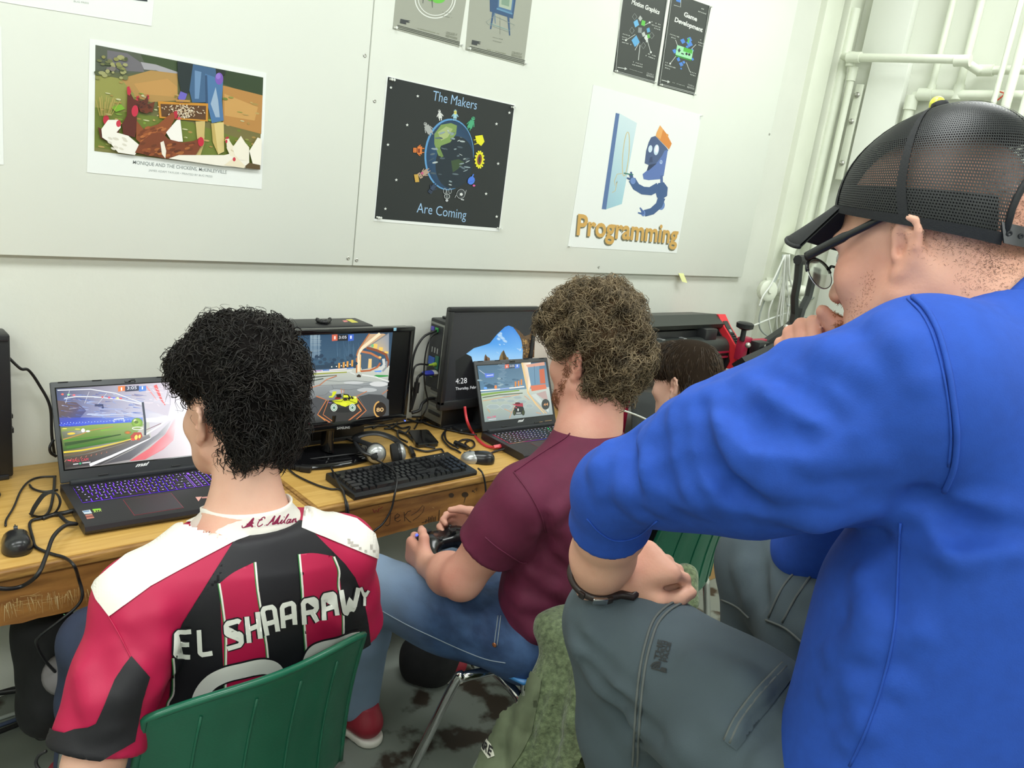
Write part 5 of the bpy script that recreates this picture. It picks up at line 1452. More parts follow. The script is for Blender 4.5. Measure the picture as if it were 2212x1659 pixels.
for j in range(nv_+1):
 for i in range(nu_+1):
  u_,v_=i/nu_,j/nv_
  x_=2.50+.68*u_
  y_=-.42-.06*math.sin(math.pi*v_)+.012*math.sin(9*u_+3*v_)
  z_=.86-.5*v_-.03*math.sin(math.pi*u_)*(1-v_)
  V.append((x_,y_,z_))
for j in range(nv_):
 for i in range(nu_):
  a_=j*(nu_+1)+i
  F.append((a_,a_+1,a_+nu_+2,a_+nu_+1))
o=MB().add(V,F).build("catch_basket",mat("black catch cloth",(42,45,46),rough=.8),smooth=True)
sm=o.modifiers.new("thickness",'SOLIDIFY');sm.thickness=.004
tag(o,"slack black cloth basket hanging below the roll cutter's left end","catch basket")
hp=empty("heat_press",(3.55,-.5,.8),"maroon heat press with a tall black lever behind the cutter's right end","heat press")
Yh=-.42
h=lambda x,y,Y=Yh:onY(*V6(x,y),Y)
a_,b_=h(1075,560,Yh+.03),h(1165,780)
MB().box((a_[0],Yh-.01,b_[2]),(b_[0],Yh+.03,a_[2]),bev=.006).build("housing",M_mag,hp,smooth=40)
a_,b_=h(1170,560),h(1352,720)
MB().box((a_[0],Yh-.01,b_[2]-.02),(b_[0],Yh+.03,a_[2]-.02),bev=.008).build("housing",M_mag,hp,smooth=40)
MB().box((h(1165,600)[0],Yh-.07,h(1165,700)[2]),(h(1260,600)[0],Yh-.02,h(1165,590)[2]),bev=.004).build("bracket",M_blk,hp,smooth=40)
k_=h(1130,540)
MB().lathe([(.012,-.03),(.012,.02),(.02,.022),(.038,.03),(.04,.05),(.03,.056),(0,.057)],k_,(0,0,1),12).build("pressure_knob",M_blk,hp,smooth=40)
MB().tube([h(1180,640),h(1400,650)],.022,8,flat=.6).build("link_arm",M_blk,hp,smooth=40)
MB().tube([h(1110,850,Yh-.08),h(1520,660,Yh-.08),h(1600,600,Yh-.08)],[.05,.05,.05],4,flat=.9).build("lower_arm",M_blk,hp,smooth=20)
MB().tube([h(1330,650),h(1590,470)],.03,6).build("link_arm",M_blk,hp,smooth=40)
for pts in(((1590,480),(1620,340),(1620,180),(1650,20),(1665,-160)),((1640,470),(1690,300),(1750,180),(1790,10),(1800,-80))):
 MB().tube([h(*q_)for q_ in pts],.022,6,flat=.7).build("lever",M_cut,hp,smooth=20)
MB().tube([h(1600,480),h(1650,430)],.05,6,flat=.6).build("lever_hinge",M_blk,hp,smooth=20)
MB().tube([h(1650,-170),h(1790,-170)],.024,8).build("lever_grip",M_blk,hp,smooth=40)
for q_ in((1320,650),(1540,470),(1175,645)):
 MB().ball(h(*q_,Yh-.06),.014,8).build("bolt",M_screw,hp,smooth=True)
MB().box((3.48,-.6,.0),(4.0,-.15,.80),bev=.01).build("base_cabinet",M_cut,hp,smooth=40)
M_card=mat("cardboard",(186,148,96),rough=.8,var=.05,vscale=12)
bx=empty("cardboard_box",(2.75,-.72,0),"tan cardboard box edge showing behind the short haired boy","box")
q=onY(1605,890,-.62)
MB().box((q[0]-.12,-.62,q[2]-.3),(q[0]+.35,-.5,q[2]+.045),bev=.003).build("carton",M_card,bx,smooth=40)
MB().box((q[0]-.15,-.66,.0),(q[0]+.4,-.48,q[2]-.3),bev=.004).build("carton",M_card,bx,smooth=40)
# smooth bodies and cloth: blended round shapes, meshed
class Sdf:
 def __init__(self):
  self.ops=[]
 def _put(self,fn,c,R,k,op):
  self.ops.append((op,fn,np.asarray(c,float),float(R),float(k)))
  return self
 def cap(self,a,b,ra,rb=None,k=.03,op='U',flat=None):
  """tapered limb from a to b; flat=(axis, factor) squashes it along an axis"""
  a,b=np.asarray(a,float),np.asarray(b,float)
  rb=ra if rb is None else rb
  ab=b-a
  L2=max(float(ab@ab),1e-12)
  if flat is not None:
   ax,s=unit(flat[0]),flat[1]
  else:
   ax=None
  def fn(P):
   d=P-a
   t=np.clip((d@ab)/L2,0,1)
   q=d-t[:,None]*ab
   if ax is not None:
    pr=q@ax
    q=q+(pr*(1/s-1))[:,None]*ax
    dd=np.sqrt((q*q).sum(1))-(ra+(rb-ra)*t)
    return dd*(min(1.0,s)*.5+.5)
   return np.sqrt((q*q).sum(1))-(ra+(rb-ra)*t)
  return self._put(fn,(a+b)/2,math.sqrt(L2)/2+max(ra,rb)*max(1,flat[1]if flat else 1),k,op)
 def chain(self,pts,rs,k=.03,op='U'):
  for i in range(len(pts)-1):
   self.cap(pts[i],pts[i+1],rs[i],rs[i+1],k,op)
  return self
 def ell(self,c,r,M=None,k=.03,op='U'):
  c,r=np.asarray(c,float),np.asarray(r,float)
  M=None if M is None else np.asarray(M,float)[:3,:3]
  def fn(P):
   d=P-c
   if M is not None:d=d@M
   k0=np.sqrt(((d/r)**2).sum(1))
   k1=np.sqrt(((d/(r*r))**2).sum(1))
   return k0*(k0-1)/np.maximum(k1,1e-9)
  return self._put(fn,c,r.max(),k,op)
 def rbox(self,c,h,M=None,r=.01,k=.02,op='U'):
  c,h=np.asarray(c,float),np.asarray(h,float)
  M=None if M is None else np.asarray(M,float)[:3,:3]
  def fn(P):
   d=P-c
   if M is not None:d=d@M
   q=np.abs(d)-(h-r)
   return np.sqrt((np.maximum(q,0)**2).sum(1))+np.minimum(q.max(1),0)-r
  return self._put(fn,c,np.linalg.norm(h),k,op)
 def plane(self,p,n,k=.004,op='I'):
  """keep the side the normal points away from"""
  p,n=np.asarray(p,float),unit(n)
  return self._put(lambda P:(P-p)@n,p,1e9,k,op)
 def func(self,fn,c,R,k=.0,op='D'):
  return self._put(fn,c,R,k,op)
 def __call__(self,P,c=None,rad=1e9):
  P=np.asarray(P,float)
  F=np.full(len(P),1.0)
  for op,fn,pc,R,k in self.ops:
   if c is not None and R<1e8 and op!='I' and np.linalg.norm(pc-c)>R+rad+k+.03:
    continue
   d=fn(P)
   if op=='U':
    if k>0:
     h=np.maximum(k-np.abs(F-d),0)/k
     F=np.minimum(F,d)-h*h*k*.25
    else:
     F=np.minimum(F,d)
   elif op=='S':
    h=np.maximum(k-np.abs(F+d),0)/max(k,1e-9)
    F=np.maximum(F,-d)+h*h*k*.25
   elif op=='I':
    h=np.maximum(k-np.abs(F-d),0)/max(k,1e-9)
    F=np.maximum(F,d)+h*h*k*.25
   else:
    F=F+d
  return F
 def hit(self,x,y,t0=.3,t1=5.0):
  """where the sight line through a pixel of the photograph meets this shape"""
  r=ray(x,y);L=np.linalg.norm(r);r=r/L
  t=t0
  for _ in range(200):
   p=CAM+r*t
   d=float(self(p[None])[0])
   if d<.0006:return p
   t+=max(d*.7,.0008)
   if t>t1:return None
  return p
 def near(self,P,it=6):
  """pull points onto the surface"""
  P=np.array(P,float)
  for _ in range(it):
   d=self(P);g=self.grad(P)
   P=P-g*d[:,None]*.9
  return P
 def grad(self,P,e=.0015):
  P=np.asarray(P,float)
  G=np.stack([self(P+np.eye(3)[i]*e)-self(P-np.eye(3)[i]*e)for i in range(3)],1)
  return G/np.maximum(np.linalg.norm(G,axis=1,keepdims=True),1e-9)
 def bounds(self):
  lo=np.full(3,1e9);hi=-lo
  for op,fn,c,R,k in self.ops:
   if op=='U':
    lo=np.minimum(lo,c-R);hi=np.maximum(hi,c+R)
  return lo-.03,hi+.03
 def mesh(self,h,lo=None,hi=None,relax=1):
  a,b=self.bounds()
  lo=a if lo is None else np.asarray(lo,float)
  hi=b if hi is None else np.asarray(hi,float)
  B=12
  n=np.ceil((hi-lo)/h/B).astype(int)*B
  F=np.ones(tuple(n+1),np.float32)
  nb=n//B
  half=B*h*.5*math.sqrt(3)
  gi=np.stack(np.meshgrid(*[np.arange(k)for k in nb],indexing='ij'),-1).reshape(-1,3)
  cen=lo+(gi+.5)*B*h
  fc=self(cen)
  loc=np.stack(np.meshgrid(*[np.arange(B+1)]*3,indexing='ij'),-1).reshape(-1,3)*h
  for g,c,f in zip(gi,cen,fc):
   s=tuple(slice(int(v)*B,int(v)*B+B+1)for v in g)
   if abs(f)>half*1.25+.012:
    F[s]=np.where(np.abs(F[s])<.9,F[s],1.0 if f>0 else-1.0)
    continue
   F[s]=self(lo+g*B*h+loc,c,half).reshape(B+1,B+1,B+1)
  return surface_nets(F,lo,h,relax)
def surface_nets(F,org,h,relax=1):
 s=F<0
 nx,ny,nz=F.shape
 cnt=np.zeros((nx-1,ny-1,nz-1),np.int8)
 for dx in(0,1):
  for dy in(0,1):
   for dz in(0,1):
    cnt+=s[dx:nx-1+dx,dy:ny-1+dy,dz:nz-1+dz]
 act=(cnt>0)&(cnt<8)
 ijk=np.argwhere(act)
 idx=np.full(act.shape,-1,np.int32)
 idx[act]=np.arange(len(ijk),dtype=np.int32)
 pos=np.zeros((len(ijk),3));num=np.zeros(len(ijk))
 cs=[(a,b,c)for a in(0,1)for b in(0,1)for c in(0,1)]
 for a in cs:
  for ax in range(3):
   if a[ax]:continue
   b=list(a);b[ax]=1
   fa=F[ijk[:,0]+a[0],ijk[:,1]+a[1],ijk[:,2]+a[2]]
   fb=F[ijk[:,0]+b[0],ijk[:,1]+b[1],ijk[:,2]+b[2]]
   m=(fa<0)!=(fb<0)
   t=np.where(m,fa/np.where(m,fa-fb,1),0)
   p=np.array(a,float)+np.zeros((len(ijk),3))
   p[:,ax]+=t
   pos[m]+=p[m];num[m]+=1
 V=org+(ijk+pos/num[:,None])*h
 Q=[]
 for ax in range(3):
  o1,o2=(ax+1)%3,(ax+2)%3
  sl0=[slice(None)]*3;sl1=[slice(None)]*3
  sl0[ax]=slice(0,-1);sl1[ax]=slice(1,None)
  for o in(o1,o2):
   sl0[o]=slice(1,-1);sl1[o]=slice(1,-1)
  A,Bm=s[tuple(sl0)],s[tuple(sl1)]
  e=np.argwhere(A!=Bm)
  if not len(e):continue
  flip=A[e[:,0],e[:,1],e[:,2]]
  base=e.copy();base[:,o1]+=1;base[:,o2]+=1
  def cell(d1,d2):
   c=base.copy();c[:,o1]-=d1;c[:,o2]-=d2
   return idx[c[:,0],c[:,1],c[:,2]]
  q=np.stack([cell(1,1),cell(0,1),cell(0,0),cell(1,0)],1)
  q[~flip]=q[~flip][:,::-1]
  Q.append(q)
 Q=np.concatenate(Q)
 Q=Q[(Q>=0).all(1)]
 for _ in range(relax):
  S=np.zeros_like(V);C=np.zeros(len(V))
  for k in range(4):
   np.add.at(S,Q[:,k],V[Q[:,(k+1)%4]]+V[Q[:,(k+3)%4]])
   np.add.at(C,Q[:,k],2)
  V=V+.5*(S/np.maximum(C,1)[:,None]-V)
 return V,Q
def body_obj(name,sdf,h,material,parent=None,label=None,kind=None,relax=1,lo=None,hi=None):
 V,Q=sdf.mesh(h,lo,hi,relax)
 return link(name,np_mesh(name,V,Q),material,parent,True,label,kind)
def smooth_noise(seed,freq,amp,stretch=(1,1,1)):
 rs=np.random.default_rng(seed)
 K=rs.normal(size=(7,3));K/=np.linalg.norm(K,axis=1,keepdims=True)
 K=K*(freq*rs.uniform(.6,1.5,7))[:,None]*np.asarray(stretch)
 ph=rs.uniform(0,6.28,7)
 return lambda P:amp*np.sin(P@K.T+ph).sum(1)/2.6
def folds(sdf,lines,r=.012,k=.03,sink=.55,op='U'):
 """soft cloth ridges (or, with op S, creases) along pixel-measured lines on the cloth"""
 base=Sdf();base.ops=list(sdf.ops)
 for ln in lines:
  rr_=ln[1]if isinstance(ln[1],float)else r
  pts=ln[0]if isinstance(ln[1],float)else ln
  P=[base.hit(*p)for p in pts]
  P=[p for p in P if p is not None]
  if len(P)<2:continue
  P=np.array(P)
  N=base.grad(P)
  s_=sink if op=='U' else-sink*.25
  P=P-N*rr_*s_
  n=len(P)
  rad=[rr_*(.45+.55*math.sin(math.pi*(i+.35)/(n-1+.7)))for i in range(n)]
  for i in range(n-1):
   sdf.cap(P[i],P[i+1],rad[i],rad[i+1],k,op)
 return sdf
def trace_seam(sdf,px,r,name,material,parent,lift=.4,dens=5,flat=1.0):
 """a stitched seam laid on the cloth along a pixel-measured line"""
 pts=spline(np.array([(x,y,0)for x,y in px],float),dens)[:,:2]
 P=[sdf.hit(x,y)for x,y in pts]
 P=np.array([p for p in P if p is not None])
 if len(P)<3:return None
 N=sdf.grad(P)
 return MB().tube(P+N*r*lift*flat,r,6,up=N[0],flat=flat).build(name,material,parent,smooth=True)
def clip_grid(poly,cell):
 """split a flat polygon into small cells so that it can follow a curved cloth"""
 bm=bmesh.new()
 vs=[bm.verts.new((p[0],p[1],0))for p in poly]
 try:
  bm.faces.new(vs)
 except ValueError:
  bm.free();return np.zeros((0,2)),[]
 bmesh.ops.triangulate(bm,faces=bm.faces[:],ngon_method='EAR_CLIP')
 A=np.array([p[:2]for p in poly])
 for ax in(0,1):
  lo,hi=A[:,ax].min(),A[:,ax].max()
  x=math.floor(lo/cell)*cell+cell
  while x<hi-1e-5:
   co=[0,0,0];co[ax]=x+1.1e-5
   no=[0,0,0];no[ax]=1
   bmesh.ops.bisect_plane(bm,geom=bm.verts[:]+bm.edges[:]+bm.faces[:],plane_co=co,plane_no=no,dist=1e-6)
   x+=cell
 bm.verts.index_update()
 V=np.array([v.co[:2]for v in bm.verts]);F=[tuple(v.index for v in f.verts)for f in bm.faces]
 bm.free()
 return V,F
class Cloth:
 """flat patches and lettering that follow a garment, seen along one axis"""
 def __init__(self,sdf,o,ex,ey,far=.5):
  self.s,self.o=sdf,np.asarray(o,float)
  self.ex,self.ey=unit(ex),unit(ey)
  self.n=np.cross(self.ex,self.ey)
  self.far=far
 def uv(self,x,y):
  p=self.s.hit(x,y)
  if p is None:p=at(x,y,1.5)
  d=p-self.o
  return(float(d@self.ex),float(d@self.ey))
 def drop(self,UV,lift):
  UV=np.asarray(UV,float)
  P=self.o+UV[:,:1]*self.ex+UV[:,1:2]*self.ey+self.n*self.far
  t=np.zeros(len(P))
  ok=np.zeros(len(P),bool)
  for _ in range(70):
   d=self.s(P-self.n*t[:,None])
   ok|=d<.001
   t=np.where(ok,t,t+np.maximum(d*.8,.0006))
  ok&=t<self.far*2
  Q=P-self.n*t[:,None]
  N=self.s.grad(Q)
  return Q+N*lift,ok&((N@self.n)>.03)
 def patch(self,name,polys,material,parent,lift=.0008,cell=.008,tris=None):
  V,F=[],[]
  n=0
  for pl in polys:
   v,f=clip_grid(pl,cell)
   if not len(v):continue
   V.append(v);F+=[tuple(i+n for i in k)for k in f];n+=len(v)
  if not V:return None
  V=np.vstack(V)
  P,ok=self.drop(V,lift)
  F=[f for f in F if all(ok[i]for i in f)]
  used=sorted({i for f in F for i in f})
  mp={k:i for i,k in enumerate(used)}
  return link(name,np_mesh(name,P[used],[tuple(mp[i]for i in f)for f in F]),material,parent,True)
def stroke(pts,w):
 """a pen stroke as one outline polygon"""
 p=np.asarray(pts,float)
 T=np.gradient(p,axis=0);T/=np.maximum(np.linalg.norm(T,axis=1,keepdims=True),1e-9)
 N=np.stack([-T[:,1],T[:,0]],1)
 return[tuple(v)for v in p+N*w/2]+[tuple(v)for v in(p-N*w/2)[::-1]]
 # heads
def head_frame(c,yaw,pitch=.0,roll=.0):
 """columns right, forward, up; yaw turns left for positive, pitch nods down for positive"""
 M=Matrix.Rotation(yaw,3,'Z')@Matrix.Rotation(-pitch,3,'X')@Matrix.Rotation(roll,3,'Y')
 R=np.array(M)
 return frame(c,R[:,0],R[:,1],R[:,2])
def add_head(s,H,sc=1.0,jaw=1.0,ears=True,beard=.0):
 W=lambda*p:tr(H,[np.array(p)*sc])[0]
 e=lambda c,r,k=.03,op='U':s.ell(W(*c),np.array(r)*sc,H,k*sc,op)
 c=lambda a,b,ra,rb=None,k=.015,op='U':s.cap(W(*a),W(*b),ra*sc,None if rb is None else rb*sc,k*sc,op)
 e((0,-.012,.032),(.076,.097,.088))
 e((0,.030,-.030),(.064,.064,.085))
 e((0,.045,-.085),(.046*jaw,.046,.036))
 e((0,.078,-.104),(.021*jaw,.018,.017),.02)
 for sx in(-1,1):
  c((sx*.056*jaw,-.002,-.062),(sx*.022*jaw,.070,-.100),.019,.017,.03)
  e((sx*.040,.066,-.028),(.022,.018,.022),.03)
  c((sx*.012,.089,.021),(sx*.044,.078,.020),.011,.009,.014)
 for sx in(-1,1):
  e((sx*.031,.098,.000),(.017,.016,.011),.014,'S')
 c((0,.088,.008),(0,.112,-.036),.008,.0125,.012)
 for sx in(-1,1):
  e((sx*.012,.103,-.040),(.0085,.011,.008),.008)
  e((sx*.006,.107,-.047),(.003,.006,.003),.003,'S')
 c((-.018,.090,-.0655),(.018,.090,-.0655),.0065,None,.01)
 c((0,.095,-.064),(0,.095,-.066),.0065,None,.01)
 c((-.016,.089,-.078),(.016,.089,-.078),.0075,None,.01)
 c((-.022,.100,-.0715),(.022,.100,-.0715),.0022,None,.004,'S')
 if ears:
  for sx in(-1,1):
   ear(s,H,sx,sc,.34,sc)
 return W
def ear(s,H,sx,sc=1.0,open_=.45,hs=1.0):
 """helix rim, antihelix, tragus, lobe and a hollow concha"""
 co,si=math.cos(open_),math.sin(open_)
 A=np.array((sx*.0755,-.006,-.012))*hs
 bx=np.array((sx*si,-co,.0));up=np.array((sx*.10,-.20,.97));up=up/np.linalg.norm(up)
 nrm=np.cross(bx,up)*(1 if sx<0 else-1)
 nrm=nrm/np.linalg.norm(nrm)
 if nrm[0]*sx<0:nrm=-nrm
 E=lambda u,v,w=.0:tr(H,[A+(bx*u+up*v+nrm*w)*sc])[0]
 R=H[:3,:3]@np.stack([bx,up,nrm],1)
 s.ell(E(.012,.002,-.001),np.array((.017,.030,.0065))*sc,R,.01*sc)
 s.ell(E(.011,-.002,.0095),np.array((.0125,.021,.0100))*sc,R,.004*sc,'S')
 hel=[(.000,.006),(-.001,.018),(.006,.029),(.016,.033),(.026,.027),(.030,.014),(.028,-.002),(.022,-.016),(.014,-.026),(.006,-.031)]
 s.chain([E(u,v,.004)for u,v in hel],np.array([.003,.0036,.0042,.0045,.0045,.0043,.004,.004,.0052,.0055])*sc,.004*sc)
 anti=[(.011,.022),(.018,.014),(.021,.002),(.017,-.010),(.010,-.016)]
 s.chain([E(u,v,.003)for u,v in anti],np.array([.002,.0032,.0034,.0034,.003])*sc,.004*sc)
 s.ell(E(.001,-.005,.005),np.array((.005,.008,.004))*sc,R,.005*sc)
 s.ell(E(.007,-.029,.003),np.array((.0085,.0095,.0055))*sc,R,.006*sc)
 s.ell(E(.007,-.003,.006),np.array((.0045,.006,.010))*sc,R,.004*sc,'S')
M_eye=mat("eye white",(226,222,214),rough=.2)
M_iris=mat("iris",(74,88,96),rough=.2)
def eyes(parent,W,sc=1.0,down=.35):
 for sx in(-1,1):
  c=W(sx*.031,.079,-.001)
  MB().ball(c,.0118*sc,16).build("eye",M_eye,parent,smooth=True)
def hand(s,wrist,knuck,side,palm_n,fingers,thumb,w=.082,t=.026,k=.012):
 """palm from wrist to knuckle line, then each finger as its own bent chain.
    side: unit vector from index to little finger; fingers: list of joint lists (world points), thumb likewise"""
 side=unit(side)
 wrist,knuck=np.asarray(wrist,float),np.asarray(knuck,float)
 for i,f in enumerate((-.36,-.12,.12,.34)):
  s.cap(wrist+side*f*w*.55,knuck+side*f*w,t*.55,t*.47,k*1.4)
 for ch,r0 in zip(fingers,(.0092,.0098,.0094,.0080)):
  rs=[r0*1.05,r0,r0*.95,r0*.82][:len(ch)]
  for i in range(len(ch)-1):
   s.cap(ch[i],ch[i+1],rs[i],rs[i+1],.004)
  for q in ch[1:-1]:
   s.ell(q,np.ones(3)*r0*1.04,None,.003)
 rs=[.016,.0125,.0108,.009]
 for i in range(len(thumb)-1):
  s.cap(thumb[i],thumb[i+1],rs[i],rs[i+1],.008 if i else .014)
  # hair
def strands(name,roots,normals,flow,length,mater,parent,seg=7,r0=.0011,curl=.006,turns=1.3,lift=.35,seed=1,jitter=.5,grav=.0,sides=3,taper=.25,label=None):
 """hair as many thin tapering tubes; each follows its own direction with a little curl"""
 rs=np.random.default_rng(seed)
 n=len(roots)
 d=normals*lift+flow+rs.normal(size=(n,3))*jitter
 d/=np.linalg.norm(d,axis=1,keepdims=True)
 inn=(d*normals).sum(1)
 d+=normals*np.maximum(.05-inn,0)[:,None]
 d/=np.linalg.norm(d,axis=1,keepdims=True)
 e1=np.cross(d,normals);e1/=np.maximum(np.linalg.norm(e1,axis=1,keepdims=True),1e-6)
 e2=np.cross(d,e1)
 L=length*rs.uniform(.6,1.25,n)
 ph=rs.uniform(0,6.28,n);tw=turns*rs.uniform(.6,1.4,n)*rs.choice([-1,1],n);cr=curl*rs.uniform(.5,1.4,n)
 P=np.zeros((n,seg+1,3))
 for j in range(seg+1):
  t=j/seg
  a=ph+tw*t*6.28
  amp=cr*min(1.0,t*2.5)
  bend=-normals*(.35*L*t*t)[:,None]
  P[:,j]=roots+d*(L*t)[:,None]+bend+e1*(amp*(np.cos(a)-np.cos(ph)))[:,None]+e2*(amp*(np.sin(a)-np.sin(ph)))[:,None]
  P[:,j,2]-=grav*t*t*L
 T=np.gradient(P,axis=1);T/=np.maximum(np.linalg.norm(T,axis=2,keepdims=True),1e-9)
 U=np.cross(T,normals[:,None,:]);U/=np.maximum(np.linalg.norm(U,axis=2,keepdims=True),1e-6)
 Wv=np.cross(T,U)
 rad=r0*(1-(1-taper)*np.linspace(0,1,seg+1)**1.5)
 V=np.zeros((n,seg+1,sides,3))
 for k in range(sides):
  a=2*math.pi*k/sides
  V[:,:,k]=P+(math.cos(a)*U+math.sin(a)*Wv)*rad[None,:,None]
 idx=np.arange(n*(seg+1)*sides).reshape(n,seg+1,sides)
 F=[]
 for k in range(sides):
  k2=(k+1)%sides
  F.append(np.stack([idx[:,:-1,k],idx[:,:-1,k2],idx[:,1:,k2],idx[:,1:,k]],-1).reshape(-1,4))
 F=np.concatenate(F)
 return V.reshape(-1,3),F
def scatter(V,Q,n,seed,keep=None):
 """random places on a quad mesh with their outward normals"""
 rs=np.random.default_rng(seed)
 A=V[Q[:,1]]-V[Q[:,0]];B=V[Q[:,3]]-V[Q[:,0]]
 N=np.cross(V[Q[:,2]]-V[Q[:,0]],V[Q[:,3]]-V[Q[:,1]])
 ar=np.linalg.norm(N,axis=1);N=N/np.maximum(ar,1e-12)[:,None]
 pr=ar.copy()
 if keep is not None:
  pr=pr*keep(V[Q].mean(1))
 f=rs.choice(len(Q),n,p=pr/pr.sum())
 u,v=rs.random((2,n,1))
 return V[Q[f,0]]+A[f]*u+B[f]*v,N[f]
def off_ears(H):
 """no hair roots right over the ears"""
 def f(P):
  L=(P-H[:3,3])@H[:3,:3]
  d=np.sqrt(((np.abs(L[:,0])-.085)/.9)**2+((L[:,1]-.004)/1.0)**2+((L[:,2]+.018)/1.15)**2)
  return(d>.036).astype(float)+1e-9
 return f
def hair_obj(name,base,strand_sets,material,parent):
 """one hair mesh: an uneven under-layer and the strands over it"""
 Vs,Fs,n=[],[],0
 for V,F in[base]+strand_sets:
  Vs.append(V);Fs.append(F+n);n+=len(V)
 me=np_mesh(name,np.vstack(Vs),np.concatenate(Fs))
 o=link(name,me,material,parent,True)
 if isinstance(material,list):
  mi=np.zeros(len(me.polygons),np.int32)
  mi[:len(base[1])]=1
  me.polygons.foreach_set("material_index",mi)
 return o
def hair_mat(name,c_dark,c_light,rough=.45,scale=60):
 m=mat(name,c_light,rough=rough,col2=c_dark,vscale=scale,detail=2,lo=.3,hi=.75,spec=.35)
 return m
def skin_mat(name,col,red=(196,120,104),rough=.5):
 m=mat(name,col,rough=rough,spec=.35,sss=.12,col2=red,vscale=9,detail=4,lo=.12,hi=.62,bump=.08,bscale=260)
 return m
class PxCloth:
 """patches on a garment whose outlines were measured in the photograph; each corner is found on the cloth itself"""
 def __init__(self,sdf,zoom=None,t0=.4,t1=4.0):
  self.s,self.z,self.t0,self.t1=sdf,zoom,t0,t1
 def trace(self,XY):
  XY=np.asarray(XY,float)
  R=CR*((XY[:,:1]-PX0)/FPX)-CU*((XY[:,1:2]-PY0)/FPX)+CF
  R/=np.linalg.norm(R,axis=1,keepdims=True)
  n=len(R)
  t=np.full(n,self.t0);best=np.full(n,9.0);tb=t.copy();done=np.zeros(n,bool)
  for _ in range(260):
   act=~done&(t<self.t1)
   if not act.any():break
   d=self.s(CAM+R[act]*t[act][:,None])
   ia=np.where(act)[0]
   m=d<best[ia]
   best[ia[m]]=d[m];tb[ia[m]]=t[ia[m]]
   done[ia[d<.0008]]=True
   t[ia]+=np.where(d<.0008,0,np.maximum(d*.75,.0008))
  P=CAM+R*tb[:,None]
  ok=best<.006
  if ok.any():
   P[ok]=self.s.near(P[ok],5)
  return P,ok
 def px(self,pts):
  p=np.asarray(pts,float)
  if self.z:p=np.array([self.z[0],self.z[1]])+p*self.z[2]
  return p
 def patch(self,name,polys,material,parent,lift=.0008,cell=6.0,label=None,mesh=None):
  V,F,n=[],[],0
  if mesh is not None:
   V,F=[self.px(mesh[0])],list(mesh[1])
  for pl in polys:
   v,f=clip_grid(self.px(pl),cell)
   if len(v):
    V.append(v);F+=[tuple(i+n for i in k)for k in f];n+=len(v)
  V=np.vstack(V)
  P,ok=self.trace(V)
  N=self.s.grad(P)
  P=P+N*lift
  F=[f if np.cross(P[f[1]]-P[f[0]],P[f[2]]-P[f[0]])@N[f[0]]>0 else f[::-1]for f in F if all(ok[i]for i in f)and max(np.linalg.norm(P[f[0]]-P[i])for i in f)<.05]
  used=sorted({i for f in F for i in f})
  mp={k:i for i,k in enumerate(used)}
  return link(name,np_mesh(name,P[used],[tuple(mp[i]for i in f)for f in F]),material,parent,True,label)
def text_px(s,S,E,H,bold=.0,shear=.0):
 V,F=glyphs(s,bold,shear)
 S,E,H=np.array(S,float),np.array(E,float),np.array(H,float)
 x0,x1=V[:,0].min(),V[:,0].max()
 return np.array([S+(E-S)*((v[0]-x0)/(x1-x0))+(H-S)*(v[1]/.69)for v in V]),F
def glyph_px(ch,q,w):
 """drawn block letter in the quad q = TL, TR, BL, BR"""
 G={'E':[[(1,1),(.15,1),(0,.9),(0,.1),(.15,0),(1,0)],[(0,.5),(.9,.5)]],'L':[[(0,1),(0,.1),(.15,0),(1,0)]],'S':[[(1,.92),(.85,1),(.15,1),(0,.9),(0,.62),(.12,.53),(.88,.47),(1,.38),(1,.1),(.85,0),(0,0)]],'H':[[(0,1),(0,0)],[(1,1),(1,0)],[(0,.5),(1,.5)]],'A':[[(0,0),(0,.88),(.15,1),(.85,1),(1,.88),(1,0)],[(0,.42),(1,.42)]],'R':[[(0,0),(0,.9),(.15,1),(.85,1),(1,.9),(1,.6),(.85,.48),(0,.48)],[(.6,.48),(1,0)]],'W':[[(0,1),(.06,.1),(.16,0),(.3,.1),(.5,.55),(.62,.1),(.72,0),(.82,.1),(1,1)]],'Y':[[(0,1),(.5,.5),(1,1)],[(.5,.5),(.5,0)]]}
 TL,TR,BL,BR=[np.array(v,float)for v in q]
 out=[]
 for st in G[ch]:
  P=[BL*(1-u)*(1-v)+BR*u*(1-v)+TL*(1-u)*v+TR*u*v for u,v in st]
  out.append(stroke(np.vstack([np.linspace(P[i],P[i+1],5)[:-1]for i in range(len(P)-1)]+[P[-1:]]),w))
 return out
 # under the left desk
M_bag=mat("black bag cloth",(24,24,26),rough=.85,var=.2,vscale=20,bump=.2,bscale=40)
bq=Sdf()
for(x,y,d),r_ in(((90,1350,1.95),.055),((130,1400,1.95),.075),((125,1470,1.95),.085),((110,1520,1.98),.08)):
 bq.ell(at(x,y,d),(r_,r_*.8,r_*1.15),None,.06)
bq.cap(at(62,1340,1.93),at(75,1470,1.93),.022,.03,.03).cap(at(75,1470,1.93),at(110,1510,1.93),.03,.04,.03)
bq.func(smooth_noise(51,40,.006),at(110,1440,1.95),1e8,op='D')
bag=body_obj("backpack",bq,.008,M_bag)
tag(bag,"slumped black backpack hanging under the left desk","backpack")
qb=at(142,1455,1.87)
MB().lathe([(.0,-.01),(.045,-.008),(.05,.0),(.044,.008),(.02,.012),(0,.012)],qb,unit(CAM-qb),24).build("round_patch",mat("grey vinyl",(112,108,108),rough=.6),bag,smooth=True)
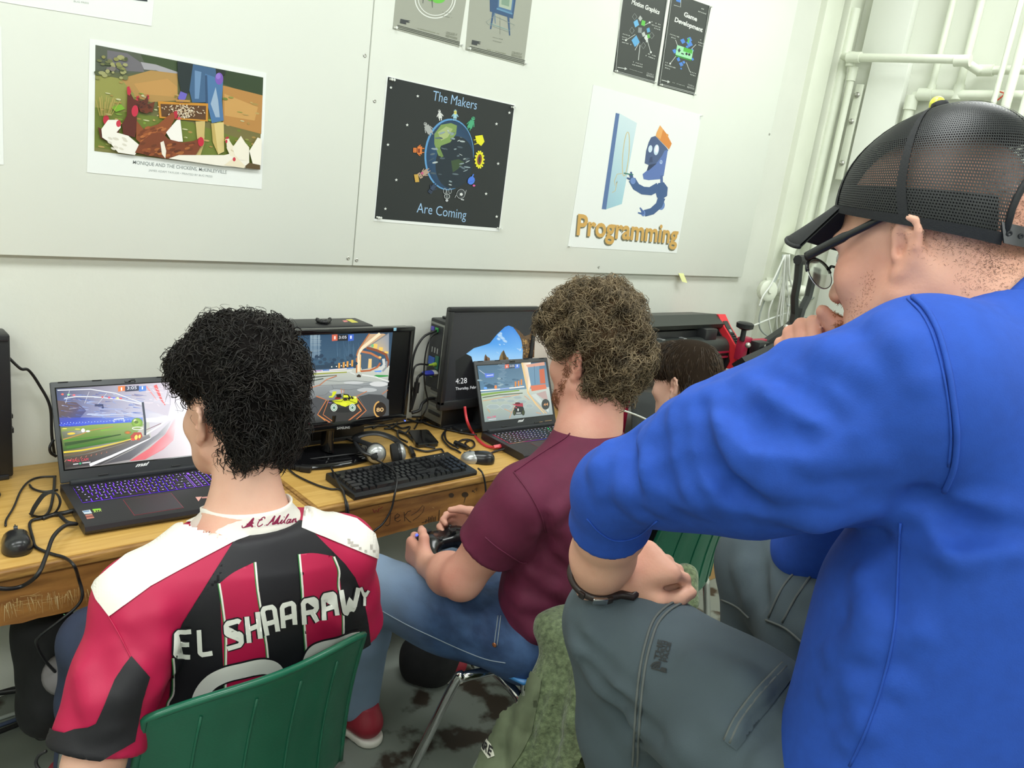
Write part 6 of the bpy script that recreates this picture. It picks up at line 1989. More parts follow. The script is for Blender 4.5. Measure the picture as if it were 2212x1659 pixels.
for i,(pts,r_,m_,lab)in enumerate((([(-30,1500),(20,1492),(70,1488),(105,1500)],.010,M_cab,"thick black cable on the floor behind the backpack"),([(-30,1562),(30,1542),(80,1527),(120,1516)],.006,M_wire2,"grey cable on the floor, uppermost of the flat bundle under the left desk"),([(-30,1578),(30,1556),(85,1536),(130,1520)],.006,mat("blue grey cable",(72,84,112),rough=.5),"blue grey cable on the floor in the flat bundle under the left desk"),([(-30,1592),(35,1566),(90,1545),(140,1530)],.007,M_cab,"black cable on the floor, lowest of the flat bundle under the left desk"),([(120,1570),(90,1566),(72,1578),(84,1596),(120,1590)],.004,M_cab,"thin black cable curling beside the striped sleeve on the floor"),([(100,1622),(84,1632),(78,1650),(92,1672)],.003,M_cab,"very thin black cable hanging beside the black striped cuff"))):
 P=[onZ(x,y,.012)for x,y in pts]if i<5 else[at(x,y,1.35)for x,y in pts]
 tag(MB().tube(spline(P,6),r_,6).build("cable",m_,smooth=True),lab,"cable","cables on the floor under the desk")
fb=Sdf()
for(x,y),r_ in(((905,1425),.07),((950,1432),.075),((930,1418),.08)):
 q=onZ(x,y,.07)
 fb.ell(q,(r_,r_*.8,.075),None,.05)
fb.func(smooth_noise(57,35,.005),onZ(930,1425,.07),1e8,op='D')
fb.plane((0,0,.004),(0,0,-1))
tag(body_obj("bag",fb,.009,M_bag),"black cloth bag lying on the floor beyond the bent chrome chair leg","bag")
# the boys
M_skinA=skin_mat("fair skin",(226,180,158),(208,150,128))
M_chrome=mat("chrome tube",(205,205,205),rough=.12,metal=1.0)
M_green=mat("dark green chair plastic",(22,92,68),rough=.3,var=.06,vscale=12,bump=.06,bscale=240)
Z_7=(0,1059,800/2212)
def school_chair(label,c,yaw,seat_m,W0=.20,fleg=((.15,.30,.41),(.175,.43,.412),(.185,.475,.395),(.19,.49,.35),(.205,.53,.012))):
 """one-piece moulded shell: back panel and seat, on bent chrome legs. c: middle of the back's top edge"""
 r=empty("school_chair",(c[0],c[1],0),label,"chair")
 M0=rotz(np.array([c[0],c[1],.0]),yaw)
 zt=c[2]
 n,m=22,12
 V,F=[],[]
 def surf(u,v):
  """u across -1..1, v from top (0) down the back to the shell's foot (1)"""
  w=W0*(1.0-.04*(1-v))
  x=w*u
  bow=.055*u*u
  z=zt-.36*v-(.03*abs(u)**3.0 if v<.02 else .03*abs(u)**3.0*(1-v))
  y=bow+.05*v+.012*math.sin(math.pi*v)
  rib=.0035*(1/(1+((abs(u)-.36)/.02)**2))*(1 if .08<v<.97 else 0)
  return x,y+rib,z
 for j in range(m+1):
  for i in range(n+1):
   V.append(surf(-1+2*i/n,j/m))
 for j in range(m):
  for i in range(n):
   a=j*(n+1)+i
   F.append((a,a+1,a+n+2,a+n+1))
 o=MB().add(V,F).build("backrest",seat_m,r,smooth=True,M=M0)
 s=o.modifiers.new("thick",'SOLIDIFY');s.thickness=.007;s.offset=0
 b=o.modifiers.new("round",'BEVEL');b.width=.003;b.segments=2;b.limit_method='ANGLE'
 rim=[surf(-1,v)for v in np.linspace(1,0,8)]+[surf(u,0)for u in np.linspace(-1,1,24)[1:-1]]+[surf(1,v)for v in np.linspace(0,1,8)]
 MB().tube(rim,.0072,8).build("rim",seat_m,r,smooth=True,M=M0)
 for u in(-.62,-.2,.2,.62):
  pts=[np.array(surf(u,v))-(0,.004,0)for v in np.linspace(.10,.96,8)]
  MB().tube(pts,.0028,6).build("rib",seat_m,r,smooth=True,M=M0)
 V,F=[],[]
 for j in range(9):
  for i in range(13):
   u,v=-1+i/6,j/8
   V.append((.20*u*(1-.06*v),.10+.40*v,.435+.018*u*u+.03*(1-v)**4-.03*max(0,v-.8)**2*25))
 for j in range(8):
  for i in range(12):
   a=j*13+i
   F.append((a,a+1,a+14,a+13))
 o=MB().add(V,F).build("seat",seat_m,r,smooth=True,M=M0)
 s=o.modifiers.new("thick",'SOLIDIFY');s.thickness=.008
 for sx in(-1,1):
  MB().tube(spline([(sx*a,b,c_)for a,b,c_ in fleg],6),.0125,12).build("leg",M_chrome,r,smooth=True,M=M0)
  MB().tube(spline([(sx*.15,.30,.41),(sx*.17,.15,.412),(sx*.178,.11,.39),(sx*.182,.09,.35),(sx*.20,.02,.012)],6),.0125,12).build("leg",M_chrome,r,smooth=True,M=M0)
  MB().tube(spline([(sx*.15,.28,.405),(sx*.16,.12,.405),(sx*.165,.125,.44),(sx*.16,.12,.50)],5),.011,10).build("back_support",M_chrome,r,smooth=True,M=M0)
  for yy in(fleg[-1][1],.02):
   MB().lathe([(.017,0),(.019,.004),(.016,.026),(.0125,.03)],tr(M0,[(sx*(fleg[-1][0]if yy>.1 else .20),yy,0)])[0],(0,0,1),12).build("foot_cap",M_blk,r,smooth=True)
 MB().tube([(-.18,.30,.405),(.18,.30,.405)],.011,10).build("crossbar",M_chrome,r,smooth=True,M=M0)
 return r
school_chair("dark green plastic school chair behind the striped football shirt",(.594,-1.248,.755),math.radians(4),M_green,.22)
def curled_hand(s,wr,fw,out,pn,scale=1.0,curl=(35,55,40),thumb_in=.6):
 """relaxed, lightly curled hand: fw pointing, out from index to little finger, pn = back of the hand"""
 fw,out,pn=unit(fw),unit(out),unit(pn)
 kn=wr+fw*.088*scale
 fs=[]
 for i,L in enumerate((.90,1.0,.94,.74)):
  f=(-.36,-.12,.12,.34)[i]
  b=kn+out*f*.08*scale
  pts=[b];a=0
  for Ls,cu in zip((.042,.027,.021),curl):
   a+=math.radians(cu)
   pts.append(pts[-1]+(fw*math.cos(a)-pn*math.sin(a))*Ls*L*scale)
  fs.append(pts)
 t0=wr+fw*.026*scale-out*.026*scale-pn*.006
 t1=t0+(fw*.6-out*.7-pn*.25)*.042*scale
 t2=t1+(fw*.9-out*.2*(1-thumb_in)-pn*.35)*.032*scale
 t3=t2+(fw*.9+out*.3*thumb_in-pn*.45)*.026*scale
 hand(s,wr,kn,out,pn,fs,[t0,t1,t2,t3],w=.08*scale,t=.027*scale)
 # boy in the striped football shirt
A_=dict(C7=(.597,-1.085,.985),Ls=(.408,-1.10,.872),Rs=(.79,-1.085,.862),Le=(.318,-1.165,.640),Re=(.862,-1.03,.65),Lw=(.44,-.92,.60),Rw=(.74,-.86,.61))
A_={k:np.array(v)for k,v in A_.items()}
HA=head_frame((.606,-.985,1.146),math.radians(9),math.radians(10))
sA=Sdf()
WA=add_head(sA,HA)
sA.cap(WA(0,-.028,-.06),(.603,-1.055,.99),.057,.060,.02)
sA.cap((.603,-1.06,1.0),(.597,-1.07,.92),.060,.060,.02)
sA.ell((.59,-1.08,.83),(.15,.095,.16),None,.06)
sA.ell((.588,-1.06,.62),(.14,.085,.20),None,.06)
for S_,E_,W_,sx in((A_['Ls'],A_['Le'],A_['Lw'],-1),(A_['Rs'],A_['Re'],A_['Rw'],1)):
 sA.cap(A_['C7']-(0,0,.11),S_,.045,.055,.02)
 sA.chain([S_,S_*.5+E_*.5,E_,E_*.6+W_*.4,W_],[.056,.047,.041,.043,.028],.03)
 curled_hand(sA,W_,(sx*-.35,.92,-.1),(sx*.3,.1,-.75),(sx*.6,.2,.75),.95)
M_hairA=hair_mat("black brown hair",(12,10,9),(38,32,28),.5,50)
boyA=body_obj("person",sA,.0046,M_skinA)
tag(boyA,"person with dark wavy hair in a red, black and white striped football shirt","person","people at the desks")
eyes(boyA,WA)
def sleeve(s,pts,rs,cut,d,k=.035):
 """a sleeve ending cleanly at its cuff"""
 t=Sdf().chain(pts,rs,.03)
 t.plane(cut,d,.006)
 s.func(t,np.mean(pts,0),.3,k,'U')
jA=Sdf()
jA.cap((.604,-1.055,.945),(.595,-1.075,.88),.074,.12,.04)
jA.ell((.596,-1.085,.85),(.174,.112,.155),None,.07)
jA.ell((.594,-1.075,.64),(.168,.104,.24),None,.08)
jA.ell((.745,-1.09,.76),(.05,.06,.11),None,.06)
for S_,E_ in((A_['Ls'],A_['Le']),(A_['Rs'],A_['Re'])):
 jA.cap(A_['C7']-(0,0,.062),S_+(0,0,.004),.062,.066,.06)
 d_=unit(E_-S_)
 sleeve(jA,[S_,S_+d_*.12,S_+d_*.30],[.069,.066,.080],S_+d_*(.232 if S_[0]<.6 else .225),d_)
jA.func(smooth_noise(4,26,.0022,(1,1,.5)),(.6,-1.08,.8),1e8,op='D')
jA.plane((.6,-1.1,.50),(0,0,-1))
jA._put(lambda P:np.maximum(np.linalg.norm((P-(.604,-1.056,0))[:,:2],axis=1)-.115,.962-.12*(P[:,1]+1.056)-P[:,2]),(.604,-1.056,1.03),.13,.012,'S')
folds(jA,[[(285,1345),(330,1400),(372,1440)],[(262,1400),(300,1455),(318,1500)],[(345,1330),(352,1400),(345,1470)],[(175,1460),(205,1520),(210,1570)],[(705,1330),(745,1360),(775,1380)],[(735,1290),(770,1330),(790,1370)],[(250,1560),(262,1500),(285,1440)]],.012,.03,.8)
M_jred=mat("crimson sports cloth",(182,15,70),rough=.55,bump=.05,bscale=700)
M_jblk=mat("black sports cloth",(21,19,26),rough=.6,bump=.05,bscale=700)
M_jwht=mat("white sports cloth",(236,231,222),rough=.6,bump=.05,bscale=700)
M_jgrn=mat("green piping",(50,128,62),rough=.6)
M_jlet=mat("white print",(240,240,232),rough=.5)
M_jtxt=mat("crimson script",(160,40,84),rough=.6)
shA=body_obj("shirt",jA,.0052,M_jred,boyA)
pc=PxCloth(jA,Z_7,.6,2.6)
line1=[(1310,555),(1330,680),(1350,850),(1350,1000),(1345,1300)]
line2=[(1523,430),(1540,600),(1572,800),(1598,1000),(1600,1300)]
line3=[(1785,383),(1800,550),(1815,800),(1828,1000),(1830,1150)]
line4=[(1990,397),(2022,480),(2020,570),(2045,700),(2050,900),(2060,1050)]
lineL=[(1030,1000),(1040,1120),(1040,1210),(1010,1270),(1005,1350)]
sp=lambda L:[tuple(v[:2])for v in spline([(x,y,0)for x,y in L],5)]
pc.patch("black_panel",[[(1495,250),(1500,215),(1650,215),(1800,180),(1835,232),(1880,310),(1975,388),(2060,440),(2120,520),(2170,640),(2200,800),(2230,1050),(2230,1300),(1005,1350),(1035,1200),(1030,1000),(1045,890),(1090,790),(1180,680),(1310,552),(1375,400),(1393,308)]],M_jblk,boyA,.0016)
pc.patch("white_shoulder",[[(1240,60),(1000,230),(780,360),(540,560),(575,650),(655,752),(780,660),(900,572),(1050,490),(1200,410),(1390,310),(1505,270),(1500,230),(1300,200)],[(1820,90),(1960,120),(2130,170),(2240,260),(2280,420),(2214,300),(2080,262),(1960,240),(1830,236),(1800,225),(1830,160)]],M_jwht,boyA,.0021).data.shade_flat()
pc.patch("black_sleeve_panel",[[(785,990),(740,1050),(690,1130),(630,1270),(575,1390),(530,1412),(450,1425),(390,1447),(330,1435),(270,1395),(200,1540),(300,1700),(560,1640),(800,1500),(850,1250),(890,1115)]],M_jblk,boyA,.0031)
pc.patch("red_stripe",[sp([(1310,555),(1400,488),(1523,428)])+sp(line2)+sp(line1)[::-1]],M_jred,boyA,.0024)
pc.patch("red_stripe",[sp([(1785,383),(1870,376),(1990,395)])+sp(line4)+sp(line3)[::-1]],M_jred,boyA,.0024)
for L in(line1,line2,line3,line4,lineL):
 pc.patch("white_piping",[stroke(sp(L),11)],M_jwht,boyA,.0028)
 pc.patch("green_piping",[stroke([(x-9,y)for x,y in sp(L)],6)],M_jgrn,boyA,.0029)
Q_=[('E',(1045,848),(1140,838),(1040,992),(1138,990)),('L',(1188,828),(1270,815),(1198,978),(1270,966)),('S',(1348,790),(1432,772),(1358,940),(1442,915)),('H',(1472,750),(1535,722),(1486,905),(1552,880)),('A',(1562,705),(1632,690),(1592,862),(1655,838)),('A',(1678,685),(1748,668),(1688,818),(1756,798)),('R',(1803,660),(1880,645),(1812,798),(1890,782)),('A',(1922,628),(1992,612),(1932,772),(2008,745)),('W',(2032,594),(2136,578),(2052,740),(2120,700)),('Y',(2150,575),(2196,596),(2160,690),(2182,690))]
outl,fill=[],[]
for ch,*q in Q_:
 outl+=glyph_px(ch,q,44 if ch!='Y' else 26)
 fill+=glyph_px(ch,q,28 if ch!='Y' else 16)
nine=sp([(1185,1330),(1195,1235),(1250,1150),(1340,1098),(1450,1070),(1560,1048),(1630,1062),(1655,1110),(1650,1160),(1620,1230),(1600,1330)])
two=sp([(1832,1130),(1838,1040),(1870,970),(1930,940),(2020,920),(2100,890),(2150,880)])
for lst,mm,nm,lf in((outl,M_jblk,"lettering_outline",.0031),(fill,M_jlet,"lettering",.0036)):
 o=pc.patch(nm,lst,mm,boyA,lf,cell=5)
pc.patch("number_outline",[stroke(nine,108),stroke(two,104)],M_jblk,boyA,.0031)
pc.patch("number",[stroke(nine,88),stroke(two,84)],M_jlet,boyA,.0036)
trace_seam(jA,[(228,1320),(255,1365),(280,1415),(300,1450),(322,1462)],.0012,"seam",M_jred,boyA)
def collar(sdf_c,r0,r1,h,tilt,material,parent,name="collar",open_front=True):
 V,F=[],[]
 n=40
 c=np.asarray(sdf_c,float)
 for j,(rad,z)in enumerate(((r1*1.0,.0),(r1*.985,h*.35),(r0*1.02,h*.8),(r0*1.03,h),(r0*.97,h),(r0*.95,h*.6),(r1*.94,0))):
  for k in range(n):
   a=2*math.pi*k/n
   x,y=rad*math.cos(a),rad*.98*math.sin(a)
   V.append(c+(x,y,z+tilt*y-.02*max(0,math.sin(a))))
 for j in range(6):
  for k in range(n):
   F.append((j*n+k,j*n+(k+1)%n,(j+1)*n+(k+1)%n,(j+1)*n+k))
 return MB().add(V,F).build(name,material,parent,smooth=True)
cc=np.array([.604,-1.056,.953])
collar(cc,.078,.0975,.043,-.12,M_jwht,boyA)
cs=Sdf()
cs.func(lambda P:np.maximum(np.abs(np.linalg.norm((P-cc)[:,:2],axis=1)-.0850)-.0115,np.abs(P[:,2]-cc[2]-.016+.12*(P[:,1]-cc[1]))-.05),cc,.2,0,'U')
scr=[[(-.03,.30),(-.015,.05),(.03,.08),(.08,.45),(.15,1.05),(.15,.5),(.155,.05),(.19,.06)],[(.05,.42),(.11,.36),(.18,.48)],[(.215,.02),(.222,.05)],[(.365,.80),(.36,1.0),(.325,1.0),(.275,.65),(.26,.25),(.285,.0),(.335,.1),(.355,.25)],[(.255,.80),(.29,.70),(.33,.78)],[(.40,.02),(.407,.05)],[(.42,.12),(.45,.05),(.50,.5),(.545,1.05),(.545,.5),(.545,.05),(.60,.6),(.645,1.05),(.635,.5),(.635,.1),(.665,.08)],[(.665,.08),(.71,.5),(.695,.1),(.725,.1)],[(.728,.78),(.734,.84)],[(.725,.1),(.79,.85),(.80,1.1),(.775,.85),(.755,.2),(.785,.08)],[(.865,.45),(.82,.45),(.805,.1),(.83,.03),(.875,.5),(.86,.1),(.89,.1)],[(.89,.1),(.925,.5),(.915,.03),(.93,.35),(.965,.48),(.965,.1),(1.0,.14)]]
pcc=PxCloth(cs,Z_7,.6,2.6)
pcc.patch("lettering",[stroke([(1452+316*x+14*y,222-30*x-52*y)for x,y in sp(L)],6.5)for L in scr],M_jtxt,boyA,.0022,cell=4)
hvA=Sdf()
ctrA=HA[:3,3]
for c_,r_ in(((.012,-.022,.076),(.098,.114,.106)),((.006,-.070,.016),(.082,.064,.094)),((.04,.02,.10),(.085,.085,.072)),((-.014,.022,.09),(.078,.078,.066)),((.006,-.062,-.055),(.058,.042,.046))):
 hvA.ell(tr(HA,[c_])[0],r_,HA,.03)
for sx in(-1,1):
 hvA.ell(tr(HA,[(sx*.09,.0,-.03)])[0],(.034,.040,.044),HA,.012,'S')
hvA.func(smooth_noise(11,60,.0085),ctrA,1e8,op='D')
Vh,Qh=hvA.mesh(.0062)
rt,nr=scatter(Vh,Qh,9500,5,off_ears(HA))
loc=(rt-ctrA)@HA[:3,:3]
swirl=np.cross(nr,HA[:3,2])*.5+np.stack([smooth_noise(31,38,1.0)(rt),smooth_noise(32,38,1.0)(rt),smooth_noise(33,38,1.0)(rt)-.45],1)*.9
S1=strands("hair",rt-nr*.004,nr,swirl,.036,None,None,seg=6,r0=.00135,curl=.0065,turns=.8,lift=.28,seed=3,jitter=.28,grav=.25)
rt2,nr2=scatter(Vh,Qh,900,6,off_ears(HA))
S2=strands("hair",rt2-nr2*.004,nr2,np.stack([smooth_noise(34,30,1.0)(rt2)]*3,1)*.2,.038,None,None,seg=6,r0=.0006,curl=.009,turns=.9,lift=.8,seed=4,jitter=.5,grav=.3)
hair_obj("hair",(Vh,Qh),[S1,S2],[M_hairA,mat('hair roots',(17,14,13),rough=.9,spec=.1)],boyA)
M_jeanD=mat("dark denim",(44,54,78),rough=.75,var=.2,vscale=14,bump=.08,bscale=400)
M_shoe=mat("dark red shoe",(150,34,52),rough=.5)
M_shoew=mat("white shoe rubber",(226,222,214),rough=.5)
def legs(parent,hips,knees,ankles,r,material,pelvis=None,name="trousers",h=.0075,extra=None,noise=3):
 s=Sdf()
 hp_,kn_,an_=[[np.array(v,float)for v in g]for g in(hips,knees,ankles)]
 pc_=np.mean(hp_,0)if pelvis is None else np.array(pelvis,float)
 s.ell(pc_+(0,-.005,.015),(r*1.62,r*1.22,r*1.15),None,.05)
 for a,b,c in zip(hp_,kn_,an_):
  s.chain([a,a*.5+b*.5,b],[r,r*.88,r*.72],.05)
  s.chain([b,b*.62+c*.38,c],[r*.72,r*.66,r*.55],.03)
  s.plane(c-unit(b-c)*.005,unit(c-b))if False else None
 s.func(smooth_noise(noise,30,.0025),pc_,1e8,op='D')
 if extra:extra(s)
 return body_obj(name,s,h,material,parent),s
def shoe(parent,ankle,fw,label=None):
 fw=unit((fw[0],fw[1],0));sd=np.array([fw[1],-fw[0],0])
 a=np.array([ankle[0],ankle[1],0])
 Mx=frame(a,sd,fw,(0,0,1))
 s=Sdf()
 s.chain([tr(Mx,[p_])[0]for p_ in((0,-.045,.055),(0,.03,.055),(0,.11,.042),(0,.16,.038))],[.038,.042,.042,.032],.03)
 s.cap(tr(Mx,[(0,-.03,.06)])[0],tr(Mx,[(0,-.025,.11)])[0],.04,.036,.03)
 s.plane(a+(0,0,.018),(0,0,-1)).plane(a+(0,0,.115),(0,0,1))
 up=body_obj("shoe",s,.005,M_shoe,parent)
 s2=Sdf()
 s2.chain([tr(Mx,[p_])[0]for p_ in((0,-.05,.014),(0,.04,.014),(0,.165,.014))],[.041,.043,.037],.02)
 s2.plane(a+(0,0,.024),(0,0,1)).plane(a+(0,0,.001),(0,0,-1))
 body_obj("sole",s2,.005,M_shoew,up)
 s3=Sdf()
 s3.ell(tr(Mx,[(0,.158,.034)])[0],(.038,.036,.024),Mx,.01).plane(a+(0,0,.018),(0,0,-1))
 body_obj("toe_cap",s3,.005,M_shoew,up)
 for i in range(4):
  q=[tr(Mx,[(x,.035+.026*i,.098-.012*i-9*x*x)])[0]for x in(-.026,-.012,0,.012,.026)]
  MB().tube(q,.003,6).build("lace",M_shoew,up,smooth=True)
 return up
legs(boyA,[(.50,-1.03,.53),(.68,-1.03,.53)],[(.46,-.66,.53),(.76,-.68,.53)],[(.44,-.60,.10),(.80,-.62,.10)],.098,M_jeanD,noise=21)
shoe(boyA,(.44,-.60),(0,1));shoe(boyA,(.80,-.62),(0,1))
# curly haired boy in the maroon shirt
M_skinB=skin_mat("ruddy fair skin",(222,168,148),(198,128,112))
B_={k:np.array(v)for k,v in dict(C7=(1.39,-1.19,1.07),Ls=(1.22,-1.16,.93),Rs=(1.60,-1.16,.935),Le=(1.155,-1.05,.69),Re=(1.62,-1.02,.69),Lw=(1.19,-.875,.632),Rw=(1.405,-.85,.672)).items()}
HB=head_frame((1.422,-1.115,1.237),math.radians(5),math.radians(12))
sB=Sdf()
WB=add_head(sB,HB,1.03,1.12)
sB.cap(WB(0,-.028,-.06),(1.39,-1.165,1.06),.061,.066,.03)
sB.cap((1.39,-1.165,1.07),(1.39,-1.17,.98),.07,.10,.05)
sB.ell((1.40,-1.165,.86),(.165,.105,.17),None,.06)
sB.ell((1.40,-1.13,.66),(.155,.10,.20),None,.06)
for S_,E_,W_ in((B_['Ls'],B_['Le'],B_['Lw']),(B_['Rs'],B_['Re'],B_['Rw'])):
 sB.cap(B_['C7']-(0,0,.08),S_,.055,.062,.05)
 sB.chain([S_,S_*.5+E_*.5,E_,E_*.62+W_*.38,W_],[.064,.056,.047,.049,.030],.03)
curled_hand(sB,B_['Lw'],(.10,.98,.02),(.12,.08,-.98),(-.97,.05,.12),1.02,(42,55,40),.4)
curled_hand(sB,B_['Rw'],(-.42,.88,.02),(-.05,.1,-.95),(.85,.4,.22),1.02,(42,55,40),.4)
boyB=body_obj("person",sB,.0042,M_skinB)
tag(boyB,"person with curly light brown hair in a maroon shirt and jeans, holding a game controller","person","people at the desks")
eyes(boyB,WB,1.03)
M_mar=mat("maroon cotton",(98,26,58),rough=.75,var=.06,vscale=30,bump=.06,bscale=500)
jB=Sdf()
jB.cap((1.39,-1.165,1.045),(1.39,-1.175,.96),.078,.13,.05)
jB.ell((1.402,-1.17,.87),(.186,.128,.17),None,.07)
jB.ell((1.402,-1.15,.64),(.178,.135,.25),None,.09)
for S_,E_ in((B_['Ls'],B_['Le']),(B_['Rs'],B_['Re'])):
 jB.cap(B_['C7']-(0,0,.075),S_+(0,0,.004),.07,.074,.06)
 d_=unit(E_-S_)
 sleeve(jB,[S_,S_+d_*.08,S_+d_*.24],[.078,.074,.078],S_+d_*.165,d_)
jB.func(smooth_noise(8,22,.003,(1,1,.7)),(1.4,-1.16,.8),1e8,op='D')
jB.plane((1.4,-1.15,.475),(0,0,-1))
jB.cap((1.39,-1.165,1.03),(1.392,-1.160,1.12),.064,.066,.006,'S')
folds(jB,[[(1190,1130),(1240,1170),(1300,1210)],[(1200,1180),(1235,1230),(1260,1280)],[(1120,1330),(1160,1370),(1220,1380)],[(1110,1400),(1150,1430),(1190,1420)],[(1150,1240),(1200,1270),(1250,1300)],[(1165,1150),(1200,1110),(1240,1080)],[(1095,1270),(1130,1300),(1180,1310)],[(1230,1140),(1290,1150),(1330,1170)]],.013,.03,.75)
folds(jB,[[(1150,1225),(1175,1180),(1180,1120)],[(1185,1200),(1240,1245),(1290,1275)]],.010,.02,.8,'S')
body_obj("shirt",jB,.0058,M_mar,boyB)
for L in([(1110,1020),(1140,1060),(1165,1105),(1180,1150)],[(1112,1018),(1160,985),(1215,950),(1232,936)],[(1048,1160),(1075,1183),(1120,1212),(1138,1216)]):
 trace_seam(jB,L,.0018,"seam",M_mar,boyB)
cb=B_['C7']+(.0,.028,-.012)
V,F=[],[]
for j,(rad,z)in enumerate(((.074,-.012),(.079,-.004),(.078,.010),(.071,.014),(.068,.004))):
 for k in range(36):
  a=2*math.pi*k/36
  V.append(cb+(rad*math.cos(a),rad*1.0*math.sin(a)+.004,z-.30*rad*math.sin(a)-.012))
for j in range(4):
 F+=[(j*36+k,j*36+(k+1)%36,(j+1)*36+(k+1)%36,(j+1)*36+k)for k in range(36)]
MB().add(V,F).build("collar",M_mar,boyB,smooth=True)
M_hairB=hair_mat("light brown hair",(60,50,36),(160,140,108),.5,36)
hvB=Sdf()
ctrB=HB[:3,3]
for c_,r_ in(((0,-.012,.074),(.096,.114,.102)),((0,-.070,.015),(.087,.066,.098)),((0,.06,.085),(.085,.06,.06)),((0,-.068,-.058),(.068,.038,.042))):
 hvB.ell(tr(HB,[c_])[0],r_,HB,.03)
for sx in(-1,1):
 hvB.ell(tr(HB,[(sx*.09,.004,-.035)])[0],(.036,.046,.050),HB,.012,'S')
hvB.func(smooth_noise(12,70,.008),ctrB,1e8,op='D')
Vh,Qh=hvB.mesh(.0062)
rt,nr=scatter(Vh,Qh,9000,15,off_ears(HB))
fl=np.stack([smooth_noise(41+i,46,1.0)(rt)for i in range(3)],1)
S1=strands("hair",rt-nr*.004,nr,fl,.036,None,None,seg=7,r0=.0012,curl=.0105,turns=1.05,lift=.35,seed=13,jitter=.4,grav=.1)
rt2,nr2=scatter(Vh,Qh,1500,16,off_ears(HB))
S2=strands("hair",rt2-nr2*.004,nr2,nr2*0,.032,None,None,seg=6,r0=.0005,curl=.009,turns=1.2,lift=.9,seed=14,jitter=.5)
hair_obj("hair",(Vh,Qh),[S1,S2],[M_hairB,mat('curly hair roots',(66,50,35),rough=.9,spec=.1)],boyB)
def whiskers(sd,H,cen,rad,n,length,material,parent,seed,nm="beard",r0=.0005,W_=None,drop=.6):
 """short hairs on the skin inside some soft regions of the head"""
 R=H[:3,:3]
 pts,ns=[],[]
 rs=np.random.default_rng(seed)
 for c_,r_ in zip(cen,rad):
  k=int(n/len(cen))
  u=rs.normal(size=(k,3));u/=np.linalg.norm(u,axis=1,keepdims=True)
  P=tr(H,np.asarray(c_)+u*np.asarray(r_)*rs.random((k,1))**.5)
  P=sd.near(P,5)
  pts.append(P);ns.append(sd.grad(P))
 P,N=np.vstack(pts),np.vstack(ns)
 V,F=strands(nm,P-N*.001,N,np.array([[0,0,-drop]])-.2*R[:,1],length,None,None,seg=3,r0=r0,curl=.0012,turns=.5,lift=.35,seed=seed,jitter=.35)
 return link(nm,np_mesh(nm,V,F),material,parent,True)
M_beardB=hair_mat("brown beard",(120,74,48),(158,108,74),.55,60)
whiskers(sB,HB,[(-.072,.022,-.035),(-.066,.035,-.065),(-.05,.055,-.088),(-.03,.075,-.10),(.066,.035,-.065),(.05,.055,-.088),(0,.092,-.10)],[(.006,.012,.024),(.008,.02,.02),(.012,.02,.016),(.014,.016,.014),(.008,.02,.02),(.012,.02,.016),(.018,.01,.014)],2600,.009,M_beardB,boyB,51)
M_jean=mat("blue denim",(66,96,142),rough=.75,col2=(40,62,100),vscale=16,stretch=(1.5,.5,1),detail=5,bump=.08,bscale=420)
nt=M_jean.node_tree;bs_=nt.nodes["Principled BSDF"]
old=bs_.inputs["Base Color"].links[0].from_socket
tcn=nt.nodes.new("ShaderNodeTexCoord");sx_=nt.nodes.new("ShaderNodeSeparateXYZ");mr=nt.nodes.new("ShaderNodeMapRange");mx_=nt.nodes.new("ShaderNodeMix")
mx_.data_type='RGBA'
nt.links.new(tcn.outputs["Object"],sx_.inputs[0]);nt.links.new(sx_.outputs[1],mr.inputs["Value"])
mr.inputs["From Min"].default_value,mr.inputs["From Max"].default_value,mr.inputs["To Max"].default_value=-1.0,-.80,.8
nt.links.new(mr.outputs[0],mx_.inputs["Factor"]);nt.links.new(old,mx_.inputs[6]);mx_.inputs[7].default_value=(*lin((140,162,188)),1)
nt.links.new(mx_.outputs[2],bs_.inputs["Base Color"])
def exB(s):
 folds(s,[[(1000,1290),(1010,1330),(1005,1370)],[(1035,1285),(1045,1330),(1040,1380)],[(975,1300),(980,1340),(970,1375)],[(1065,1290),(1075,1340),(1075,1385)],[(930,1280),(945,1320),(935,1350)]],.010,.025,.8)
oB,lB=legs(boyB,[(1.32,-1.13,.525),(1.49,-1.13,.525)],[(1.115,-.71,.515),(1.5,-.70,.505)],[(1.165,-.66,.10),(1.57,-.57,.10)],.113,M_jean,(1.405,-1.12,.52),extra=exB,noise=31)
M_thr=mat("pale stitching",(146,160,172),rough=.7)
for L in([(822,1318),(880,1350),(940,1378),(1000,1405),(1050,1424),(1092,1432)],[(963,1434),(1010,1446),(1050,1456),(1074,1461)],[(1076,1330),(1072,1360),(1068,1392)],[(1082,1330),(1078,1362),(1074,1394)]):
 trace_seam(lB,L,.0013,"stitching",M_thr,boyB)
q=lB.hit(1068,1393)
if q is None:q=lB.near(np.array([[1.232,-1.115,.521]]))[0]
g_=lB.grad(q[None])[0]
MB().lathe([(.006,0),(.0062,.001),(.004,.0022),(.0015,.0015),(0,.002)],q,g_,12).build("rivet",mat("copper rivet",(186,120,84),rough=.35,metal=.8),boyB,smooth=True)
shoe(boyB,(1.165,-.67),(-.15,1));shoe(boyB,(1.57,-.57),(.1,1))
gc_=np.array([1.285,-.805,.654])
gc=empty("game_controller",gc_,"glossy black game controller held by the curly haired boy","controller")
s=Sdf()
s.rbox(gc_,(.052,.034,.018),None,.016,.02)
for sx in(-1,1):
 s.ell(gc_+(sx*.052,0,0),(.031,.036,.024),None,.02)
 s.cap(gc_+(sx*.058,-.01,-.002),gc_+(sx*.074,-.068,-.016),.024,.018,.02)
body_obj("shell",s,.0028,mat("controller plastic",(24,24,27),rough=.22),gc)
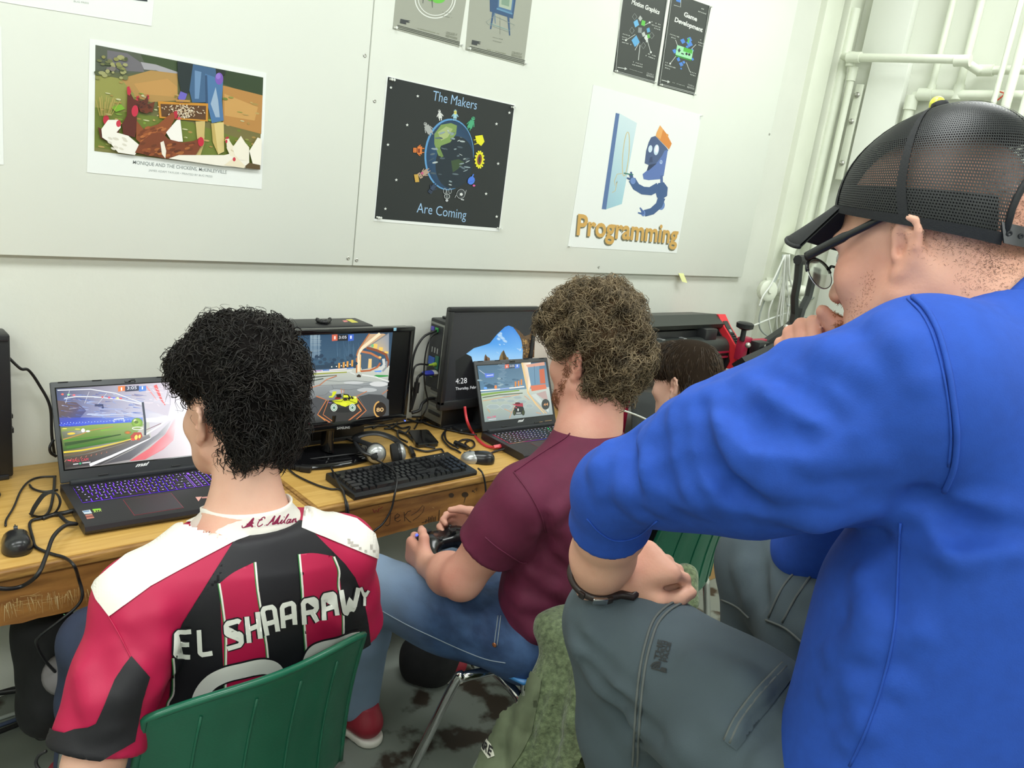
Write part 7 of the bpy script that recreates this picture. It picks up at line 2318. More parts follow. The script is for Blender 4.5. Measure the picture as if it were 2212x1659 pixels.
for sx,sy in((-.042,.012),(.022,-.016)):
 MB().lathe([(.005,0),(.006,.008),(.0105,.010),(.010,.014),(0,.012)],gc_+(sx,sy,.018),(0,0,1),14).build("thumb_stick",M_blk,gc,smooth=40)
for k in range(4):
 MB().lathe([(.005,0),(.005,.003),(.003,.005),(0,.005)],gc_+(.045+.012*math.cos(k*1.5708),.012+.012*math.sin(k*1.5708),.019),(0,0,1),10).build("button",M_blk2,gc,smooth=40)
MB().box(gc_+(-.036,-.024,.015),gc_+(-.014,-.017,.021),bev=.002).box(gc_+(-.029,-.031,.015),gc_+(-.021,-.010,.021),bev=.002).build("direction_pad",M_blk,gc)
MB().ball(gc_+(-.062,.03,.014),.004,8).build("light",mat("blue light",(60,80,220),emit=(70,90,255),estr=2),gc)
M_cblue=mat("light blue chair plastic",(62,128,188),rough=.35)
school_chair("light blue plastic school chair with chrome legs under the maroon shirted boy",(1.435,-1.325,.66),.0,M_cblue,.185,((.15,.22,.43),(.22,.235,.432),(.255,.25,.425),(.268,.27,.39),(.315,.37,.012)))
M_flc=mat("olive fleece",(108,122,88),rough=.95,col2=(74,86,60),vscale=90,detail=4,bump=.9,bscale=130,sheen=.2)
M_olive=mat("olive twill",(104,114,88),rough=.9,col2=(84,93,70),vscale=12,bump=.1,bscale=500)
jk=Sdf()
jk.rbox((1.425,-1.335,.48),(.245,.042,.215),None,.03,.03)
jk.rbox((1.425,-1.31,.668),(.235,.055,.030),None,.026,.04)
for(a,b,d1,d2,r1,r2)in(((1236,1392),(1190,1490),1.74,1.74,.030,.052),((1190,1490),(1130,1680),1.74,1.76,.052,.075),((1150,1520),(1075,1680),1.77,1.76,.03,.05),((1280,1450),(1240,1680),1.70,1.68,.05,.07),((1100,1560),(1048,1690),1.78,1.76,.022,.03)):
 jk.cap(at(*a,d1),at(*b,d2),r1,r2,.03)
for x in(1.27,1.34,1.41,1.49,1.57):
 jk.cap((x,-1.375,.66),(x+.015,-1.395,.30),.018,.026,.025)
jk.chain([at(1400,1330,1.98),at(1478,1245,2.0),at(1486,1300,1.97)],[.03,.032,.03],.03)
jk.func(smooth_noise(61,42,.004),(1.4,-1.35,.5),1e8,op='D')
folds(jk,[[(1215,1430),(1185,1500),(1165,1570),(1160,1640)],[(1180,1470),(1130,1540),(1105,1610)],[(1250,1480),(1240,1560),(1225,1640)],[(1140,1540),(1120,1590),(1118,1650)]],.014,.02,.7)
folds(jk,[[(1200,1450),(1165,1520),(1140,1590),(1130,1650)],[(1265,1440),(1262,1540),(1250,1650)],[(1100,1560),(1085,1620),(1090,1659)],[(1210,1520),(1200,1590),(1190,1655)]],.012,.015,.7,'S')
o=body_obj("jacket",jk,.0062,M_flc,lo=(1.0,-1.5,.1))
tag(o,"olive green fleece jacket draped over the blue chair's back","jacket")
pj=PxCloth(jk,(700,1059,800/2212),.8,2.6)
pj.patch("twill_shell",[[(1175,1130),(1235,1080),(1300,1130),(1270,1180),(1230,1300),(1245,1450),(1180,1560),(1100,1700),(900,1700),(960,1480),(990,1330),(1050,1260),(1160,1230)]],M_olive,o,.003,8)
M_badge=mat("pale badge",(196,196,180),rough=.8)
M_bk=mat("badge black",(30,30,30),rough=.7)
pj.patch("badge",[[(930,1475),(962,1470),(1004,1520),(1020,1590),(985,1604),(940,1540)]],M_badge,o,.005,6)
for ch,S,E_,H_ in(("A",(938,1530),(962,1552),(952,1490)),("R",(962,1552),(982,1572),(974,1508)),("E",(984,1574),(1002,1592),(996,1524))):
 pj.patch("lettering",[],M_bk,o,.0065,mesh=text_px(ch,S,E_,H_,bold=.04))
 # short haired boy farther along the desk
M_skinC=skin_mat("pale skin",(228,186,166),(208,150,130))
HC=head_frame((2.14,-.90,1.062),math.radians(2),math.radians(14))
sC=Sdf()
WC=add_head(sC,HC)
sC.cap(WC(0,-.028,-.06),(2.12,-.96,.90),.056,.06,.03)
sC.cap((2.12,-.96,.90),(2.12,-.97,.80),.064,.09,.05)
sC.ell((2.12,-.97,.70),(.15,.095,.17),None,.06)
sC.ell((2.12,-.94,.56),(.14,.09,.14),None,.06)
C_L=[np.array(v)for v in((1.95,-.97,.77),(1.90,-.90,.56),(1.99,-.66,.56))]
C_R=[np.array(v)for v in((2.29,-.97,.77),(2.34,-.90,.56),(2.24,-.66,.56))]
for(S_,E_,W_),sx in((C_L,-1),(C_R,1)):
 sC.cap((2.12,-.97,.82),S_,.05,.054,.05)
 sC.chain([S_,E_,E_*.6+W_*.4,W_],[.052,.042,.042,.028],.03)
 curled_hand(sC,W_,(sx*-.3,.95,.02),(sx*.1,.1,-.95),(sx*.95,.1,.2),.95)
boyC=body_obj("person",sC,.0052,M_skinC)
tag(boyC,"person with short straight brown hair in a black jacket, seen past the blue sleeve","person","people at the desks")
eyes(boyC,WC)
jC=Sdf()
jC.cap((2.12,-.965,.885),(2.12,-.97,.79),.074,.12,.04)
jC.ell((2.12,-.97,.70),(.175,.115,.17),None,.06).ell((2.12,-.95,.55),(.165,.115,.16),None,.06)
for S_,E_,W_ in(C_L,C_R):
 jC.cap((2.12,-.97,.82),S_,.062,.068,.05)
 sleeve(jC,[S_,E_,W_],[.068,.058,.044],W_-unit(W_-E_)*.02,unit(W_-E_))
jC.func(smooth_noise(71,28,.004),(2.1,-.95,.7),1e8,op='D')
jC.plane((2.1,-.95,.46),(0,0,-1))
M_jkC=mat("black jacket cloth",(27,29,33),rough=.7,var=.1,vscale=20)
body_obj("jacket",jC,.0075,M_jkC,boyC)
MB().lathe([(.078,-.02),(.082,0),(.079,.028),(.073,.03),(.070,0)],(2.12,-.962,.885),(0,-.25,1),28).build("collar",M_jkC,boyC,smooth=True)
legs(boyC,[(2.04,-.93,.53),(2.20,-.93,.53)],[(2.0,-.66,.52),(2.24,-.66,.52)],[(2.0,-.60,.10),(2.24,-.60,.10)],.09,M_jeanD,noise=33)
shoe(boyC,(2.0,-.60),(0,1));shoe(boyC,(2.24,-.60),(0,1))
M_hairC=hair_mat("dark brown hair",(36,28,21),(92,74,56),.42,70)
hvC=Sdf()
ctrC=HC[:3,3]
for c_,r_ in(((0,-.012,.052),(.090,.112,.090)),((0,-.068,-.005),(.080,.056,.085)),((0,.06,.06),(.078,.052,.055)),((0,-.07,-.07),(.062,.034,.04))):
 hvC.ell(tr(HC,[c_])[0],r_,HC,.03)
for sx in(-1,1):
 hvC.ell(tr(HC,[(sx*.09,.004,-.032)])[0],(.034,.040,.050),HC,.012,'S')
hvC.func(smooth_noise(75,40,.004),ctrC,1e8,op='D')
Vh,Qh=hvC.mesh(.0065)
rt,nr=scatter(Vh,Qh,6500,25,off_ears(HC))
crown=tr(HC,[(.01,-.06,.14)])[0]
away=rt-crown;away-=nr*(away*nr).sum(1)[:,None];away/=np.maximum(np.linalg.norm(away,axis=1,keepdims=True),1e-6)
fl=away*1.2+np.cross(nr,away)*.35+np.stack([smooth_noise(81+i,34,.35)(rt)for i in range(3)],1)
S1=strands("hair",rt-nr*.003,nr,fl,.045,None,None,seg=5,r0=.0010,curl=.0022,turns=.5,lift=.16,seed=23,jitter=.14,grav=.1)
hair_obj("hair",(Vh,Qh),[S1],[M_hairC,mat('straight hair roots',(40,31,23),rough=.9,spec=.1)],boyC)
school_chair("dark green plastic school chair behind the black jacketed boy",(2.10,-1.145,.755),.0,M_green,.20)
# the man in blue in the foreground
M_skinM=skin_mat("warm fair skin",(228,176,152),(206,138,118))
sc_=1.03
HM=head_frame((0,0,0),math.radians(-7),math.radians(21))
HM[:3,3]=at(1955,535,.86)-HM[:3,:3]@(np.array((-.082,-.018,-.012))*sc_)
sM=Sdf()
WM=add_head(sM,HM,sc_,1.15,ears=False)
for sx in(-1,1):
 ear(sM,HM,sx,.97,.16,sc_)
K={k:np.array(v)for k,v in dict(C7=(.99,-2.115,1.525),Ls=(.82,-2.05,1.475),Rs=(1.17,-2.07,1.47),Le=tuple(at(1340,1046,1.01)),Re=(1.215,-1.835,1.125),Rw=(1.05,-1.862,1.405)).items()}
K['Lw']=at(1288,1258,1.19)
K['Lk']=at(1412,1216,1.17)
sM.cap(WM(0,-.03,-.05),K['C7'],.064,.070,.04)
sM.cap(WM(0,-.01,-.07),K['C7']+(0,.05,-.03),.055,.065,.04)
sM.ell((.99,-2.13,1.30),(.165,.105,.22),None,.07)
sM.ell((.985,-2.13,1.05),(.155,.11,.16),None,.07)
for S_ in(K['Ls'],K['Rs']):
 sM.cap(K['C7']-(0,0,.05),S_,.055,.062,.05)
sM.chain([K['Ls'],(K['Ls']+K['Le'])/2,K['Le'],K['Le']*.62+K['Lw']*.38,K['Le']*.3+K['Lw']*.7,K['Lw']],[.062,.047,.042,.045,.041,.034],.03)
sM.chain([K['Rs'],K['Re'],K['Re']*.6+K['Rw']*.4,K['Rw']],[.060,.048,.046,.033],.03)
fw=unit(K['Lk']-K['Lw'])
curled_hand(sM,K['Lw']+fw*.012,fw,(.05,.93,.30),(-.55,-.32,.74),1.0,(58,76,55),.8)
kn=at(1688,738,1.02)
fwR=unit(kn-K['Rw'])
curled_hand(sM,K['Rw'],fwR,(-.12,.1,-.98)if False else(.15,.75,-.55),unit(np.cross((.15,.75,-.55),fwR))*-1,1.0,(80,92,60),.9)
man=body_obj("person",sM,.0040,M_skinM)
tag(man,"person in a blue sweatshirt and black cap, hand on the knee, nearest on the right","person")
eyes(man,WM,sc_)
M_hM=mat("cropped hair",(112,92,78),rough=.7)
whiskers(sM,HM,[(-.07,-.05,.0),(-.05,-.09,-.01),(-.035,-.10,.03),(0,-.11,-.01),(-.07,-.03,.02),(-.045,-.085,-.045),(.06,-.07,.0)],[(.02,.04,.04),(.03,.04,.05),(.03,.03,.04),(.04,.03,.05),(.02,.03,.03),(.03,.04,.04),(.03,.05,.05)],14000,.0032,M_hM,man,91,"cropped_hair",.00018)
whiskers(sM,HM,[(0,.108,-.108),(.0,.115,-.062),(-.014,.11,-.085),(.014,.11,-.085)],[(.02,.012,.016),(.02,.008,.006),(.01,.008,.014),(.01,.008,.014)],1800,.007,mat("ginger beard",(172,112,64),rough=.6),man,92,"goatee",.0004)
whiskers(sM,HM,[(-.06,.05,-.07),(-.066,.035,-.045),(-.04,.075,-.095),(.055,.05,-.07)],[(.01,.03,.02),(.006,.014,.024),(.012,.02,.014),(.01,.03,.02)],900,.003,mat("stubble",(150,104,80),rough=.7),man,93,"stubble",.00022)
M_blue=mat("royal blue cotton",(30,76,174),rough=.85,var=.05,vscale=60,bump=.10,bscale=650)
jM=Sdf()
jM.cap(K['C7']+(0,.02,-.005),K['C7']-(0,.01,.10),.082,.14,.05)
jM.ell((.99,-2.135,1.31),(.20,.135,.22),None,.08)
jM.ell((.982,-2.125,1.06),(.195,.150,.24),None,.09)
jM.cap((.905,-2.075,1.22),(.89,-2.075,1.02),.085,.085,.08)
d_=unit(K['Le']-K['Ls'])
g_=np.array((0,0,-1.0))
jM.cap(K['C7']+(0,.0,-.045),K['Ls']+(0,0,.004),.076,.084,.06)
jM.chain([K['Ls'],K['Ls']+d_*.10+g_*.008,K['Ls']+d_*.19+g_*.012,K['Ls']+d_*.28+g_*.006,K['Le']+d_*.012],[.086,.092,.084,.064,.053],.04)
dl=unit(K['Lw']-K['Le'])
subL=Sdf()
subL.cap(K['Le']-dl*.005,K['Le']+dl*.16,.054,.057,.03)
subL.plane(K['Le']+dl*.085,unit(dl+np.array((.15,0,.1))))
jM.func(subL,K['Le']+dl*.05,.2,.03,'U')
jM.cap(K['C7']+(0,0,-.05),K['Rs'],.076,.080,.06)
dr=unit(K['Re']-K['Rs'])
jM.chain([K['Rs'],K['Rs']+dr*.18,K['Re']+dr*.02],[.080,.074,.066],.04)
subR=Sdf()
dq=unit(K['Rw']-K['Re'])
subR.cap(K['Re'],K['Rw'],.064,.046,.03).plane(K['Rw']-dq*.03,dq)
jM.func(subR,(K['Re']+K['Rw'])/2,.24,.03,'U')
jM.func(smooth_noise(95,18,.004),(1,-2,1.3),1e8,op='D')
jM.plane((1,-2.1,.90),(0,0,-1))
jM.cap(WM(0,-.03,-.06),K['C7']+(0,-.01,.025),.066,.070,.01,'S')
folds(jM,[([(1490,850),(1474,900),(1484,970),(1512,1035),(1565,1085)],.030),([(1530,860),(1560,930),(1600,985),(1670,1035),(1790,1075)],.026),([(1540,850),(1575,905),(1650,960),(1760,985),(1880,990)],.018),([(1600,820),(1680,840),(1770,880),(1850,930)],.016),([(1442,880),(1432,940),(1446,1005),(1478,1060),(1505,1090)],.024),([(1404,895),(1394,950),(1406,1015),(1432,1075)],.021),([(1380,905),(1378,980),(1395,1050),(1425,1095)],.017),([(1345,935),(1335,1000),(1350,1060),(1380,1110)],.014),([(1310,965),(1296,1010),(1300,1060)],.012),([(1700,745),(1790,760),(1870,800)],.016),([(1650,1100),(1760,1120),(1880,1105)],.018),([(1900,690),(1950,740),(1985,820)],.012),([(1930,1120),(2040,1105),(2150,1112)],.018),([(1960,1160),(2060,1190),(2180,1180)],.014),([(1800,1420),(1880,1390),(1980,1360)],.016),([(1790,1500),(1850,1480),(1930,1475)],.014),([(1830,1600),(1870,1560),(1900,1540)],.012),([(1860,1250),(1880,1330),(1850,1400)],.013)],.015,.02,.50)
folds(jM,[([(1512,880),(1505,940),(1530,1005),(1590,1060),(1640,1090)],.013),([(1460,880),(1452,945),(1465,1010),(1500,1070)],.014),([(1420,900),(1412,960),(1424,1030),(1455,1080)],.013),([(1362,940),(1358,1000),(1372,1070)],.011),([(1560,870),(1640,930),(1740,955)],.013),([(1990,1075),(2070,1140),(2180,1148)],.016),([(1650,800),(1740,850),(1810,905)],.012)],.013,.016,.55,'S')
body_obj("sweatshirt",jM,.0045,M_blue,man)
for L,r_ in(([(1972,642),(2000,668),(2024,712),(2044,780),(2058,860),(2066,940),(2060,1010),(2040,1062)],.0028),([(1960,645),(1990,676),(2012,718),(2032,784),(2047,862),(2054,940),(2049,1008)],.0012),([(1945,1130),(1940,1240),(1932,1360),(1905,1480),(1870,1580),(1835,1655)],.0014),([(1650,640+105),(1720,712),(1800,684),(1880,655),(1960,640)],.0010),([(1268,1120),(1295,1150),(1330,1168),(1375,1160),(1420,1125)],.0012)):
 trace_seam(jM,L,r_,"seam",M_blue,man,.3)
cN=WM(0,-.045,-.085)
nd=unit(WM(0,-.03,-.05)-K['C7'])
e1=unit(np.cross(nd,(0,0,1)));e2=np.cross(e1,nd)
cN=K['C7']+nd*.048
V,F=[],[]
for j,(rad,z)in enumerate(((.079,-.022),(.083,-.01),(.080,.010),(.076,.016),(.072,.012),(.072,-.02))):
 for k in range(40):
  a=2*math.pi*k/40
  V.append(cN+rad*(math.cos(a)*e1+math.sin(a)*e2)+nd*z)
for j in range(5):
 F+=[(j*40+k,j*40+(k+1)%40,(j+1)*40+(k+1)%40,(j+1)*40+k)for k in range(40)]
MB().add(V,F).build("collar",M_blue,man,smooth=True)
M_gry=mat("grey cargo cloth",(74,86,93),rough=.9,var=.07,vscale=10,bump=.12,bscale=600)
M_gst=mat("worn grey stitching",(98,103,101),rough=.9)
M_gdk=mat("dark grey embroidery",(52,54,54),rough=.9)
def exM(s):
 folds(s,[([(1236,1330),(1262,1400),(1320,1460),(1390,1510)],.014),([(1246,1400),(1300,1480),(1380,1560),(1470,1620)],.016),([(1270,1320),(1275,1370),(1290,1420)],.012),([(1300,1520),(1380,1600),(1450,1650)],.014),([(1600,1170),(1606,1230),(1612,1290)],.014),([(1660,1160),(1668,1230),(1690,1290)],.012),([(1720,1230),(1750,1290),(1790,1320)],.012),([(1700,1330),(1740,1370),(1780,1400)],.012),([(1560,1560),(1610,1600),(1640,1655)],.014),([(1500,1420),(1600,1470),(1680,1540)],.014)],.014,.03,.8)
 folds(s,[([(1240,1370),(1300,1440),(1380,1500)],.010),([(1260,1440),(1330,1520),(1420,1590)],.012),([(1640,1160),(1640,1230),(1650,1300)],.010),([(1590,1640),(1650,1560),(1720,1470)],.010)],.01,.02,.7,'S')
oM,lM=legs(man,[(.895,-2.12,.95),(1.07,-2.12,.95)],[tuple(at(1340,1352,1.22)),tuple(at(1648,1222,1.44))],[(1.0,-1.75,.52),(1.31,-1.80,.53)],.112,M_gry,(.985,-2.12,.94),h=.0062,extra=exM,noise=97)
for L in([(1476,1292),(1440,1310),(1412,1340),(1396,1385),(1384,1440),(1376,1510),(1370,1600),(1366,1655)],[(1484,1298),(1450,1316),(1422,1346),(1406,1390),(1394,1444),(1386,1512),(1380,1600),(1376,1655)],[(1565,1598),(1590,1548),(1632,1492),(1690,1432)],[(1576,1604),(1602,1552),(1642,1498),(1698,1440)],[(1660,1335),(1690,1270),(1730,1222)],[(1690,1345),(1720,1290),(1756,1238)],[(1655,1340),(1700,1360),(1750,1405)],[(1550,1292),(1590,1310),(1618,1335)]):
 trace_seam(lM,L,.0019,"stitching",M_gst,man,.3)
pk=PxCloth(lM,None,.6,2.4)
pk.patch("pocket_flap",[[(1566,1600),(1590,1548),(1632,1492),(1692,1430),(1722,1450),(1660,1520),(1612,1580),(1590,1620)]],M_gry,man,.0025,5)
A3=lambda u,v:(1408+33*u+14*v,1442+9*u-62*v)
emb=[stroke([A3(.5+r_*math.cos(t)*1.0,.02+r_*math.sin(t)*.42)for t in np.linspace(1.57,3.14,9)],4)for r_ in(.16,.34,.52)]
emb+=[[A3(0,0),A3(1,0),A3(1,-.05),A3(0,-.05)],[A3(.55,0),A3(.95,0),A3(.95,.1),A3(.62,.1)]]
pk.patch("emblem",emb,M_gdk,man,.0016,5)
for i,wd in enumerate(("THE","NORTH","FACE")):
 pk.patch("lettering",[],M_gdk,man,.0016,mesh=text_px(wd,A3(.28+.3*i,.30),A3(.28+.3*i,.98),A3(.02+.3*i,.30),bold=.03))
shoe(man,(1.0,-1.73),(0,1)).location.z=.40
shoe(man,(1.31,-1.78),(.1,1)).location.z=.40
dW=unit(K['Lk']-K['Le'])*.0+dl
cW=K['Lw']-dl*.022
u1=unit(np.cross(dW,(0,0,1)));u2=np.cross(u1,dW)
M_lea=mat("dark brown leather",(40,28,26),rough=.4,var=.1,vscale=60)
ringp=[]
for k in range(41):
 a=2*math.pi*k/40
 p_=cW+(math.cos(a)*u1+math.sin(a)*u2)*.055
 q_=p_-(p_-cW)
 v_=(p_-cW)/.055
 r_=.03
 while sM(np.array([cW+v_*r_]))[0]<.0016 and r_<.06:r_+=.001
 ringp.append(cW+v_*(r_+.001)+dW*.004*math.sin(a))
st_=empty("wrist_strap",cW,"dark brown leather wrist strap with a silver clasp on the bent left arm","bracelet")
MB().tube(ringp,.0062,8,cap=False,up=dW,flat=1.0).build("band",M_lea,st_,smooth=True)
for k,nm in((0,"clasp"),(1,"buckle"),(2,"keeper")):
 px_=((1300,1284),(1316,1288),(1262,1272))[k]
 best=min(ringp,key=lambda p_:np.hypot(*([FPX*((p_-CAM)@CR)/((p_-CAM)@CF)+PX0-px_[0],PY0-FPX*((p_-CAM)@CU)/((p_-CAM)@CF)-px_[1]]))+(p_-CAM)@CF*60)
 n_=unit(best-cW);t_=np.cross(n_,dW)
 Mx=frame(best+n_*.004,t_,dW,n_)
 MB().box((-.011 if k==0 else-.005,-.0075,-.002),(.011 if k==0 else .005,.0075,.0035),Mx,bev=.002).build(nm,M_chrome if k==0 else M_lea,st_,smooth=40)
gl=empty("glasses",WM(0,.105,0),"dark framed glasses worn under the black cap","glasses")
M_fr=mat("dark glasses frame",(28,30,32),rough=.35)
for sx in(-1,1):
 MB().tube(spline([WM(sx*.082,-.026,.012),WM(sx*.083,-.012,.026),WM(sx*.079,.03,.020),WM(sx*.074,.075,.012),WM(sx*.070,.106,.006)],6),[.0022]*5+[.0030]*10+[.0040]*10,8,flat=1.5,up=(0,0,1)).build("temple",M_fr,gl,smooth=True)
 lens=[WM(sx*(.036+.027*math.cos(t)),.117-.10*abs(.036+.027*math.cos(t))+.004*math.sin(t),-.010+.021*math.sin(t)*(1.0 if math.sin(t)<0 else .8))for t in np.linspace(0,6.2832,29)]
 MB().tube(lens[:15],.0024,8).build("brow_rim",M_fr,gl,smooth=True)
 MB().tube(lens[14:],.0006,6).build("lower_rim",M_clear,gl,smooth=True)
 c_=np.mean(lens[:-1],0)
 V=lens[:-1]+[c_+HM[:3,1]*.002]+[v-HM[:3,1]*.0018 for v in lens[:-1]]+[c_+HM[:3,1]*.0002]
 F=[(i,(i+1)%28,28)for i in range(28)]+[((i+1)%28+29,i+29,57)for i in range(28)]+[(i,i+29,(i+1)%28+29,(i+1)%28)for i in range(28)]
 MB().add(V,F).build("lens",M_glass,gl,smooth=40)if 'M_glass' in globals()else MB().add(V,F).build("lens",(M_glass:=mat("lens glass",(250,252,252),rough=.02,trans=1.0)),gl,smooth=40)
MB().tube(spline([WM(-.012,.114,-.004),WM(0,.118,.0),WM(.012,.114,-.004)],4),.0018,6).build("bridge",M_fr,gl,smooth=True)
cp=empty("cap",WM(0,0,.05),"black mesh backed baseball cap worn low over glasses","cap")
M_cap=mat("black cap cloth",(25,27,30),rough=.75,bump=.15,bscale=700)
M_net=bpy.data.materials.new("cap netting")
M_net.use_nodes=True
nt=M_net.node_tree;b_=nt.nodes["Principled BSDF"]
b_.inputs["Base Color"].default_value=(*lin((30,32,34)),1);b_.inputs["Roughness"].default_value=.45
uvn=nt.nodes.new("ShaderNodeUVMap");sp_=nt.nodes.new("ShaderNodeSeparateXYZ");nt.links.new(uvn.outputs[0],sp_.inputs[0])
def nmath(op,a,b=None):
 n=nt.nodes.new("ShaderNodeMath");n.operation=op
 for i,v in enumerate((a,b)):
  if v is None:continue
  if isinstance(v,(int,float)):n.inputs[i].default_value=v
  else:nt.links.new(v,n.inputs[i])
 return n.outputs[0]
row=nmath('MULTIPLY',sp_.outputs[1],66.0)
odd=nmath('MULTIPLY',nmath('FLOOR',nmath('MODULO',row,2.0)),.5)
fu=nmath('SUBTRACT',nmath('FRACT',nmath('ADD',nmath('MULTIPLY',sp_.outputs[0],250.0),odd)),.5)
fv=nmath('SUBTRACT',nmath('FRACT',row),.5)
rad_=nmath('ADD',nmath('MULTIPLY',fu,fu),nmath('MULTIPLY',fv,fv))
nt.links.new(nmath('GREATER_THAN',rad_,.085),b_.inputs["Alpha"])
def cap_pt(th,s,grow=.0):
 """th: 0 at the front, s: 0 at the lower edge, 1 at the crown's button"""
 a,b_r,c_=.0885+grow,.114+grow,.116+grow
 x0,y0=a*math.sin(th),b_r*math.cos(th)
 zb_=.018+.42*(y0+.0)
 e0=math.asin(max(-.9,min(.9,(zb_-.03)/c_)))
 e=e0+(math.pi/2-e0)*s
 x,y,z=x0*math.cos(e),y0*math.cos(e),.03+c_*math.sin(e)
 if math.cos(th)>0:y+=.010*math.sin(math.pi*min(1,s*1.2))*math.cos(th)
 return WM(x,y-.014-.17*max(0,z-.05),z)
def cap_part(name,t0,t1,s0,s1,material,grow=.0,nt_=24,ns_=14,hole=None,th=.0012):
 V,F,UV=[],[],[]
 for j in range(ns_+1):
  for i in range(nt_+1):
   t,s=t0+(t1-t0)*i/nt_,s0+(s1-s0)*j/ns_
   V.append(cap_pt(t,s,grow));UV.append((t/6.2832,s))
 for j in range(ns_):
  for i in range(nt_):
   if hole and hole(t0+(t1-t0)*(i+.5)/nt_,s0+(s1-s0)*(j+.5)/ns_):continue
   q=j*(nt_+1)+i
   F.append((q,q+1,q+nt_+2,q+nt_+1))
 me=np_mesh(name,np.array(V),F)
 uv=me.uv_layers.new(name="UVMap")
 li=np.zeros(len(me.loops),np.int32);me.loops.foreach_get("vertex_index",li)
 uv.data.foreach_set("uv",np.array(UV,np.float32)[li].ravel())
 return link(name,me,material,cp,True)
PI=math.pi
arch=lambda t,s:abs(abs(t)-PI)<.62 and s<.34*math.sqrt(max(0,1-((abs(t)-PI)/.62)**2))
cap_part("front_panel",-.70,.70,0,.97,M_cap,.0008)
for sg in(-1,1):
 cap_part("mesh_panel",sg*.70,sg*1.65,0,.97,M_net,0,30,30)
 cap_part("mesh_panel",sg*1.65,sg*PI,0,.97,M_net,0,48,44,arch)
 cap_part("sweatband",sg*.5,sg*2.46,0,.19,M_cap,-.0018,30,4)
 for t_ in(.70,1.65):
  cap_part("seam_tape",sg*(t_-.045),sg*(t_+.045),0,.96,M_cap,.0010,4,14)
 cap_part("edge_binding",sg*.66,sg*2.50,-.02,.035,M_cap,.0014,30,2)
cap_part("crown_shade_shell",-PI,PI,.50,.97,M_cap,-.0022,60,12)  # added dark shell behind the netting, imitating the dim inside of the crown
cap_part("seam_tape",PI-.05,PI+.05,.36,.96,M_cap,.0010,4,12)
ap=[]
for k in range(25):
 t=-.62+1.24*k/24
 ap.append(cap_pt(PI+t,.34*math.sqrt(max(0,1-(t/.62)**2)),.0008))
MB().tube(ap,.0035,8).build("opening_binding",M_cap,cp,smooth=True)
MB().lathe([(.010,-.004),(.0105,.001),(.0085,.006),(.004,.008),(0,.008)],cap_pt(0,1),HM[:3,2],18).build("button",M_cap,cp,smooth=True)
V,F=[],[]
nb_=26
for side in(0,1):
 for j in range(9):
  for i in range(nb_+1):
   t=-.86+1.72*i/nb_
   s=j/8
   base=cap_pt(t,0,.001)
   ln=.076*math.cos(t*1.2)**.42
   off=HM[:3,1]*ln*s-HM[:3,2]*(ln*s*.26+.50*(math.sin(t)**2)*ln*s+(.0042 if side else 0))+HM[:3,2]*.003
   V.append(base+off)
nn_=9*(nb_+1)
for j in range(8):
 for i in range(nb_):
  q=j*(nb_+1)+i
  F+=[(q,q+1,q+nb_+2,q+nb_+1),(nn_+q,nn_+q+nb_+1,nn_+q+nb_+2,nn_+q+1)]
for i in range(nb_):
 q=8*(nb_+1)+i
 F.append((q,q+1,nn_+q+1,nn_+q))
MB().add(V,F).build("brim",M_cap,cp,smooth=60)
rimp=[v for v in V[8*(nb_+1):9*(nb_+1)]]
MB().tube(np.array(rimp)-HM[:3,2]*.002,.0027,8).build("brim_edge",M_cap,cp,smooth=True)
stp=[cap_pt(PI+t,.03,.001)for t in np.linspace(-.66,.66,21)]
V,F=[],[]
for j,(dz,dn)in enumerate(((.012,.001),(.012,.0028),(-.010,.0028),(-.010,.001))):
 for p_ in stp:
  n_=unit(p_-WM(0,-.01,.02))
  V.append(p_+HM[:3,2]*dz+n_*dn)
F=[(j*21+i,j*21+i+1,((j+1)%4)*21+i+1,((j+1)%4)*21+i)for j in range(4)for i in range(20)]
MB().add(V,F).build("back_strap",M_blk2,cp,smooth=30)
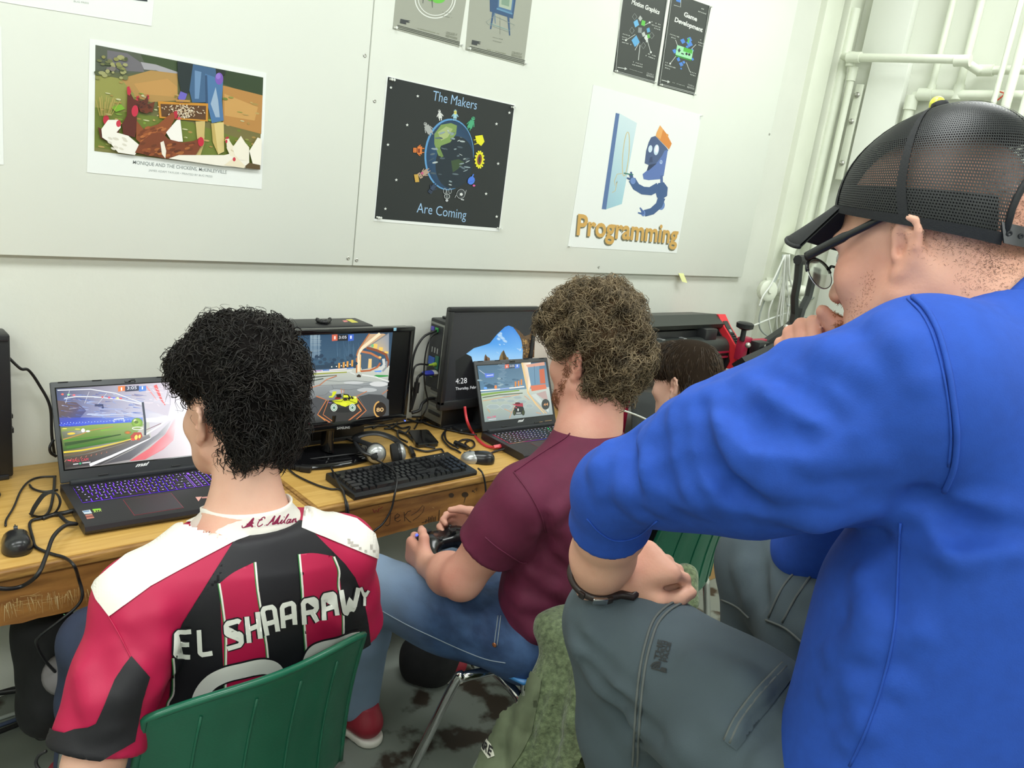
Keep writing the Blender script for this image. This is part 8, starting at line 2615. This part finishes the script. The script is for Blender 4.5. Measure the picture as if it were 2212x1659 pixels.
for i in range(1,20,2):
 n_=unit(stp[i]-WM(0,-.01,.02))
 MB().lathe([(.0032,0),(.0034,.0008),(.0018,.0012),(.0012,.0002),(0,.0001)],stp[i]+n_*.0026+HM[:3,2]*.001,n_,10).build("strap_hole",M_cap,cp,smooth=True)
fo=empty("foil_ornament",at(2040,240,.92),"shiny yellow fish shaped foil ornament on top of the black cap","ornament")
M_fo=mat("yellow foil",(232,232,92),rough=.3,bump=.6,bscale=110)
s=Sdf()
s.ell(at(2024,226,.915),(.0085,.0085,.0095),None,.004)
s.cap(at(2024,236,.915),at(2052,240,.915),.006,.0045,.004)
body_obj("body",s,.0012,M_fo,fo)
t_=[at(2046,233,.915),at(2072,221,.913),at(2068,232,.918),at(2066,243,.913)]
MB().prism(t_,CF*.003).build("tail",M_fo,fo)
sl=empty("stool",(.985,-2.14,0),"tall wooden stool under the person in blue","stool")
M_st=mat("stool wood",(150,104,60),rough=.5,var=.1,vscale=8,stretch=(1,8,8))
MB().lathe([(.10,-.03),(.165,-.028),(.172,-.015),(.17,-.002),(.15,0),(0,0)],(.985,-2.14,.845),(0,0,1),28).build("seat",M_st,sl,smooth=40)
for k in range(4):
 a=.785+k*1.5708
 MB().tube([(.985+.11*math.cos(a),-2.14+.11*math.sin(a),.82),(.985+.2*math.cos(a),-2.14+.2*math.sin(a),0)],[.018,.015],10).build("leg",M_st,sl,smooth=40)
rp=[(.985+.165*math.cos(t),-2.14+.165*math.sin(t),.32)for t in np.linspace(0,6.2832,33)]
MB().tube(rp,.009,8,cap=False).build("foot_ring",M_chrome,sl,smooth=True)
cr=empty("foot_crate",(1.12,-1.68,0),"low wooden crate under the feet of the person in blue","crate")
for z in(.06,.20,.34):
 for y in(-1.83,-1.53):
  MB().box((.80,y,z),(1.44,y+.015,z+.05),bev=.002).build("slat",M_st,cr,smooth=40)
for i in range(6):
 MB().box((.80,-1.83+.054*i,.375),(1.44,-1.785+.054*i,.40),bev=.002).build("slat",M_st,cr,smooth=40)
for x in(.80,1.42):
 for y in(-1.815,-1.545):
  MB().box((x,y,0),(x+.02,y+.02,.375)).build("post",M_st,cr)
